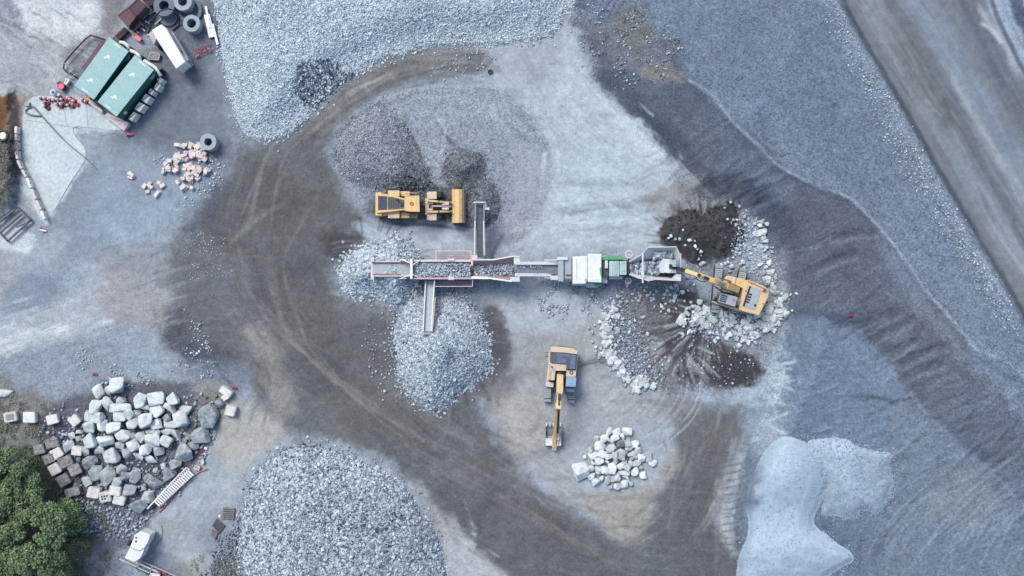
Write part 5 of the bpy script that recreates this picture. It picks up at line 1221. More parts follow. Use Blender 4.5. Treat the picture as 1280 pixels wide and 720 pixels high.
for (x, y) in ((300, 348), (300, 146)):
    m = Z(); a = m.p(x, y - 28, .82); b = m.p(x, y + 28, .82); m.cylx(a, b, .82, 26); w1 = m.build('rear_wheel', TYRE, t, bevel=.06)
    m = Z(); a = m.p(x, y - 31, .82); b = m.p(x, y + 31, .82); m.cylx(a, b, .4, 16); m.build('rim', YEL2, w1)
for (x, y) in ((672, 362), (672, 168)):
    m = Z(); a = m.p(x, y - 28, .82); b = m.p(x, y + 28, .82); m.cylx(a, b, .82, 26); w1 = m.build('front_wheel', TYRE, t, bevel=.06)
    m = Z(); a = m.p(x, y - 31, .82); b = m.p(x, y + 31, .82); m.cylx(a, b, .4, 16); m.build('rim', YEL2, w1)
for y0, y1 in ((138, 206), (326, 396)):
    m = Z(); m.zp([(594, y0 + 6), (620, y0), (682, y0), (682, y1), (620, y1), (594, y1 - 6)], 1.62, 1.74); m.build('front_fender', PEACH, t, bevel=.05)
m = Z(); m.zb(530, 585, 225, 275, .6, 1.1); m.zcyl(556, 245, .28, .5, 1.4); m.build('articulation_joint', DGREY, t)
m = Z(); m.zb(578, 612, 198, 345, .6, 1.75); m.zb(612, 650, 205, 325, .6, 1.3); m.build('front_frame', YEL2, t, bevel=.04)
m = Z(); m.zb(640, 820, 222, 300, .5, 1.0); m.build('front_axle_cover', BLACK, t)
for ya, yb in ((219, 240), (318, 316)):
    m = Z(); m.zbar((596, ya, 1.95), (720, (ya + yb) / 2, 1.9), .2, .3); m.zbar((715, (ya + yb) / 2, 1.92), (836, yb, 1.1), .2, .28); m.build('lift_arm', YEL, t, bevel=.02)
m = Z(); m.zb(590, 640, 228, 246, 1.5, 1.85); m.zb(590, 640, 290, 306, 1.5, 1.85); m.zb(728, 790, 236, 258, 1.4, 1.8); m.zb(728, 790, 280, 300, 1.4, 1.8); m.zbar((640, 268, 1.7), (800, 268, 1.5), .16, .16)
m.build('tilt_linkage', PINKW, t, bevel=.03)
m = Z(); m.zbar((770, 268, 1.5), (822, 268, 1.2), .3, .2); m.build('tilt_cylinder', MAROON, t)
# bucket: a curved shell, back towards the machine
m = Z(); prof = [(822, .35), (818, .9), (824, 1.35), (845, 1.62), (880, 1.66), (905, 1.5), (916, 1.2)]
for (xa, za), (xb, zb_) in zip(prof, prof[1:]):
    m.plate([(xa, 118, za), (xb, 118, zb_), (xb, 416, zb_), (xa, 416, za)], .07)
m.plate([(822, 118, .35), (935, 120, .15), (935, 414, .15), (822, 416, .35)], .06)
b = m.build('bucket', YEL, t)
m = Z(); m.zbar((920, 116, 1.18), (920, 418, 1.18), .1, .07); m.zbar((938, 118, .16), (938, 416, .16), .14, .06); m.build('cutting_edge', STEEL, b)
for y in (121, 413):
    m = Z(); m.plate([(822, y, .35), (820, y, 1.3), (845, y, 1.6), (905, y, 1.48), (935, y, .2)], .06); m.build('side_plate', YEL2, b)
m = Z()
for y in (205, 235, 305, 345): m.zbar((826, y, 1.42), (900, y, 1.62), .05, .08)
m.build('rib', YEL2, b)

for ya in (150, 340):
    m = Z(); m.zbar((410, ya, 2.1), (520, ya, 2.1), .05, .05); m.zbar((410, ya, 1.2), (410, ya, 2.1), .05, .05); m.zbar((520, ya, 1.2), (520, ya, 2.1), .05, .05); m.build('handrail', YEL2, t)
m = Z(); m.zcyl(330, 205, .09, 2.1, 2.7); m.build('exhaust', BLACK, t)
m = Z(); m.zbar((520, 176, 2.7), (545, 150, 2.7), .04, .04); m.zbar((545, 142, 2.6), (545, 158, 2.6), .06, .3); m.build('mirror', BLACK, t)
m = Z(); m.zbar((524, 316, 2.7), (545, 338, 2.7), .04, .04); m.zbar((545, 330, 2.6), (545, 346, 2.6), .06, .3); m.build('mirror', BLACK, t)
m = Z(); m.ztube([(540, 230, 1.2), (562, 222, 1.35), (590, 232, 1.5)], .03, 6); m.ztube([(540, 262, 1.2), (562, 270, 1.35), (590, 260, 1.5)], .03, 6); m.build('hydraulic_hose', BLACK, t)
m = Z()
for xa, ya in ((700, 222), (700, 316), (800, 236), (800, 312)): m.zcyl(xa, ya, .1, 1.6, 2.1, 10)
m.build('pivot_pin', DGREY, t)
m = Z(); m.zb(402, 520, 177, 181, 3.3, 3.32); m.zb(500, 506, 182, 312, 3.3, 3.32); m.build('roof_seam', YEL2, c)
# ------------------------------------------------ excavators
def track(root, a, b, w_, name='track'):
    """a,b: px end points on the ground (photo pixels)"""
    g0 = root.location.z; A = P(a[0], a[1], g0 + .9); B = P(b[0], b[1], g0 + .9); d = (B - A); L = d.length; d.normalize(); side = Vector((-d.y, d.x, 0))
    m = ZM(root)
    def sec(o, z): return A + d * o + Vector((0, 0, z - .9))
    prof = [(0.35, .04), (L - .35, .04), (L - .08, .25), (L, .5), (L - .1, .78), (L - .4, .9), (.4, .9), (.1, .78), (0, .5), (.08, .25)]
    bot = [sec(o, z) - side * w_ / 2 * .94 for o, z in prof]; top = [sec(o, z) + side * w_ / 2 * .94 for o, z in prof]
    m.prism(bot, top); tr = m.build(name, TRACKD, root)
    m = ZM(root); n = int(L / .19)
    for k in range(n):
        o = .12 + (L - .24) * k / (n - 1); z = .93 if .35 < o < L - .35 else .84
        m.bar(sec(o, z) - side * w_ / 2, sec(o, z) + side * w_ / 2, .155, .06)
    m.build('track_shoes', TRACK, tr)
    return tr

# right one, on the rock pile
cx, cy = 910.5, 363; g = gz(cx, cy) + .05
fwd = P(856, 338, g) - P(cx + 6, cy + .5, g); t = empty('excavator', (*P(cx, cy, g).xy, g), 'yellow tracked excavator standing on the rock pile, its bucket inside the crusher hopper', 'excavator', rz=math.atan2(fwd.y, fwd.x))
track(t, (899, 331), (893.5, 391), .76); track(t, (929.5, 335), (919, 392), .76)
Z = lambda: ZM(t, 880, 320, 8)
m = Z(); m.zb(130, 390, 250, 480, .35, .8); m.zcyl(250, 345, .7, .6, 1.05); m.build('undercarriage', DGREY, t)
m = Z(); m.zp([(85, 446), (545, 586), (638, 400), (640, 335), (430, 240), (240, 196), (205, 235), (200, 300), (360, 330), (335, 410), (160, 372)], 1.0, 1.15); m.build('deck', BLACK, t)
m = Z(); m.zp([(80, 446), (150, 468), (330, 520), (430, 552), (430, 575), (330, 548), (150, 490), (76, 462)], 1.15, 1.38); m.build('catwalk', YEL2, t, bevel=.03)
m = Z(); m.zp([(400, 285), (440, 238), (600, 300), (642, 335), (640, 402), (600, 500), (545, 592), (500, 578), (350, 540), (368, 450)], 1.15, 2.2); e = m.build('engine_housing', YEL2, t, bevel=.06)
m = Z(); m.zp([(462, 302), (574, 340), (512, 540), (395, 502)], 2.2, 2.27); pn = m.build('radiator_panel', GREY, e, bevel=.02)
m = Z(); m.zp([(455, 300), (470, 305), (405, 505), (388, 499)], 2.2, 2.3)
for k in range(4): m.zp([(452 - k * 9, 372 + k * 26), (482 - k * 9, 381 + k * 26), (477 - k * 9, 397 + k * 26), (447 - k * 9, 388 + k * 26)], 2.27, 2.29)
m.zcyl(512, 492, .12, 2.25, 2.33); m.build('radiator_slots', BLACK, pn)
m = Z(); m.zp([(590, 315), (630, 335), (632, 370), (598, 350)], 2.2, 2.25); m.zp([(470, 262), (540, 288), (536, 300), (466, 274)], 2.2, 2.24); m.zcyl(590, 350, .09, 2.2, 2.3); m.build('hatch', MAROON, e)
m = Z(); m.zbar((430, 240, 2.35), (640, 335, 2.35), .06, .06); m.zbar((640, 335, 2.35), (640, 400, 2.35), .06, .06); m.zbar((640, 400, 2.35), (545, 590, 2.35), .06, .06)
m.zbar((545, 590, 2.35), (380, 545, 2.35), .06, .06); m.build('guard_rail', YEL, t)
m = Z(); m.zp([(240, 196), (330, 214), (310, 290), (205, 262), (208, 225)], 1.15, 1.75); m.zp([(335, 216), (428, 242), (398, 330), (316, 290)], 1.15, 2.0); m.build('tool_box', YEL, t, bevel=.05)
m = Z(); m.zp([(252, 204), (320, 218), (306, 276), (236, 258)], 1.75, 1.8); m.zp([(350, 238), (386, 248), (380, 268), (345, 258)], 2.0, 2.05); m.build('box_lid', PEACH, t)
m = Z(); m.zp([(168, 372), (334, 414), (308, 504), (146, 456)], 1.15, 2.85); c = m.build('cab', GLASS, t, bevel=.04)
m = Z(); m.zp([(164, 368), (338, 411), (311, 508), (142, 459)], 2.85, 2.98); rf = m.build('cab_roof', GREY, c, bevel=.03)
m = Z(); m.zp([(172, 382), (238, 398), (218, 468), (152, 450)], 2.98, 3.0); m.build('roof_window', GLASS, c)
m = Z()
for k in (.25, .5, .75): m.zp([(172 - 20 * k, 382 + 68 * k - 2), (238 - 20 * k, 398 + 70 * k - 2), (238 - 20 * k, 398 + 70 * k + 3), (172 - 20 * k, 382 + 68 * k + 3)], 3.0, 3.02)
m.build('window_guard', GREY, c)
m = Z(); m.zcyl(298, 440, .17, 2.98, 3.03); m.build('roof_beacon', paint('faded_terracotta', (196, 140, 124), dirt=.3), c)
m = Z(); m.zp([(335, 412), (362, 420), (352, 500), (318, 500)], 1.15, 1.5); m.zbar((300, 345, 1.4), (360, 400, 1.4), .1, .1); m.zcyl(340, 330, .16, 1.1, 1.7); m.zcyl(345, 480, .12, 1.1, 1.6); m.zbar((190, 345, 1.3), (300, 372, 1.3), .12, .1)
m.build('hydraulic_lines', STEEL, t)
Q = lambda: ZM(t)
m = Q(); m.zbar((921.5, 362.5, 1.9), (907, 357, 3.5), .62, .6); m.zbar((908, 357.3, 3.4), (890.5, 350.5, 4.5), .58, .55); m.zbar((891.5, 351, 4.5), (872, 343.5, 4.6), .48, .5); m.zbar((873, 344, 4.6), (856.5, 338.3, 4.3), .4, .42)
bm_ = m.build('boom', YEL, t, bevel=.03)
m = Q(); m.zbar((903, 355.5, 4.0), (877, 345.5, 4.98), .13, .13); m.zbar((898, 353, 4.75), (906, 356, 4.2), .26, .16); m.build('stick_cylinder', STEEL, bm_)
m = Q(); m.zbar((886, 349, 4.85), (880, 346.5, 4.93), .3, .1); m.zcyl(874, 344, .18, 4.5, 4.92); m.build('boom_bracket', BLACK, bm_)
m = Q(); m.zbar((914, 352, 1.7), (898, 347, 3.6), .15, .15); m.zbar((908, 368, 1.7), (893, 358, 3.6), .15, .15); m.build('boom_cylinder', STEEL, t)
m = Q(); m.ztube([(872, 346.5, 4.3), (866, 350, 3.8), (858, 348, 3.7), (852, 342, 3.9)], .04); m.ztube([(884, 351.5, 4.2), (876, 352, 4.0), (868, 347, 4.2)], .04); m.build('hose', BLACK, t)
m = Q(); m.zbar((858, 338.8, 4.3), (849, 336, 3.3), .34, .4); m.zbar((850, 336.2, 3.4), (845, 335, 2.3), .28, .32); m.build('stick', BLACK, t)
m = Q()     # bucket hanging in the hopper, seen from its ribbed back
prf = [(845, 2.6), (838, 2.95), (830, 2.85), (824, 2.4), (822, 1.8)]
for (xa, za), (xb, zb_) in zip(prf, prf[1:]): m.plate([(xa, 325 + (845 - xa) * -.12, za), (xb, 325 + (845 - xb) * -.12, zb_), (xb, 341.5 - (845 - xb) * .06, zb_), (xa, 341.5, za)], .06)
b = m.build('bucket', DWHITE, t)
m = Q()
for k in range(5): y = 326.5 + k * 3.4; m.zbar((838, y, 2.99), (824, y - 1.2, 2.44), .07, .05)
m.build('bucket_rib', STEEL, b)
m = Q(); m.zbar((840, 333, 2.95), (836.5, 333, 3.0), .42, .1); m.zbar((846, 335, 2.6), (839, 334.5, 3.05), .2, .18); m.build('bucket_hinge', BLACK, b)

for x_, y_ in ((560, 300), (420, 350), (590, 480)):
    m = Z(); m.zb(x_ - 6, x_ + 6, y_ - 6, y_ + 6, 2.2, 2.23); m.build('panel_catch', DGREY, t)
m = Z(); m.zcyl(608, 345, .08, 2.2, 2.6); m.build('exhaust', BLACK, t)
m = Z(); m.zbar((150, 470, 1.4), (150, 470, 2.1), .04, .04); m.zbar((150, 470, 2.1), (330, 525, 2.1), .05, .05); m.zbar((330, 525, 1.4), (330, 525, 2.1), .04, .04); m.build('handrail', YEL2, t)
# centre one
cx, cy = 702.5, 466; g = gz(cx, cy) - .02
fwd = P(694, 556, 0) - P(701.5, 466, 0); t = empty('excavator', (*P(cx, cy, g).xy, g), 'dusty peach excavator with its grey bucket lowered on to open ground', 'excavator', rz=math.atan2(fwd.y, fwd.x))
track(t, (686, 441), (684, 502.5), .72); track(t, (716, 443), (714, 504), .72)
Z = lambda: ZM(t, 660, 420, 9)
m = Z(); m.zb(270, 470, 300, 600, .3, .85); m.zcyl(375, 420, .7, .6, 1.05); m.build('undercarriage', DGREY, t)
m = Z(); m.zp([(250, 150), (555, 180), (540, 560), (430, 570), (425, 500), (300, 495), (285, 560), (205, 560), (225, 330)], 1.0, 1.15); m.build('deck', BLACK, t)
m = Z(); m.zp([(255, 126), (330, 118), (500, 138), (562, 170), (556, 208), (400, 190), (255, 182)], 1.0, 2.05); m.zp([(545, 205), (562, 208), (548, 395), (533, 393)], 1.1, 1.7)
m.zp([(240, 300), (436, 318), (430, 396), (310, 392), (300, 500), (236, 500)], 1.1, 2.0); m.zp([(235, 160), (254, 160), (250, 300), (238, 500), (205, 520), (210, 480), (228, 330)], 1.0, 1.4)
e = m.build('engine_housing', PEACH, t, bevel=.05)
m = Z(); m.zp([(325, 112), (492, 135), (490, 152), (325, 132)], 1.0, 1.75); m.build('rear_grille', BLACK, e)
m = Z(); m.zp([(256, 184), (545, 212), (530, 378), (432, 372), (436, 316), (256, 298)], 1.1, 2.2); pn = m.build('radiator_cover', BGLASS, t, bevel=.03)
for q_ in ([(385, 215), (432, 220), (430, 252), (385, 248)], [(300, 190), (318, 192), (316, 296), (298, 294)], [(256, 184), (290, 188), (288, 297), (256, 296)], [(436, 235), (470, 238), (462, 372), (434, 372)]):
    m = Z(); m.zp(q_, 2.2, 2.24); m.build('cover_vent', DGREY, pn)
m = Z(); m.zp([(254, 330), (310, 338), (300, 395), (262, 390), (248, 440), (240, 440)], 2.0, 2.06); m.build('worn_panel', PINKW, e)
m = Z(); m.zp([(310, 398), (425, 402), (425, 498), (310, 490)], 1.1, 1.5); m.build('swivel_well', BLACK, t)
m = Z(); m.zcyl(352, 430, .22, 1.4, 1.75); m.zbar((330, 470, 1.6), (400, 470, 1.6), .06, .06); m.zbar((330, 410, 1.6), (395, 408, 1.6), .06, .06); m.zbar((420, 440, 1.6), (405, 480, 1.6), .08, .08); m.build('swivel', DGREY, t)
m = Z(); m.zp([(434, 380), (545, 388), (538, 462), (430, 458)], 1.1, 1.9); m.build('fuel_tank', PEACH, t, bevel=.04)
m = Z(); m.zring(488, 412, .1, .19, 1.9, 1.95); m.build('tank_cap', DGREY, t)
m = Z(); m.zp([(428, 462), (545, 470), (535, 572), (424, 568)], 1.1, 2.75); m.zp([(424, 568), (535, 572), (522, 662), (416, 658)], 1.1, 2.3); c = m.build('cab', GLASS, t, bevel=.05)
m = Z(); m.zp([(430, 460), (547, 468), (537, 574), (424, 570)], 2.75, 2.86); m.build('cab_roof', paint('pale_blue_roof', (156, 186, 222), rough=.3, dirt=.5, dirt_c=(110, 134, 176), scale=4), c, bevel=.03)
m = Z(); m.zp([(430, 580), (526, 586), (520, 632), (422, 626)], 2.3, 2.33); m.build('front_screen', BGLASS, c)
m = Z(); m.zp([(205, 508), (292, 524), (286, 578), (198, 570)], .95, 1.35); m.build('tool_box', PINKW, t, bevel=.03)
Q = lambda: ZM(t)
m = Q(); m.zbar((700, 470, 1.7), (699.7, 492, 3.9), .66, .5); m.zbar((699.7, 491, 3.8), (697.7, 512, 4.5), .48, .5); bm_ = m.build('boom', YEL2, t, bevel=.03)
m = Q(); m.zbar((699.6, 480, 2.9), (698.6, 506, 4.75), .12, .14); m.zbar((699.7, 492, 4.3), (699.2, 500, 4.6), .3, .14); m.build('stick_cylinder', BLACK, bm_)
m = Q(); m.zbar((696, 476, 1.5), (696.2, 494, 3.4), .14, .14); m.zbar((704, 476, 1.5), (703.2, 494, 3.4), .14, .14); m.build('boom_cylinder', STEEL, t)
m = Q(); m.zbar((696.2, 506, 4.4), (693.3, 546, 1.5), .32, .42); m.zbar((693.3, 545, 1.5), (692.5, 558, .9), .42, .4); s_ = m.build('stick', YEL, t, bevel=.03)
m = Q(); m.zbar((698.4, 512, 4.35), (696.9, 541, 2.1), .2, .2); m.build('bucket_cylinder', BLACK, t)
m = Q(); m.zbar((699.4, 510, 4.4), (698.9, 526, 3.3), .08, .16); m.build('cylinder_rod', STEEL, t)
m = Q(); m.zbar((690.6, 546, 1.2), (691.5, 560, .95), .14, .3); m.zbar((698.4, 544, 1.3), (696.4, 557, .95), .16, .3); m.zbar((694, 556, 1.0), (692.5, 562, .8), .4, .2); m.zcyl(697, 548, .17, .9, 1.45); m.build('bucket_linkage', PEACH, t)
m = Q(); prf = [(531, .35), (536, .12), (545, .06), (553, .25), (558, .65), (556, 1.0)]
for (ya, za), (yb, zb_) in zip(prf, prf[1:]): m.plate([(681.5, ya, za), (681.5, yb, zb_), (701.5, yb, zb_), (701.5, ya, za)], .06)
for xx in (681.6, 701.5): m.plate([(xx, 531, .4), (xx, 545, .06), (xx, 558, .65), (xx, 556, 1.0), (xx, 540, .85)], .06)
b = m.build('bucket', STEEL, t)
m = Q(); m.plate([(682, 548, .95), (682, 557, 1.02), (701, 557, 1.02), (701, 548, .95)], .06); m.build('bucket_back', DWHITE, b)
for k in range(5):
    m = Q(); x = 683 + k * 4.4; m.zbar((x, 533, .38), (x, 528.5, .42), .13, .1); m.build('tooth', DWHITE, b)

Z = lambda: ZM(t, 660, 420, 9)
m = Z(); m.zbar((240, 320, 2.2), (240, 490, 2.2), .05, .05); m.zbar((240, 320, 1.3), (240, 320, 2.2), .04, .04); m.zbar((240, 490, 1.3), (240, 490, 2.2), .04, .04); m.build('handrail', PEACH, t)
m = Z(); m.zcyl(270, 350, .08, 2.0, 2.5); m.build('exhaust', BLACK, t)
m = Z(); m.ztube([(340, 480, 1.8), (335, 540, 2.6), (345, 620, 3.6)], .035, 6); m.ztube([(395, 480, 1.8), (402, 540, 2.6), (385, 620, 3.6)], .035, 6); m.build('hydraulic_hose', BLACK, t)
# ------------------------------------------------ mobile crusher
g = gz(745, 338) - .03; t = empty('mobile_crusher', (*P(745, 338, g).xy, g), 'pale mobile jaw crusher with a flared hopper, white covers and green trim', 'crusher')
A4 = lambda: ZM(t, 740, 290, 9); A3 = lambda: ZM(t, 580, 290, 7.11)
for (a, b) in (((706, 326), (790, 326)), ((706, 347), (790, 347))): track(t, a, b, .5)
m = A4(); m.zb(-330, 900, 335, 470, .7, 1.15); m.build('chassis', DGREY, t)
m = A3(); m.zp([(966, 218), (1098, 212), (1098, 438), (1080, 462), (966, 462)], .9, 2.85); e = m.build('power_unit_cover', WHITE, t, bevel=.06)
m = A3(); m.zp([(1102, 192), (1222, 196), (1224, 450), (1102, 446)], .9, 3.0); e2 = m.build('control_cover', WHITE, t, bevel=.06)
m = A3(); m.zb(1000, 1004, 235, 420, 2.85, 2.87); m.zb(1098, 1103, 215, 440, 2.8, 2.9); m.zcyl(1085, 424, .14, 2.85, 2.95); m.zb(1120, 1200, 425, 428, 3.0, 3.02); m.build('cover_seam', GREY, e)
m = A3(); m.zb(1088, 1195, 452, 492, .8, 1.6); m.zb(960, 1090, 462, 475, .8, 1.5); m.build('side_step', DWHITE, t, bevel=.03)
m = A3(); m.zb(1160, 1222, 452, 480, 1.62, 1.8); m.build('green_latch', GREENM, t)
m = A3(); m.zp([(1206, 320), (1222, 310), (1222, 400), (1210, 380)], 3.0, 3.04); m.build('green_latch', GREENM, t)
m = A3(); m.zb(836, 888, 220, 440, .9, 2.5); m.zb(890, 958, 238, 432, .9, 2.35); h = m.build('discharge_housing', GREY, t, bevel=.03)
m = A3(); m.zb(884, 890, 222, 438, 2.4, 2.52); m.zb(905, 950, 376, 386, 2.35, 2.5); m.zb(955, 962, 240, 430, 2.3, 2.45); m.zb(880, 950, 414, 426, 2.3, 2.42); m.build('housing_rib', DGREY, h)
for bx_ in ((826, 922, 222, 250, 1.9, 2.6), (768, 842, 388, 428, 1.2, 2.0), (880, 958, 432, 446, 1.0, 1.7)):
    m = A3(); m.zb(*bx_); m.build('side_box', DWHITE, h, bevel=.03)
m = A3(); m.zbar((710, 250, 2.4), (830, 248, 2.4), .07, .07); m.zbar((715, 408, 2.1), (770, 408, 2.1), .06, .06); m.build('stay_rod', WHITE, h)
m = A3(); m.zbar((838, 330, 1.5), (470, 332, 3.2), 1.0, .12); cv = m.build('discharge_conveyor', BELT, t)
for ya, yb in ((278, 278), (382, 380)):
    m = A3(); m.zbar((838 if ya < 300 else 770, ya, 1.75), (455, yb, 3.42), .32, .22); m.build('conveyor_side', WHITE, cv, bevel=.02)
m = A3()
for k in range(5): m.zbar((800 - k * 70, 268, 1.45 + k * .32), (800 - k * 70, 392, 1.45 + k * .32), .08, .08)
m.build('roller_frame', DGREY, cv)
m = A3(); m.zbar((560, 300, 3.05), (560, 300, .0), .12, .12); m.zbar((650, 290, 2.5), (740, 300, 1.0), .12, .12); m.zbar((650, 370, 2.5), (740, 370, 1.0), .12, .12); m.build('conveyor_strut', DGREY, cv)
m = A4(); m.zp([(108, 282), (200, 272), (330, 272), (355, 290), (355, 312), (108, 318)], 1.2, 2.5); m.build('green_guard', GREENM, t, bevel=.04)
m = A4(); m.zb(108, 400, 318, 490, .9, 1.8); m.zb(110, 180, 320, 500, 1.2, 2.2); ck = m.build('jaw_frame', DGREY, t)
m = A4(); m.zb(195, 306, 326, 500, 1.0, 2.75); m.zb(312, 390, 328, 482, 1.0, 2.9); m.build('jaw_housing', MINT, t, bevel=.04)
m = A4(); m.zb(330, 374, 342, 360, 2.9, 2.93); m.zb(330, 374, 430, 450, 2.9, 2.93); m.zb(228, 232, 332, 490, 2.75, 2.78); m.zb(252, 285, 334, 486, 2.75, 2.79); m.build('jaw_vent', GREY, t)
m = A4(); m.zb(145, 180, 320, 410, 2.2, 2.6); m.zb(200, 345, 488, 530, 1.2, 1.9); m.zb(112, 172, 500, 575, .9, 1.6); m.build('access_box', DWHITE, t, bevel=.03)
m = A4(); m.zring(415, 250, .3, .42, 1.9, 2.1); m.zbar((370, 250, 2), (460, 262, 2), .08, .08); m.zring(408, 550, .2, .34, 1.2, 1.35); m.zbar((380, 520, 1.3), (430, 580, 1.3), .1, .1); m.build('flywheel_guard', PINKW, t)
m = A4(); m.zb(395, 425, 330, 478, 1.0, 2.6); m.build('jaw_mouth', BLACK, t)
m = A4()
U = [(418, 332, 3.2), (552, 258, 3.5), (628, 174, 3.6), (760, 170, 3.6), (950, 168, 3.6), (985, 240, 3.6), (998, 305, 3.5)]
I = [(432, 350, 2.3), (560, 318, 2.2), (650, 305, 2.2), (760, 235, 2.3), (890, 232, 2.4), (925, 285, 2.4), (940, 330, 2.4)]
for k in range(len(U) - 1): m.plate([U[k], U[k + 1], I[k + 1]], .07); m.plate([U[k], I[k + 1], I[k]], .07)
m.build('hopper_wing', DWHITE, t); m = A4()
U2 = [(418, 478, 3.2), (520, 520, 3.4), (640, 548, 3.5), (730, 532, 3.5), (1000, 546, 3.5), (1000, 480, 3.4)]
I2 = [(432, 462, 2.3), (540, 480, 2.2), (650, 486, 2.2), (730, 505, 2.3), (900, 518, 2.4), (940, 470, 2.4)]
for k in range(len(U2) - 1): m.plate([U2[k], U2[k + 1], I2[k + 1]], .07); m.plate([U2[k], I2[k + 1], I2[k]], .07)
hp = m.build('hopper_wing', DWHITE, t)
m = A4(); m.zp([(420, 338), (560, 315), (650, 300), (760, 235), (930, 250), (945, 500), (900, 515), (640, 486), (430, 470)], 1.6, 2.15); m.build('hopper_floor', BLACK, hp)
m = A4(); m.zbar((570, 232, 3.75), (570, 576, 3.75), .14, .14); m.zbar((566, 440, 3.8), (572, 490, 3.8), .3, .12); m.build('cross_bar', DWHITE, hp)
m = A4(); m.zbar((628, 172, 3.64), (950, 166, 3.64), .1, .1); m.zbar((998, 240, 3.6), (998, 400, 3.6), .08, .1); m.zbar((730, 530, 3.54), (1000, 545, 3.54), .14, .1); m.zbar((440, 480, 3.25), (640, 548, 3.55), .14, .1); m.build('hopper_rim', PINKW, hp)
for (x, y) in ((640, 300), (640, 470), (900, 300), (900, 470)):
    m = A4(); m.zbar((x, y, 1.9), (x, y, .05), .16, .16); m.build('support_leg', DGREY, t)
def bed(name, root, ox, oy, sc, rect, z, n_, s0, s1, t0, t1, label, bump=.0):
    x = RNG.uniform(rect[0], rect[1], n_) / sc + ox; y = RNG.uniform(rect[2], rect[3], n_) / sc + oy
    zz = z(x, y) if callable(z) else np.full(n_, z); zz = zz + RNG.uniform(0, bump + .04, n_) + root.location.z
    X, Y = to_world(x, y, zz); sz = RNG.uniform(s0, s1, n_)
    return stone_obj(name, X, Y, zz, sz, RNG.uniform(t0, t1, n_), STONE, label)
bed('rock_load', t, 740, 290, 9, (435, 760, 348, 475), 2.2, 260, .12, .5, .15, .9, 'dark and pale rocks lying in the hopper of the crusher', .2)
bed('rock_load', t, 740, 290, 9, (700, 900, 220, 300), 2.5, 110, .1, .4, .2, .9, 'rocks caught on the upper flank of the crusher hopper', .3)

# ------------------------------------------------ screener
g = gz(560, 338) - .03; t = empty('mobile_screener', (*P(560, 338, g).xy, g), 'faded red and white mobile screener with side conveyors, gravel riding on its deck', 'screener')
B2 = lambda: ZM(t, 440, 290, 5.144); B3 = lambda: ZM(t, 580, 290, 7.11)
for (a, b) in (((540, 330), (612, 330)), ((540, 346), (612, 346))): track(t, a, b, .45)
m = B2(); m.zb(380, 1000, 205, 275, .7, 1.2); m.build('chassis', MAROON, t)
for x in (400, 560, 740, 860, 1000):
    for y in (200, 285):
        m = B2(); m.zbar((x, y, 2.5), (x, y, .05), .12, .12); m.build('support_leg', MAROON, t)
# deck
m = B2(); m.zb(388, 765, 194, 290, 2.2, 2.5); dk = m.build('screen_deck', DGREY, t)
for y0, y1 in ((182, 192), (290, 301)):
    m = B2(); m.zb(385, 768, y0, y1, 2.2, 2.95); m.build('deck_side', PINKW if y0 < 200 else MAROON, dk, bevel=.02)
m = B2(); m.zb(385, 530, 299, 303, 2.5, 2.98); m.zb(530, 768, 299, 303, 2.5, 2.98); m.zb(385, 768, 178, 182, 2.6, 2.9); m.build('deck_trim', PINKW, dk)
m = B2(); m.zb(618, 658, 170, 186, 2.6, 3.05); m.zb(618, 658, 288, 308, 2.6, 3.05); m.build('vibrator_bracket', PINKW, dk, bevel=.02)
m = B2()
for i in range(5):
    for j in range(3): m.zb(604 + i * 18 + (22 if i > 3 else 0), 611 + i * 18 + (22 if i > 3 else 0), 212 + j * 20, 219 + j * 20, 2.72, 2.8)
m.build('hole_shade', BLACK, dk)  # black squares standing for the shaded holes in the deck
# walkways
for y0, y1, x0, x1 in ((122, 178, 540, 765), (306, 350, 530, 775)):
    m = B2()
    for k in range(26): x = x0 + (x1 - x0) * k / 25; m.zbar((x, y0 + 3, 1.7), (x, y1, 1.7), .035, .04)
    for k in range(4): y = y0 + 6 + (y1 - y0 - 8) * k / 3; m.zbar((x0, y, 1.68), (x1, y, 1.68), .05, .04)
    wk = m.build('walkway', MAROON, t)
    m = B2(); ye = y0 if y0 < 200 else y1
    m.zbar((x0, ye, 2.7), (x1, ye, 2.7), .06, .06); m.zbar((x0, ye, 2.7), (x0, y1 if y0 < 200 else y0, 2.7), .06, .06); m.zbar((x1, ye, 2.7), (x1, y1 if y0 < 200 else y0, 2.7), .06, .06); m.zbar((x0, ye, 2.25), (x1, ye, 2.25), .04, .04)
    for k in range(6): x = x0 + (x1 - x0) * k / 5; m.zbar((x, ye, 1.7), (x, ye, 2.7), .05, .05)
    m.build('handrail', PINKW, wk)
# tail conveyor
m = B2(); m.zbar((392, 237, 2.0), (136, 237, 2.5), 1.36, .12); tc = m.build('tail_conveyor', BELTP, t)
for y, mm in ((190, PINKW), (283, PINKW)):
    m = B2(); m.zbar((382, y, 2.25), (128, y, 2.75), .14, .25); m.build('conveyor_side', mm, tc, bevel=.02)
m = B2(); m.zbar((330, 197, 2.3), (134, 197, 2.7), .1, .1); m.zbar((310, 272, 2.3), (134, 272, 2.7), .1, .1); m.build('red_seal', paint('red_rubber_seal', (190, 110, 120), dirt=.4, dirt_c=(200, 180, 186)), tc)
m = B2(); m.zb(120, 142, 168, 192, 2.2, 3.0); m.zb(120, 142, 278, 306, 2.2, 3.0); m.zbar((130, 160, 2.8), (130, 186, 2.8), .1, .1); m.zbar((130, 168, 2.45), (130, 300, 2.45), .22, .2); m.build('head_bracket', PINKW, tc, bevel=.02)
m = B2(); m.zbar((200, 200, 2.1), (300, 210, .1), .12, .12); m.zbar((200, 275, 2.1), (300, 265, .1), .12, .12); m.build('conveyor_strut', MAROON, tc)
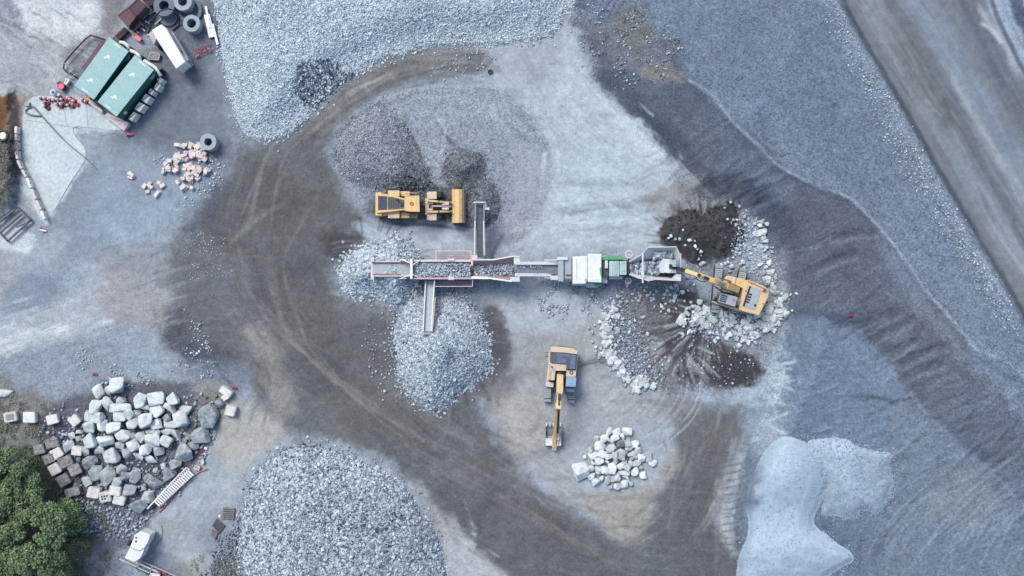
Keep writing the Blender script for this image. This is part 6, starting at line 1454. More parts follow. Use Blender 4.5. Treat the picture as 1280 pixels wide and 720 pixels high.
m = B2(); m.zb(374, 389, 174, 302, 2.7, 3.35); m.zbar((374, 200, 3.3), (318, 176, 2.9), .08, .1); m.zbar((389, 212, 3.3), (440, 180, 2.95), .08, .1); m.zbar((374, 274, 3.3), (318, 298, 2.9), .08, .1); m.zbar((389, 270, 3.3), (432, 298, 2.95), .08, .1)
m.zb(305, 350, 176, 182, 2.5, 2.95); m.zb(305, 350, 296, 301, 2.5, 2.95); m.build('gantry', WHITE, t)
m = B2()
for k in range(7): m.zbar((375 - k * 34, 192, 1.95 + k * .065), (375 - k * 34, 282, 1.95 + k * .065), .09, .09)
m.build('belt_roller', DGREY, tc)
m = B2(); m.ztube([(400, 305, 2.6), (520, 312, 2.3), (640, 306, 2.5), (760, 312, 2.4)], .04, 6); m.build('cable', BLACK, t)
# feed hopper
m = B3(); m.zp([(90, 292), (440, 262), (440, 395), (90, 392)], 1.4, 2.1); fh = m.build('feed_hopper', DGREY, t)
m = B3(); m.plate([(88, 252, 3.1), (260, 250, 3.1), (262, 292, 2.2), (92, 292, 2.2)], .06); m.plate([(260, 250, 3.1), (442, 216, 3.3), (440, 275, 2.3), (262, 292, 2.2)], .06)
m.plate([(72, 402, 3.1), (210, 405, 3.1), (210, 385, 2.2), (92, 385, 2.2)], .06); m.plate([(210, 405, 3.1), (425, 436, 3.3), (410, 398, 2.3), (210, 385, 2.2)], .06); m.build('hopper_flank', MAROON, fh)
m = B3(); m.zbar((118, 246, 3.15), (262, 246, 3.15), .12, .1); m.zbar((262, 246, 3.15), (445, 214, 3.35), .12, .1); m.zbar((440, 216, 3.35), (495, 216, 3.35), .1, .1); m.build('hopper_rim', WHITE, fh); m = B3()
m.zbar((66, 405, 3.15), (212, 408, 3.15), .26, .1); m.zbar((212, 408, 3.15), (425, 438, 3.35), .16, .1); m.build('hopper_rim', WHITE, fh)
m = B3(); m.zb(445, 462, 225, 292, 2.0, 3.3); m.zb(462, 495, 215, 265, 2.0, 3.3); m.zb(412, 495, 398, 442, 2.0, 3.3); m.zb(460, 495, 372, 442, 2.0, 3.36); m.build('end_plate', DWHITE, fh, bevel=.02)
m = B3(); m.zb(68, 120, 206, 256, 1.6, 3.2); m.zb(62, 80, 256, 300, 2.6, 3.1); m.build('drive_box', PINKW, t, bevel=.04)
# side conveyors
m = B2(); m.zbar((503, 308, 1.7), (480, 640, 2.9), .72, .12); c1 = m.build('side_conveyor', BELTP, t)
m = B2(); m.zbar((475, 310, 1.95), (457, 640, 3.15), .14, .3); m.build('conveyor_side', DWHITE, c1, bevel=.02)
m = B2(); m.zbar((531, 310, 1.95), (509, 640, 3.15), .16, .3); m.build('conveyor_side', DWHITE, c1, bevel=.02)
m = B2(); m.zbar((536, 420, 2.45), (516, 640, 3.18), .1, .2); m.build('orange_strip', paint('worn_orange', (216, 176, 156), dirt=.4, dirt_c=(220, 196, 190)), c1)
m = B2(); m.zbar((450, 652, 2.95), (500, 652, 2.95), .18, .2); m.zbar((470, 640, 2.9), (490, 700, 2.4), .06, .1); m.build('head_drum', GREY, c1)
m = B2(); m.zbar((495, 450, 2.0), (495, 450, .1), .1, .1); m.zbar((470, 540, 2.4), (490, 400, .9), .1, .1); m.build('conveyor_strut', MAROON, c1)
C1 = lambda: ZM(t, 450, 220, 7.11)
m = C1(); m.zbar((1065, 720, 1.6), (1062, 240, 2.9), .62, .12); c2 = m.build('side_conveyor', paint('dark_belt', (100, 110, 126), rough=.8, dirt=.5, dirt_c=(126, 136, 152), scale=3), t)
for x0, x1 in ((1018, 1022), (1105, 1100)):
    m = C1(); m.zbar((x0, 705, 1.85), (x1, 400, 2.7), .15, .3); m.build('conveyor_side', WHITE, c2, bevel=.02)
    m = C1(); m.zbar((x1 + 2, 405, 2.68), (x1 + 3, 250, 3.1), .13, .26); m.build('conveyor_head_side', GREY, c2, bevel=.02)
m = C1(); m.zbar((1010, 234, 3.1), (1118, 234, 3.1), .12, .25); m.zbar((1118, 240, 3.0), (1118, 300, 2.9), .1, .2); m.zbar((1105, 290, 3.0), (1150, 290, 2.9), .12, .1); m.zb(1125, 1150, 278, 300, 2.6, 3.0); m.build('head_plate', DWHITE, c2)
m = C1(); m.zbar((1040, 250, 3.06), (1085, 250, 3.06), .2, .2); m.build('head_drum', DGREY, c2)
m = C1()
for k in range(9): m.zbar((1028, 680 - k * 50, 1.78 + k * .14), (1096, 680 - k * 50, 1.78 + k * .14), .03, .03)
m.build('belt_cleat', DGREY, c2)
m = C1(); m.zbar((1062, 420, 2.3), (1062, 420, .1), .1, .1); m.build('conveyor_strut', MAROON, c2)
bed('gravel_load', t, 440, 290, 5.144, (392, 762, 196, 288), 2.52, 1500, .08, .2, .3, 1.0, 'pale gravel riding on the screen deck', .12)
bed('gravel_load', t, 580, 290, 7.11, (92, 440, 290, 390), 2.15, 700, .08, .24, .1, .95, 'dark gravel lying in the feed hopper of the screener', .12)
bed('gravel_load', t, 580, 290, 7.11, (440, 700, 285, 320), lambda x, y: 3.3 - (x - 645) / 52 * 1.5, 120, .05, .13, .2, .9, 'gravel trickling along the crusher belt', .02)
# ================================================================== SITE PROPS
def root(name, px, py, label, cat, group=None, z=None, rz=0):
    g_ = gz(px, py) if z is None else z
    return empty(name, (*P(px, py, g_).xy, g_), label, cat, group, rz)
CG_SIDE = paint('dark_green_container_paint', (54, 122, 114), rough=.5, dirt=.3, dirt_c=(74, 132, 126))
CG_ROOF = paint('pale_green_roof', (162, 202, 206), rough=.6, dirt=.6, dirt_c=(140, 182, 188), bump=.05, scale=.8)  # roof much paler than the sides
RUST = paint('rusty_steel', (122, 96, 108), rough=.85, dirt=.6, dirt_c=(92, 70, 80), scale=2.5, bump=.4)
RUSTD = paint('dark_rusty_steel', (84, 62, 74), rough=.85, dirt=.6, dirt_c=(56, 48, 60), scale=2.5, bump=.4)
CONC = paint('precast_concrete', (170, 184, 196), rough=.85, dirt=.5, dirt_c=(142, 156, 170), scale=2, bump=.3)
CONCD = paint('old_precast_concrete', (124, 132, 148), rough=.85, dirt=.5, dirt_c=(100, 108, 124), scale=2, bump=.3)
TIMBER = paint('bleached_timber', (206, 200, 204), rough=.85, dirt=.6, dirt_c=(156, 146, 152), scale=4, bump=.4)
TIMB2 = paint('weathered_timber', (142, 134, 138), rough=.85, dirt=.6, dirt_c=(104, 98, 104), scale=4, bump=.4)
PINK = paint('pink_plastic', (232, 112, 140), rough=.45, dirt=.25, dirt_c=(200, 110, 130))
REDD = paint('dark_red_rubber', (130, 62, 80), rough=.7, dirt=.4, dirt_c=(110, 80, 92))
HOSE = paint('grey_rubber_hose', (126, 136, 148), rough=.7, dirt=.4, dirt_c=(140, 150, 162))
MARK = paint('white_roof_marking', (240, 250, 252), dirt=.2, dirt_c=(200, 225, 230), bump=0)

# ---- two containers
def container(cn, label, marks):
    cx = sum(c[0] for c in cn) / 4; cy = sum(c[1] for c in cn) / 4
    g_ = gz(cx, cy) - .05; ct = P(cx, cy, g_ + 2.6)
    q = [P(c[0], c[1], g_ + 2.6) for c in cn]         # A (far end, outer) B (far end, inner) C D
    lx = ((q[0] - q[3]) + (q[1] - q[2])).normalized()
    t = empty('shipping_container', (ct.x, ct.y, g_), label, 'container', 'green shipping containers', rz=math.atan2(lx.y, lx.x))
    L_, W_, H_ = 6.06, 2.44, 2.6
    mb = MB(); n = 30      # corrugated long sides
    for s in (-1, 1):
        for k in range(n):
            x0 = -L_ / 2 + .12 + (L_ - .24) * k / n; x1 = x0 + (L_ - .24) / n * .55
            mb.box(x0, x1, s * W_ / 2 - .02 if s > 0 else -W_ / 2 - .025, W_ / 2 + .025 if s > 0 else -W_ / 2 + .02, .15, H_ - .15)
    mb.box(-L_ / 2 + .02, L_ / 2 - .02, -W_ / 2 + .01, W_ / 2 - .01, .05, H_ - .04)
    body = mb.build('body', CG_SIDE, t)
    mb = MB()
    for sx in (-1, 1):
        for sy in (-1, 1): mb.box(sx * (L_ / 2 - .08) - .08, sx * (L_ / 2 - .08) + .08, sy * (W_ / 2 - .06) - .08, sy * (W_ / 2 - .06) + .08, 0, H_ - .06)
    for s in (-1, 1): mb.box(-L_ / 2, L_ / 2, s * (W_ / 2 - .03) - .05, s * (W_ / 2 - .03) + .05, 0, .16)
    mb.build('corner_post', CG_SIDE, body)
    mb = MB(); mb.box(-L_ / 2, L_ / 2, -W_ / 2, W_ / 2, H_ - .05, H_)
    for k in range(14): x0 = -L_ / 2 + .3 + k * .41; mb.box(x0, x0 + .2, -W_ / 2 + .15, W_ / 2 - .15, H_, H_ + .012)
    rf = mb.build('roof', CG_ROOF, t)
    mb = MB()
    for x, y in marks:
        mb.cyl((x, y), .17, H_ + .014, H_ + .03, 14); mb.box(x - .32, x - .1, y + .05, y + .2, H_ + .014, H_ + .03); mb.box(x - .3, x - .2, y + .2, y + .34, H_ + .014, H_ + .03); mb.box(x - .15, x - .05, y - .3, y - .12, H_ + .014, H_ + .03)
    for sx in (-1, 1): mb.box(sx * 2.8 - .05, sx * 2.8 + .05, -.35, .45, H_ + .014, H_ + .028)
    mb.build('roof_marking', MARK, rf)
    for s in (-1, 1):
        mb = MB(); mb.box(-L_ / 2 - .05, -L_ / 2 + .0, s * .6 - .56, s * .6 + .56, .15, H_ - .15)
        for k in (-.3, .3): mb.box(-L_ / 2 - .09, -L_ / 2 - .05, s * .6 + k - .02, s * .6 + k + .02, .1, H_ - .1)
        mb.build('door', CG_SIDE, t)
    mb = MB(); mb.box(-2.45, -2.1, -W_ / 2 - .04, -W_ / 2 - .02, 1.2, 1.9); mb.build('number_plate', MARK, body)
    mb = MB(); mb.box(2.0, 2.75, -W_ / 2 - .04, -W_ / 2 - .02, 1.9, 2.0); mb.box(2.1, 2.6, -W_ / 2 - .04, -W_ / 2 - .02, 1.6, 1.68); mb.build('lettering_strip', MARK, body)
    return t
c1 = container([(136, 48.3), (159.6, 64.4), (117.3, 122.7), (94.4, 106)], 'green shipping container with pale roof, the upper-left one of the pair', [(1.35, .15), (-1.55, .15)])
c2 = container([(167.3, 70.6), (192.3, 87.0), (146.5, 145), (122.5, 125.8)], 'green shipping container with pale roof, beside the row of white crates', [(1.35, .15), (-1.55, .15)])
crl = ['highest and farthest from the ramp', 'second from the top', 'third from the top', 'fourth from the top, oblong', 'fifth and widest of the row', 'lowest, nearest the timber ramp']
for k, q in enumerate([[(782, 70), (812, 60), (842, 85), (805, 128), (778, 108)], [(772, 122), (816, 142), (775, 212), (738, 182)], [(700, 185), (742, 210), (716, 258), (676, 232)],
                       [(645, 245), (702, 282), (655, 352), (602, 312)], [(575, 340), (638, 372), (578, 448), (520, 412)], [(510, 448), (545, 468), (492, 548), (452, 520)]]):
    cx, cy = sum(a[0] for a in q) / len(q), sum(a[1] for a in q) / len(q)
    t = root('white_crate', 110 + cx / 9, 90 + cy / 9, f'white crate with dark straps beside the container, {crl[k]}', 'crate', 'white crates in a row beside the container')
    m = ZM(t, 110, 90, 9); m.zp([(cx + (a - cx) * 1.08, cy + (b2 - cy) * 1.08) for a, b2 in q], .05, 1.3); m.build('tub', WHITE, t, bevel=.04)
    m = ZM(t, 110, 90, 9); a, b_ = q[-1], q[-2]; m.zbar((a[0] + 4, a[1] + 4, 1.31), (q[0][0] * .3 + q[1][0] * .7, q[0][1] * .3 + q[1][1] * .7, 1.31), .07, .03); m.zbar((q[1][0] + 2, q[1][1] + 2, .4), (q[2][0] + 3, q[2][1] + 3, .4), .06, .8); m.build('strap', DGREY, t)
for q, lb in (([(18, 306), (48, 318), (168, 432), (152, 462), (2, 345)], 'pale plank ramp in front of the upper-left container, stained with dark spots'), ([(182, 488), (218, 456), (458, 568), (446, 604), (402, 662), (300, 582)], 'wider pale plank ramp in front of the container beside the crates')):
    cx, cy = sum(a[0] for a in q) / len(q), sum(a[1] for a in q) / len(q)
    t = root('plank_ramp', 110 + cx / 9, 90 + cy / 9, lb, 'ramp', 'plank ramps at the container doors')
    m = ZM(t, 110, 90, 9); m.zp(q, .02, .62); m.build('deck', PINKW, t, bevel=.02)
    m = ZM(t, 110, 90, 9)
    for _ in range(1): f = random.random(); a = random.uniform(-8, 8); x = q[0][0] * (1 - f) + q[-2][0] * f; y = (q[0][1] * (1 - f) + q[-2][1] * f); x = x * .5 + cx * .5; y = y * .5 + cy * .5; m.zb(x + a - 5, x + a + 5, y - 4, y + 4, .62, .635)
    m.build('stain', DGREY, t)
    m = ZM(t, 110, 90, 9)
    for k in range(1, 6): f = k / 6; x = q[0][0] * (1 - f) + q[2][0] * f; y = q[0][1] * (1 - f) + q[2][1] * f; m.zbar((q[0][0] * (1 - f) + cx * f, q[0][1] * (1 - f) + cy * f, .635), (x, y, .635), .03, .02)
    m.build('plank_gap', TIMB2, t)
for a, b_, lb in (((150, 53), (161, 62), 'upper-left'), ((163, 63), (176, 76), 'middle'), ((180, 76), (201, 95), 'lower-right')):
    t = root('pipe', (a[0] + b_[0]) / 2, (a[1] + b_[1]) / 2, f'curved white pipe length behind the containers, the {lb} one', 'pipe', 'white pipes behind the containers')
    m = ZM(t); mx_, my_ = (a[0] + b_[0]) / 2 + 2, (a[1] + b_[1]) / 2 - 2.5; m.ztube([(a[0], a[1], 1.5), (mx_ - 3, my_ - 1.5, 1.55), (mx_ + 2, my_ + 2, 1.55), (b_[0], b_[1], 1.5)], .19, 8); m.build('pipe_wall', WHITE, t, smooth=True)
    m = ZM(t); m.zb(a[0], b_[0], (a[1] + b_[1]) / 2 - 1, (a[1] + b_[1]) / 2 + 1, 0, 1.4); m.build('bearer', DGREY, t)

# ---- white site trailer
t = root('site_trailer', 215, 58, 'long white box trailer with a smooth roof beside the stacked concrete rings', 'trailer')
Z = lambda: ZM(t, 130, 0, 8)
m = Z(); m.zp([(475, 300), (570, 240), (624, 284), (815, 620), (722, 692), (520, 385)], .5, 2.6); bd = m.build('body', WHITE, t, bevel=.08)
m = Z(); m.zp([(440, 345), (480, 305), (530, 375), (500, 448)], .6, 1.9); m.build('nose_box', TIMBER, t, bevel=.04)
m = Z(); m.zp([(660, 300), (700, 335), (850, 600), (822, 612), (790, 580)], .6, 1.75); m.build('side_locker', GREY, t, bevel=.05)
m = Z(); m.zp([(650, 330), (666, 326), (770, 505), (756, 512)], 1.7, 2.3); m.build('side_window', GLASS, t)
m = Z(); m.zbar((720, 690, 1.2), (815, 706, .9), .1, .1); m.zbar((815, 706, .9), (890, 645, .9), .1, .1); m.zbar((890, 645, .9), (815, 600, 1.2), .1, .1); m.zbar((760, 665, .95), (850, 655, .95), .08, .08); m.zp([(765, 660), (830, 620), (868, 645), (805, 690)], .55, .7)
m.build('drawbar', TIMBER, t)
for x, y in ((560, 470), (720, 420)):
    m = Z(); m.cylx(m.p(x - 12, y + 7, .4), m.p(x + 12, y - 7, .4), .38, 16); m.build('wheel', TYRE, t)
# ---- concrete rings
def ring(px, py, r1, r0, h, label, n=1, mat=None, top=None):
    t = root('concrete_ring', px, py, label, 'concrete ring', 'precast concrete manhole rings'); c = t.location
    for k in range(n):
        mb = MB((c.x, c.y, c.z)); mb.ring((c.x, c.y), r0, r1, c.z + k * h, c.z + (k + 1) * h - .02, 32); o = mb.build('ring_wall', mat or CONC, t, bevel=.02)
        for p_ in o.data.polygons: p_.use_smooth = False
    return t
ring(244, 33, .88, .47, .6, 'pale concrete ring stack lying right of the white trailer, wide open at top', 2)
ring(264.5, 179.5, .86, .40, .6, 'lone pale concrete ring stack beside the pink stone dump', 2)
ring(210, 11, 1.1, .5, .6, 'concrete ring stack at the top edge with the black hose over it', 2, CONCD)
ring(233, 6, .95, .46, .6, 'concrete ring stack at the top edge, right of the hose', 2, CONC)
ring(238, 14, 1.3, .95, .35, 'wide dull grey ring lying flat under the stack at the top edge', 1, CONCD)
ring(211, 21, 1.0, .1, .25, 'dull flat concrete cover slab below the hose', 1, CONCD)
t = root('hose', 205, 22, 'black rubber hose arching over the concrete rings by the trailer', 'hose')
m = ZM(t, 130, 0, 8); m.ztube([(440, 345, .1), (470, 260, .6), (510, 170, 1.6), (560, 112, 2.1), (640, 86, 2.1), (715, 110, 1.6), (755, 180, .7), (750, 255, .1), (690, 305, .08)], .075, 8); m.build('hose_line', BLACK, t, smooth=True)
m = ZM(t, 130, 0, 8); m.zcyl(440, 345, .11, .02, .2); m.build('coupling', STEEL, t)
# ---- planks
for pts, w_, lb in (([(1017, 62), (1062, 275)], .22, 'thin white plank at the top of the bundle beside the gravel bed'), ([(1028, 145), (1080, 372)], .62, 'broad white board in the middle of the bundle beside the gravel bed'), ([(1085, 240), (1137, 445)], .24, 'thin white plank at the bottom of the bundle beside the gravel bed')):
    x, y = (pts[0][0] + pts[1][0]) / 2, (pts[0][1] + pts[1][1]) / 2
    t = root('plank', 130 + x / 8, y / 8, lb, 'plank', 'white planks by the gravel bed')
    zz = .25 if w_ > .5 else .35
    m = ZM(t, 130, 0, 8); m.zbar((*pts[0], zz), (*pts[1], zz), w_, .08); m.build('board', WHITE, t)
    m = ZM(t, 130, 0, 8)
    for f in (.2, .8): xx = pts[0][0] * (1 - f) + pts[1][0] * f; yy = pts[0][1] * (1 - f) + pts[1][1] * f; m.zbar((xx - 14, yy + 3, .1), (xx + 14, yy - 3, .1), .12, .22)
    m.build('bearer', TIMB2, t)
# ---- red mesh bundle
t = root('rebar_bundle', 254, 63, 'small tangled bundle of rust-red reinforcing mesh on dark ground', 'rebar')
m = ZM(t, 130, 0, 8)
for k in range(7): m.zbar((915 + k * 24, 485 - k * 9, .1), (928 + k * 24, 575 - k * 12, .1), .03, .05)
m.build('long_bars', paint('rust_red_bar', (170, 100, 110), dirt=.4), t)
m = ZM(t, 130, 0, 8)
for k in range(7): m.zbar((905 + k * 4, 490 + k * 14, .17), (1060 + k * 2, 432 + k * 14, .2), .03, .05)
for k in range(8): x, y = random.uniform(930, 1060), random.uniform(460, 560); m.zbar((x, y, .25), (x + random.uniform(-30, 30), y + random.uniform(-30, 30), .3), .1, .05)
m.build('cross_bars', paint('pale_red_bar', (188, 120, 124), dirt=.4), t)
# ---- rusty skips and scrap
def boxthing(name, q, z1, label, cat, mat, lid, ox=140, oy=0, sc=12, ribs=5, open_=False, grp=None):
    cx, cy = sum(a[0] for a in q) / len(q), sum(a[1] for a in q) / len(q)
    t = root(name, ox + cx / sc, oy + cy / sc, label, cat, grp)
    m = ZM(t, ox, oy, sc); m.zp(q, .03, z1); m.build('body', mat, t, bevel=.03)
    m = ZM(t, ox, oy, sc)
    for k in range(ribs + 1):
        f = k / ribs; a = (q[0][0] * (1 - f) + q[1][0] * f, q[0][1] * (1 - f) + q[1][1] * f); b_ = (q[3][0] * (1 - f) + q[2][0] * f, q[3][1] * (1 - f) + q[2][1] * f); m.zbar((*a, z1 + .02), (*b_, z1 + .02), .06, .05)
    for i in range(4): a, b_ = q[i], q[(i + 1) % 4]; m.zbar((*a, z1 + .03), (*b_, z1 + .03), .1, .08)
    m.build('rib', lid, t); return t
boxthing('rusty_skip', [(88, 232), (235, 120), (368, 228), (238, 398)], 1.3, 'brown rusty steel skip, the lower one by the containers', 'skip', RUST, RUST, ribs=6, grp='rusty steel skips')
boxthing('rusty_skip', [(248, 125), (390, -20), (508, 95), (372, 232)], 1.7, 'brown rusty steel skip cut by the top edge of the photo', 'skip', RUST, RUSTD, ribs=9, grp='rusty steel skips')
boxthing('scrap_bin', [(258, 430), (380, 300), (434, 365), (335, 462)], .7, 'dark rusty scrap bin between the skip and the trailer', 'bin', RUSTD, RUSTD, ribs=3)
boxthing('steel_crate', [(470, 10), (560, -60), (680, 10), (560, 90)], 1.0, 'dark rusted crate at the very top edge between skip and rings', 'crate', RUSTD, RUSTD, ribs=3)
boxthing('steel_tray', [(400, 215), (520, 95), (600, 140), (470, 290)], .5, 'dark green-grey steel tray beside the rusty skip', 'tray', DGREY, TIMB2, ribs=4)
for a, b_, lb in (((45, 585), (205, 430), 'upper'), ((75, 620), (240, 455), 'lower')):
    t = root('rusty_pipe', 140 + (a[0] + b_[0]) / 24, (a[1] + b_[1]) / 24, f'thick rusty brown pipe beside the pale container roof, the {lb} of two', 'pipe', 'rusty pipes'); m = ZM(t, 140, 0, 12); m.ztube([(*a, .3), (*b_, .3)], .24, 12); m.build('pipe_wall', RUSTD, t, smooth=True)
    m = ZM(t, 140, 0, 12); m.zcyl(a[0], a[1], .28, .02, .55); m.build('flange', RUST, t)
for (x0, y0, x1, y1, mm, lb) in ((392, 305, 470, 385, TIMBER, 'tan rod nearest the rusty skip'), (418, 405, 498, 468, TIMBER, 'pale rod below the tan rod'), (368, 470, 405, 500, WHITE, 'stubby white rod nearest the pink box'), (500, 320, 560, 350, WHITE, 'bluish white rod in the scrap'), (530, 350, 600, 285, BGLASS, 'blue rod in the scrap'), (640, 370, 745, 275, GREY, 'long grey rod beside the hose'), (560, 215, 640, 160, PINKW, 'pinkish slat by the ring stack')):
    t = root('scrap_rod', 140 + (x0 + x1) / 24, (y0 + y1) / 24, lb + ' among the scrap above the trailer', 'scrap rod', 'scrap rods'); m = ZM(t, 140, 0, 12); m.zbar((x0, y0, .3), (x1, y1, .3), .14, .1); m.build('rod', mm, t)
    m = ZM(t, 140, 0, 12); m.zcyl((x0 + x1) / 2, (y0 + y1) / 2, .12, .0, .26, 8); m.build('stub', DGREY, t)
boxthing('toolbox', [(312, 545), (345, 502), (442, 580), (412, 620)], .45, 'bright pink toolbox lying above the white trailer', 'toolbox', PINK, PINK, ribs=1)
boxthing('pallet', [(440, 590), (470, 520), (560, 540), (545, 600)], .3, 'broken grey pallet left of the white trailer', 'pallet', TIMB2, TIMBER, 130, 0, 8, 5)
# ---- pipe hoop frame
t = root('bent_pipe', 112, 76, 'dark bent pipe loop lying left of the upper container', 'bent pipe')
m = ZM(t, 60, 0, 6.55); m.ztube([(470, 328, .3), (400, 302, .45), (350, 290, .5), (310, 315, .5), (220, 410, .5), (135, 512, .45), (126, 560, .35), (150, 585, .3), (195, 605, .25), (240, 640, .2)], .085, 8); m.build('outer_pipe', RUSTD, t, smooth=True)
m = ZM(t, 60, 0, 6.55); m.zbar((300, 575, .25), (470, 335, .25), .6, .3); m.build('shade_strip', RUST, t)  # brown bar standing for the dark strip of shade along the container
m = ZM(t, 60, 0, 6.55); m.zbar((130, 515, .5), (210, 570, .4), .07, .07); m.zbar((130, 600, .3), (200, 640, .3), .07, .07); m.zbar((170, 600, .35), (200, 570, .35), .06, .06); m.zbar((175, 640, .3), (235, 600, .3), .06, .06); m.build('cross_pipe', STEEL, t)
# ---- barrels, tank, cones
t = root('bucket', 76, 107.5, 'round red-pink tub left of the upper container', 'tub'); m = ZM(t, 45, 95, 14.4); m.zcyl(445, 180, .33, .05, .6, 22); m.build('tub_wall', PINK, t, bevel=.03)
m = ZM(t, 45, 95, 14.4); m.zring(445, 180, .3, .35, .58, .64); m.build('rim', RED, t)
boxthing('black_tray', [(380, 130), (430, 100), (560, 190), (500, 260)], .25, 'black plastic tray under the red-pink tub', 'tray', BLACK, BLACK, 45, 95, 14.4, 2)
boxthing('white_box', [(510, 130), (555, 45), (598, 75), (545, 148)], .5, 'small white box above the red-pink tub', 'box', WHITE, WHITE, 45, 95, 14.4, 1)
t = root('water_tank', 67, 116, 'small white tank with a round purple-grey lid beside the cones', 'tank'); m = ZM(t, 45, 95, 14.4); m.zcyl(300, 292, .3, .05, .7, 20); m.zp([(320, 300), (350, 268), (432, 335), (400, 362), (310, 350)], .05, .45); m.build('tank_wall', WHITE, t, bevel=.03)
m = ZM(t, 45, 95, 14.4); m.zcyl(300, 290, .18, .7, .76); m.build('lid', paint('purple_grey_lid', (96, 100, 150), dirt=.3), t)
CONER = paint('cone_red', (206, 36, 66), rough=.5, dirt=.2, dirt_c=(170, 90, 100)); CW = paint('cone_white', (240, 232, 238), dirt=.2)
def cone_obj(x, y, label, lean=0.0):
    t = root('traffic_cone', 45 + x / 14.4, 95 + y / 14.4, label, 'traffic cone', 'red and white traffic cones'); c = t.location; o_ = (c.x, c.y, c.z)
    t.rotation_euler = (lean, lean * .6, 0)
    mb = MB(o_); mb.box(c.x - .23, c.x + .23, c.y - .23, c.y + .23, c.z + .01, c.z + .06); mb.build('base', CONER, t, bevel=.01)
    mb = MB(o_); mb.cyl((c.x, c.y), .19, c.z + .06, c.z + .38, 14, .12); b2 = mb.build('cone_body', CONER, t)
    mb = MB(o_); mb.cyl((c.x, c.y), .13, c.z + .38, c.z + .66, 14, .12); mb.build('sleeve', CW, b2)
    mb = MB(o_); mb.cyl((c.x, c.y), .075, c.z + .66, c.z + .75, 12, .07); mb.build('tip', CW, b2)
CN = [(105, 408), (192, 418), (278, 438), (348, 442), (425, 440), (490, 428), (612, 408), (656, 438), (705, 460), (172, 490), (182, 560), (400, 520), (492, 520), (600, 528)]
for k, (x, y) in enumerate(CN):
    r_ = 'top' if y < 470 else 'lower'
    kk = [i for i, c in enumerate(CN) if (c[1] < 470) == (y < 470)]; kk.sort(key=lambda i: CN[i][0])
    cone_obj(x, y, f'red traffic cone with white sleeve, {ORD[kk.index(k)]} from left in the {r_} row by the container', random.uniform(-.1, .1))
RB = [(560, 455), (235, 505), (242, 590), (478, 558), (545, 522), (680, 552), (762, 522)]
rl = sorted(range(7), key=lambda i: RB[i][0])
for k, (x, y) in enumerate(RB):
    t = root('rubber_weight', 45 + x / 14.4, 95 + y / 14.4, f'round dark red rubber weight among the cones, {ORD[rl.index(k)]} from left', 'rubber weight', 'round rubber weights'); c = t.location
    mb = MB(c); mb.cyl((c.x, c.y), .3, c.z + .0, c.z + .12, 16, .24); mb.build('foot', REDD if k != 6 else RED, t)
    mb = MB(c); mb.cyl((c.x, c.y), .1, c.z + .12, c.z + .3, 10); mb.build('socket', REDD if k != 6 else RED, t)
cone_obj(860, 445, 'red traffic cone with white sleeve, left of the pair at the container corner'); cone_obj(930, 470, 'red traffic cone with white sleeve, right of the pair at the container corner')
boxthing('yellow_case', [(880, 385), (925, 360), (968, 385), (950, 440)], .5, 'yellow case on the ground at the corner of the upper container', 'case', paint('case_yellow', (236, 200, 96), dirt=.2), YEL2, 45, 95, 14.4, 1)
t = root('traffic_cone', 163.5, 168.5, 'pinkish cone lying on its side below the plank ramp', 'traffic cone'); c = t.location
mb = MB(c); mb.tube([c + Vector((-.3, .05, .2)), c + Vector((.3, 0, .12))], .2, 12, .35); mb.build('cone_body', PINK, t); mb = MB(c); mb.box(c.x - .36, c.x - .3, c.y - .2, c.y + .25, c.z, c.z + .42); mb.build('base', PINK, t)

# ---- concrete pad at the left
PAD = paint('poured_concrete', (212, 223, 231), rough=.85, dirt=.7, dirt_c=(176, 188, 200), scale=.35, bump=.15, fine=3)
gp = max(gz(x, y) for x, y in ((45, 130), (110, 140), (60, 200), (100, 180), (50, 260))) + .03
t = empty('concrete_pad', (*P(70, 190, gp).xy, gp), kind=None) if False else None
padr = smooth_poly([(32, 132), (50, 120), (108, 130), (152, 162), (96, 158), (94, 170), (105, 184), (106, 200), (88, 228), (62, 272), (52, 274), (40, 250), (28, 200), (28, 160)], True, 3)
m = MB(); pp = [P(a, b, gp) for a, b in padr][::-1]; m.ext([(q.x, q.y) for q in pp], gp - .5, gp)
o = m.build('concrete_pavement', PAD); tag(o, None, None, None, 'structure')
m = MB(); m.bar(P(32, 150, gp + .006), P(98, 160, gp + .006), .05, .006); m.bar(P(78, 126, gp + .006), P(84, 158, gp + .006), .04, .006); m.bar(P(108, 130, gp + .006), P(110, 158, gp + .006), .04, .006)
o = m.build('pavement_joint', paint('joint_grey', (140, 150, 158), bump=0)); tag(o, None, None, None, 'structure')
# barriers
pts = [(21.8, 158), (21.8, 168), (22, 177), (22.4, 188), (23.5, 200), (29, 212), (35, 222), (41, 236), (47, 250), (53, 263), (58, 275)]
for k in range(len(pts) - 1):
    a, b_ = pts[k], pts[k + 1]; lb = f'pinkish white plastic barrier length, {ORD[k]} from the top of the line along the concrete pad'
    t = root('barrier', (a[0] + b_[0]) / 2, (a[1] + b_[1]) / 2, lb, 'barrier', 'barrier line along the concrete pad')
    m = ZM(t); f = .06; A = (a[0] + (b_[0] - a[0]) * f, a[1] + (b_[1] - a[1]) * f); B = (b_[0] - (b_[0] - a[0]) * f, b_[1] - (b_[1] - a[1]) * f)
    m.zbar((*A, .45), (*B, .45), .30, .75); m.build('panel', PINKW if k % 3 else WHITE, t, bevel=.05)
    m = ZM(t); m.zbar((A[0] - 2, A[1] + .5, .1), (B[0] - 2, B[1] + .5, .1), .1, .16); m.build('red_rail', RED if k > 4 else PINKW, t)
    m = ZM(t); x, y = (A[0] + B[0]) / 2, (A[1] + B[1]) / 2; m.zb(x - .6, x + .6, y - .8, y + .8, .826, .84); m.build('slot', DGREY, t)
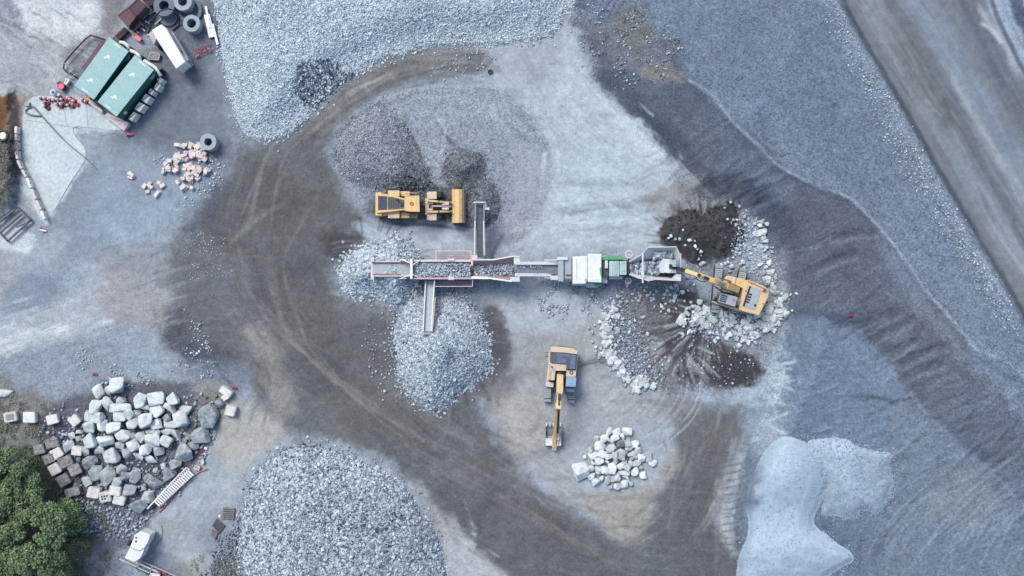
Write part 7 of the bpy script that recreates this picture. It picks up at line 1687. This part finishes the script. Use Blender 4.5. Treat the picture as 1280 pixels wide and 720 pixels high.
t = root('red_fence_scrap', 54, 287, 'red and white broken barrier end on the ground past the barrier line', 'scrap'); m = ZM(t); m.zbar((50, 284, .1), (55, 291, .1), .1, .1); m.build('red_piece', RED, t); m = ZM(t); m.zbar((50, 287, .12), (58, 289, .12), .14, .08); m.build('white_piece', WHITE, t)
# steel frame at the left edge
t = root('steel_rack', 14, 280, 'dark grey open steel rack lying at the left edge below the barriers', 'rack')
Z = lambda: ZM(t, 0, 180, 4.8)
for a, b_, nm in (((105, 378), (-40, 500), 'long_rail'), ((185, 456), (45, 583), 'long_rail'), ((105, 378), (185, 456), 'end_rail'), ((-40, 495), (48, 583), 'end_rail'), ((130, 420), (0, 535), 'middle_rail'), ((0, 440), (105, 378), 'brace'), ((100, 500), (185, 460), 'brace')):
    m = Z(); m.zbar((*a, .4), (*b_, .4), .16 if nm != 'brace' else .06, .2); m.build(nm, DGREY, t)
for x, y in ((105, 380), (185, 456), (46, 582)):
    m = Z(); m.zbar((x, y, .3), (x, y, 0), .14, .14); m.build('foot', BLACK, t)
# hose over the pad
t = root('hose', 100, 190, 'long slate-grey hose running diagonally across the concrete pad', 'hose')
hp = [(41, 133), (48, 140), (63, 157), (83, 178), (107, 198), (122, 212)]
m = ZM(t); m.tube([P(x, y, max(gz(x, y), gp) + .1) for k, (x, y) in enumerate(smooth_poly(hp, False, 3))], .1, 8, .3)
m.build('hose_line', HOSE, t, smooth=True)
m = ZM(t); m.tube([P(x, y, max(gz(x, y), gp) + .1) for x, y in smooth_poly([(41, 133), (34, 136), (32, 140), (40, 144), (52, 145)], False, 3)], .08, 8); m.build('hose_loop', HOSE, t, smooth=True)
m = ZM(t); q = P(36, 131, gp); m.box(q.x - .25, q.x + .2, q.y - .2, q.y + .25, gp, gp + .3); m.build('valve_box', STEEL, t, bevel=.03)
t = root('old_wheel', 5, 170, 'old black tyre with a white rim at the left edge', 'wheel'); c = t.location; mb = MB(c); mb.ring((c.x, c.y), .38, .62, c.z + .02, c.z + .4); mb.build('tyre', BLACK, t, bevel=.05); mb = MB(c); mb.cyl((c.x, c.y), .38, c.z + .05, c.z + .3); mb.build('rim', WHITE, t)
t = root('brushwood_pile', 14, 180, 'small heap of brown sticks beside the barrier line', 'brushwood')
m = ZM(t)
for _ in range(60): x, y = random.gauss(15, 4), random.gauss(184, 8); a = random.uniform(0, 6.3); l = random.uniform(2, 6); m.zbar((x, y, random.uniform(.1, .5)), (x + l * math.cos(a), y + l * math.sin(a), random.uniform(.1, .6)), .05, .05)
m.build('sticks', TIMB2, t)

# ---- ladder beside armour stones
t = root('ladder', 219, 606, 'long white ladder-like rack with many rungs along the dark armour stones', 'ladder')
Z = lambda: ZM(t, 175, 555, 8)
m = Z(); m.zbar((72, 648, .5), (400, 296, .5), .14, .12); m.build('rail', WHITE, t); m = Z(); m.zbar((402, 300, .5), (462, 236, .5), .1, .1); m.build('rail', WHITE, t)
m = Z(); m.zbar((215, 620, .4), (520, 300, .4), .12, .12); m.build('rail', GREY, t)
n = 19
for k in range(n):
    f = k / (n - 1); x = 165 + (500 - 165) * f; y = 590 + (285 - 590) * f; wq = 1.0
    m = Z(); m.zbar((x - 22, y - 20, .58), (x + 34, y + 30, .58), .17, .08); m.build('rung', WHITE, t)
for k in range(12):
    f = k / 11; x = 275 + (470 - 275) * f; y = 430 + (240 - 430) * f
    m = Z(); m.zbar((x - 4, y - 4, .5), (x + 26, y + 20, .5), .13, .08); m.build('upper_rung', PINKW, t)
m = Z(); m.zbar((90, 650, .3), (400, 330, .3), .3, .08); m.build('tray', DGREY, t)
t = root('hose', 240, 608, 'thin red hose lying along the lower side of the white ladder', 'hose'); m = ZM(t, 175, 555, 8); m.tube([P(175 + x / 8, 555 + y / 8, gz(175 + x / 8, 555 + y / 8) + .1) for x, y in smooth_poly([(190, 680), (240, 630), (300, 560), (345, 500), (400, 440), (460, 380), (520, 325), (590, 280), (670, 252)], False, 3)], .09, 6); m.build('hose_line', paint('faded_red_hose', (200, 120, 124), dirt=.5, dirt_c=(180, 150, 158)), t, smooth=True)
m = ZM(t, 175, 555, 8); m.zb(225, 262, 560, 610, .05, .25); m.build('coupling', PINKW, t)
boxthing('lime_sack', [(540, 240), (560, 215), (600, 228), (585, 262)], .3, 'small torn grey sack above the ladder with a pale end', 'sack', GREY, PINKW, 175, 555, 8, 1)
boxthing('white_bag', [(610, 165), (632, 160), (634, 195), (615, 200)], .3, 'tiny white bag beside the torn sack above the ladder', 'bag', WHITE, WHITE, 175, 555, 8, 1)
t = root('warning_tape', 252, 563, 'short curl of red and white tape above the ladder', 'tape'); m = ZM(t, 175, 555, 8); m.ztube([(590, 110, .1), (620, 85, .14), (625, 60, .14), (650, 35, .14), (675, 38, .1)], .06, 6); m.build('tape_strip', RED, t); m = ZM(t, 175, 555, 8); m.zb(642, 672, 30, 56, .15, .2); m.build('white_end', WHITE, t)
# ---- white pod at the bottom left
t = root('mobile_unit', 172, 684, 'white chamfered site unit with a curved roof seam near the bottom edge', 'mobile unit')
Z = lambda: ZM(t, 140, 655, 11.08)
m = Z(); m.zp([(395, 98), (530, 155), (500, 250), (445, 335), (438, 385), (388, 480), (310, 532), (175, 475), (250, 320), (315, 155)], .3, 1.9); b_ = m.build('shell', WHITE, t, bevel=.04)
m = Z(); m.ztube([(258, 322, 1.92), (310, 350, 1.92), (385, 370, 1.92), (415, 355, 1.92), (440, 332, 1.9)], .03, 6); m.build('roof_seam', TIMB2, b_)
m = Z(); m.zcyl(333, 192, .09, 1.88, 1.95); m.build('vent', DGREY, b_); m = Z(); m.zcyl(330, 242, .1, 1.88, 1.95); m.build('vent', DGREY, b_)
m = Z(); m.zp([(412, 80), (545, 135), (548, 165), (420, 110)], .05, .9); m.build('edge_shadow', BLACK, t, bevel=.03)  # black strip standing for the shadow at the upper edge of the unit
for x, y in ((240, 260), (480, 330), (470, 180)):
    m = Z(); m.cylx(m.p(x - 14, y - 5, .3), m.p(x + 14, y + 5, .3), .3, 14); m.build('wheel', TYRE, t)
t = root('trailer_frame', 192, 706, 'long pale steel trailer frame under the white unit, cut by the bottom edge', 'trailer frame')
Z = lambda: ZM(t, 140, 655, 11.08)
for a, b2, w_, mm, nm in (((110, 482), (560, 705), .22, TIMBER, 'rail'), ((340, 528), (640, 665), .14, DWHITE, 'rail'), ((430, 520), (1000, 770), .12, GREY, 'rail'), ((150, 520), (620, 740), .1, GREY, 'rail'), ((380, 545), (330, 640), .1, GREY, 'cross_member'), ((560, 590), (520, 690), .1, GREY, 'cross_member'), ((700, 650), (650, 740), .12, DGREY, 'cross_member'), ((640, 660), (760, 680), .2, RED, 'red_plate')):
    m = Z(); m.zbar((*a, .32), (*b2, .32), w_, .18); m.build(nm, mm, t)
m = Z(); m.zp([(430, 530), (900, 730), (850, 800), (560, 700)], .05, .2); m.build('deck', DGREY, t)
boxthing('white_box', [(535, 685), (660, 700), (650, 780), (520, 770)], .5, 'white box on the ground at the bottom edge below the trailer frame', 'box', WHITE, WHITE, 140, 655, 11.08, 1)
t = root('hose', 192, 678, 'faint red hose trailing up from the trailer frame', 'hose'); m = ZM(t, 140, 655, 11.08); m.ztube([(430, 510, .06), (520, 430, .06), (590, 350, .06), (620, 280, .06), (680, 210, .06), (700, 100, .05), (680, 20, .05)], .045, 6); m.build('hose_line', paint('dusty_red_hose', (176, 140, 154), dirt=.5), t); m = ZM(t, 140, 655, 11.08); m.zcyl(430, 510, .08, 0, .15, 8); m.build('coupling', REDD, t)
# grates
for q, mm, n_, lb in (([(838, 205), (918, 210), (912, 298), (832, 292)], TIMB2, 6, 'square brown slatted grate beside the biggest gravel heap'), ([(790, 290), (848, 340), (800, 400), (752, 348)], DGREY, 5, 'dark slatted grate turned diagonal, below the square brown one'), ([(755, 372), (795, 392), (775, 438), (742, 420)], TIMB2, 4, 'smallest brown grate below the dark one')):
    cx, cy = sum(a[0] for a in q) / 4, sum(a[1] for a in q) / 4
    t = root('grate', 140 + cx / 6, 600 + cy / 6, lb, 'grate', 'slatted grates')
    m = ZM(t, 140, 600, 6)
    for k in range(n_): f = (k + .5) / n_; m.zbar((q[0][0] * (1 - f) + q[3][0] * f, q[0][1] * (1 - f) + q[3][1] * f, .2), (q[1][0] * (1 - f) + q[2][0] * f, q[1][1] * (1 - f) + q[2][1] * f, .2), .12, .08)
    m.build('slat', mm, t)
    m = ZM(t, 140, 600, 6)
    for i in (1, 3): m.zbar((*q[i], .12), (*q[(i + 1) % 4], .12), .12, .1)
    m.build('bearer', mm, t)
put_rock('boulder', BOULDERS, 274.7, 646.5, 5, 5, .95, label='small white stone between the square and the dark grate')
# small red scraps, sacks
for px, py, lb in ((119, 468, 'small crumpled red plastic scrap on the yard above the boulder heap'), (293.5, 485, 'orange-red crushed scrap beside the split white block'), (1063, 394.5, 'small red and white scrap on the dark slope of the right stockpile')):
    t = root('plastic_scrap', px, py, lb, 'scrap'); m = ZM(t); m.ztube([(px - 2, py + .6, .08), (px - .5, py - .6, .2), (px + 1, py + .3, .16), (px + 2.2, py - .5, .08)], .13, 6); m.build('red_piece', RED, t); m = ZM(t); m.zb(px + .3, px + 1.6, py - .2, py + 1, .1, .24); m.build('pale_piece', PINKW, t)
for k, (x, y) in enumerate(((587, 342), (602, 376), (611, 408))):
    t = root('white_sack', 1200 + x / 8, y / 8, f'white sack in the top right corner, {["upper", "middle", "lower"][k]} of three', 'sack', 'white sacks in the corner'); m = ZM(t, 1200, 0, 8); m.ball(m.p(x, y, .22), .2, 1, .8, .7, 2); m.build('sack_body', WHITE, t, smooth=True)
    m = ZM(t, 1200, 0, 8); m.zcyl(x, y, .04, .34, .42, 8); m.build('neck', DWHITE, t)
t = root('tyre', 613, 90, 'small dark tyre lying alone on the pale floor near the top', 'tyre'); c = t.location; mb = MB(c); mb.ring((c.x, c.y), .12, .27, c.z, c.z + .16); mb.build('tread', TYRE, t, bevel=.03); mb = MB(c); mb.cyl((c.x, c.y), .12, c.z, c.z + .06); mb.build('hub', BLACK, t)

# ================================================================== TREES, WEEDS
def leaf_mat(name):
    m, n, b = mat_new(name)
    at = N(n, 'ShaderNodeAttribute', attribute_name='tone')
    rp = N(n, 'ShaderNodeValToRGB')
    rp.color_ramp.elements[0].color = (0.075, 0.12, 0.068, 1); rp.color_ramp.elements[1].color = (0.21, 0.27, 0.13, 1)
    e = rp.color_ramp.elements.new(.55); e.color = (0.14, 0.205, 0.10, 1)
    n.links.new(at.outputs['Fac'], rp.inputs['Fac']); n.links.new(rp.outputs['Color'], b.inputs['Base Color'])
    b.inputs['Roughness'].default_value = .65; b.inputs['Specular IOR Level'].default_value = .3
    b.inputs['Transmission Weight'].default_value = 0
    return m
LEAF = leaf_mat('broad_leaf'); BARK = paint('bark', (96, 84, 76), rough=.9, bump=.6)
def leaves(name, cen, size, tone, parent, mat, up=.5):
    n = len(cen); nrm = RNG.normal(size=(n, 3)); nrm[:, 2] = np.abs(nrm[:, 2]) + up; nrm /= np.linalg.norm(nrm, axis=1, keepdims=True)
    a = np.cross(nrm, RNG.normal(size=(n, 3))); a /= np.linalg.norm(a, axis=1, keepdims=True); b = np.cross(nrm, a)
    s = size[:, None]; bend = nrm * s * .2
    v = np.stack([cen - a * s, cen - b * s * .55 + bend, cen + a * s, cen + b * s * .55 + bend], 1).reshape(-1, 3)
    me = bpy.data.meshes.new(name); me.vertices.add(n * 4); me.vertices.foreach_set('co', v.astype(np.float32).ravel())
    me.loops.add(n * 4); me.loops.foreach_set('vertex_index', np.arange(n * 4, dtype=np.int32)); me.polygons.add(n); me.polygons.foreach_set('loop_start', np.arange(0, n * 4, 4, dtype=np.int32)); me.update(calc_edges=True)
    at = me.attributes.new('tone', 'FLOAT', 'POINT'); at.data.foreach_set('value', np.repeat(np.clip(tone, 0, 1), 4).astype(np.float32))
    return link(name, me, mat, parent)
def tree(px, py, r, h, label, hue=0.0, dens=1.0):
    t = root('tree', px, py, label, 'tree', 'trees in the lower left corner'); k = int(54 * dens)
    mb = MB(); mb.tube([(0, 0, -.1), (.1, .05, h * .3), (.0, .1, h * .62)], .17, 8, .6); tr = mb.build('trunk', BARK, t)
    cl = []
    for i in range(k):
        a = random.uniform(0, 6.283); rr = r * math.sqrt(random.random()) * .92; z = h * (.62 + .36 * math.sqrt(max(0, 1 - (rr / r) ** 2)) * random.uniform(.75, 1.1))
        rr *= 1 + .2 * math.sin(a * 3 + px); cl.append((rr * math.cos(a), rr * math.sin(a), z, random.uniform(.4, .85)))
    mb = MB()
    for c in cl[::4]: mb.tube([(.05, .08, h * .4), (c[0] * .5, c[1] * .5, h * .52 + .2), (c[0], c[1], c[2] - .2)], .06, 5, .4)
    mb.build('limb', BARK, t)
    C_, S_, T_ = [], [], []
    for c in cl:
        n_ = int(230 * c[3] ** 2 / .4); d = RNG.normal(size=(n_, 3)); d /= np.linalg.norm(d, axis=1, keepdims=True); rad = c[3] * RNG.random((n_, 1)) ** .4
        C_.append(np.array(c[:3]) + d * rad * np.array([1, 1, .7])); S_.append(RNG.uniform(.07, .17, n_)); tc_ = random.uniform(.1, .6) + hue
        T_.append(tc_ + RNG.uniform(-.22, .3, n_))
    leaves('crown', np.concatenate(C_), np.concatenate(S_), np.concatenate(T_), t, LEAF)
tree(20, 582, 3.7, 5.2, 'bushy green tree at the left edge, uppermost of the group', -.02)
tree(38, 612, 3.0, 4.6, 'dark green tree in the middle of the group, touching the block rows', -.08)
tree(68, 656, 4.5, 6.4, 'widest dense green tree on the right side of the group', -.02)
tree(12, 650, 3.6, 5.6, 'dark green tree at the left edge below the uppermost one', -.1)
tree(20, 700, 3.1, 4.8, 'brighter green tree at the left edge near the bottom corner', .1)
tree(70, 705, 2.4, 3.6, 'small olive green tree at the bottom edge', .14)
tree(92, 640, 1.6, 2.4, 'smallest grey-green shrub-like tree right of the widest one', .1, .5)
def weeds(name, label, pg, n, t0=.4, t1=1.0, s=(.04, .10), clump=1.2, mat=LEAF):
    sl, d = pmask(pg, 8, 8); M = sstep(.5 - d / 16) * np.clip(fbm(GU[sl], GV[sl], 9, 3, 12) * 3 * clump + .35, 0, 1)
    px, py = sample_in(sl, M, n); z = gzv(px, py) + RNG.uniform(.03, .22, len(px)); x, y = to_world(px, py, z)
    o = leaves(name, np.stack([x, y, z], -1), RNG.uniform(s[0], s[1], len(px)), RNG.uniform(t0, t1, len(px)), None, mat); return tag(o, label, 'weeds', None, 'stuff')
def wm(name, c0, c1):
    m, n, b = mat_new(name); at = N(n, 'ShaderNodeAttribute', attribute_name='tone'); rp = N(n, 'ShaderNodeValToRGB')
    rp.color_ramp.elements[0].color = (*alb(*c0), 1); rp.color_ramp.elements[1].color = (*alb(*c1), 1)
    n.links.new(at.outputs['Fac'], rp.inputs['Fac']); n.links.new(rp.outputs['Color'], b.inputs['Base Color']); b.inputs['Roughness'].default_value = .8; return m
DRY = wm('dry_weed', (92, 96, 84), (160, 158, 152)); SCR = wm('grey_weed', (70, 84, 70), (136, 146, 128))
weeds('undergrowth', 'green undergrowth around and between the trees', [(-10, 545), (30, 548), (50, 575), (60, 610), (100, 630), (112, 665), (108, 700), (90, 725), (-10, 725)], 14000, .1, .8)
weeds('undergrowth', 'dry grass on the bank at the left edge', [(-10, 190), (14, 184), (22, 200), (16, 240), (4, 268), (-10, 272)], 3500, mat=DRY)
weeds('undergrowth', 'dry brown grass between the block row and the trees', [(-10, 498), (40, 495), (62, 520), (50, 555), (36, 560), (-10, 548)], 2600, mat=DRY)
weeds('undergrowth', 'sparse weeds along the bottom beside the big gravel heap', [(245, 700), (300, 695), (305, 725), (240, 725)], 1300, mat=SCR)
weeds('undergrowth', 'sparse weeds right of the trees', [(105, 640), (135, 640), (140, 660), (150, 700), (120, 725), (100, 690)], 1500, mat=SCR)
weeds('undergrowth', 'olive weeds on the old heap at the top centre', [(775, 20), (800, 14), (812, 36), (790, 48), (765, 60), (748, 50)], 450, mat=DRY)
weeds('undergrowth', 'brownish weeds on the lower part of the old heap at the top centre', [(725, 45), (780, 55), (850, 80), (848, 104), (800, 100), (740, 66)], 350, .3, 1, mat=DRY)
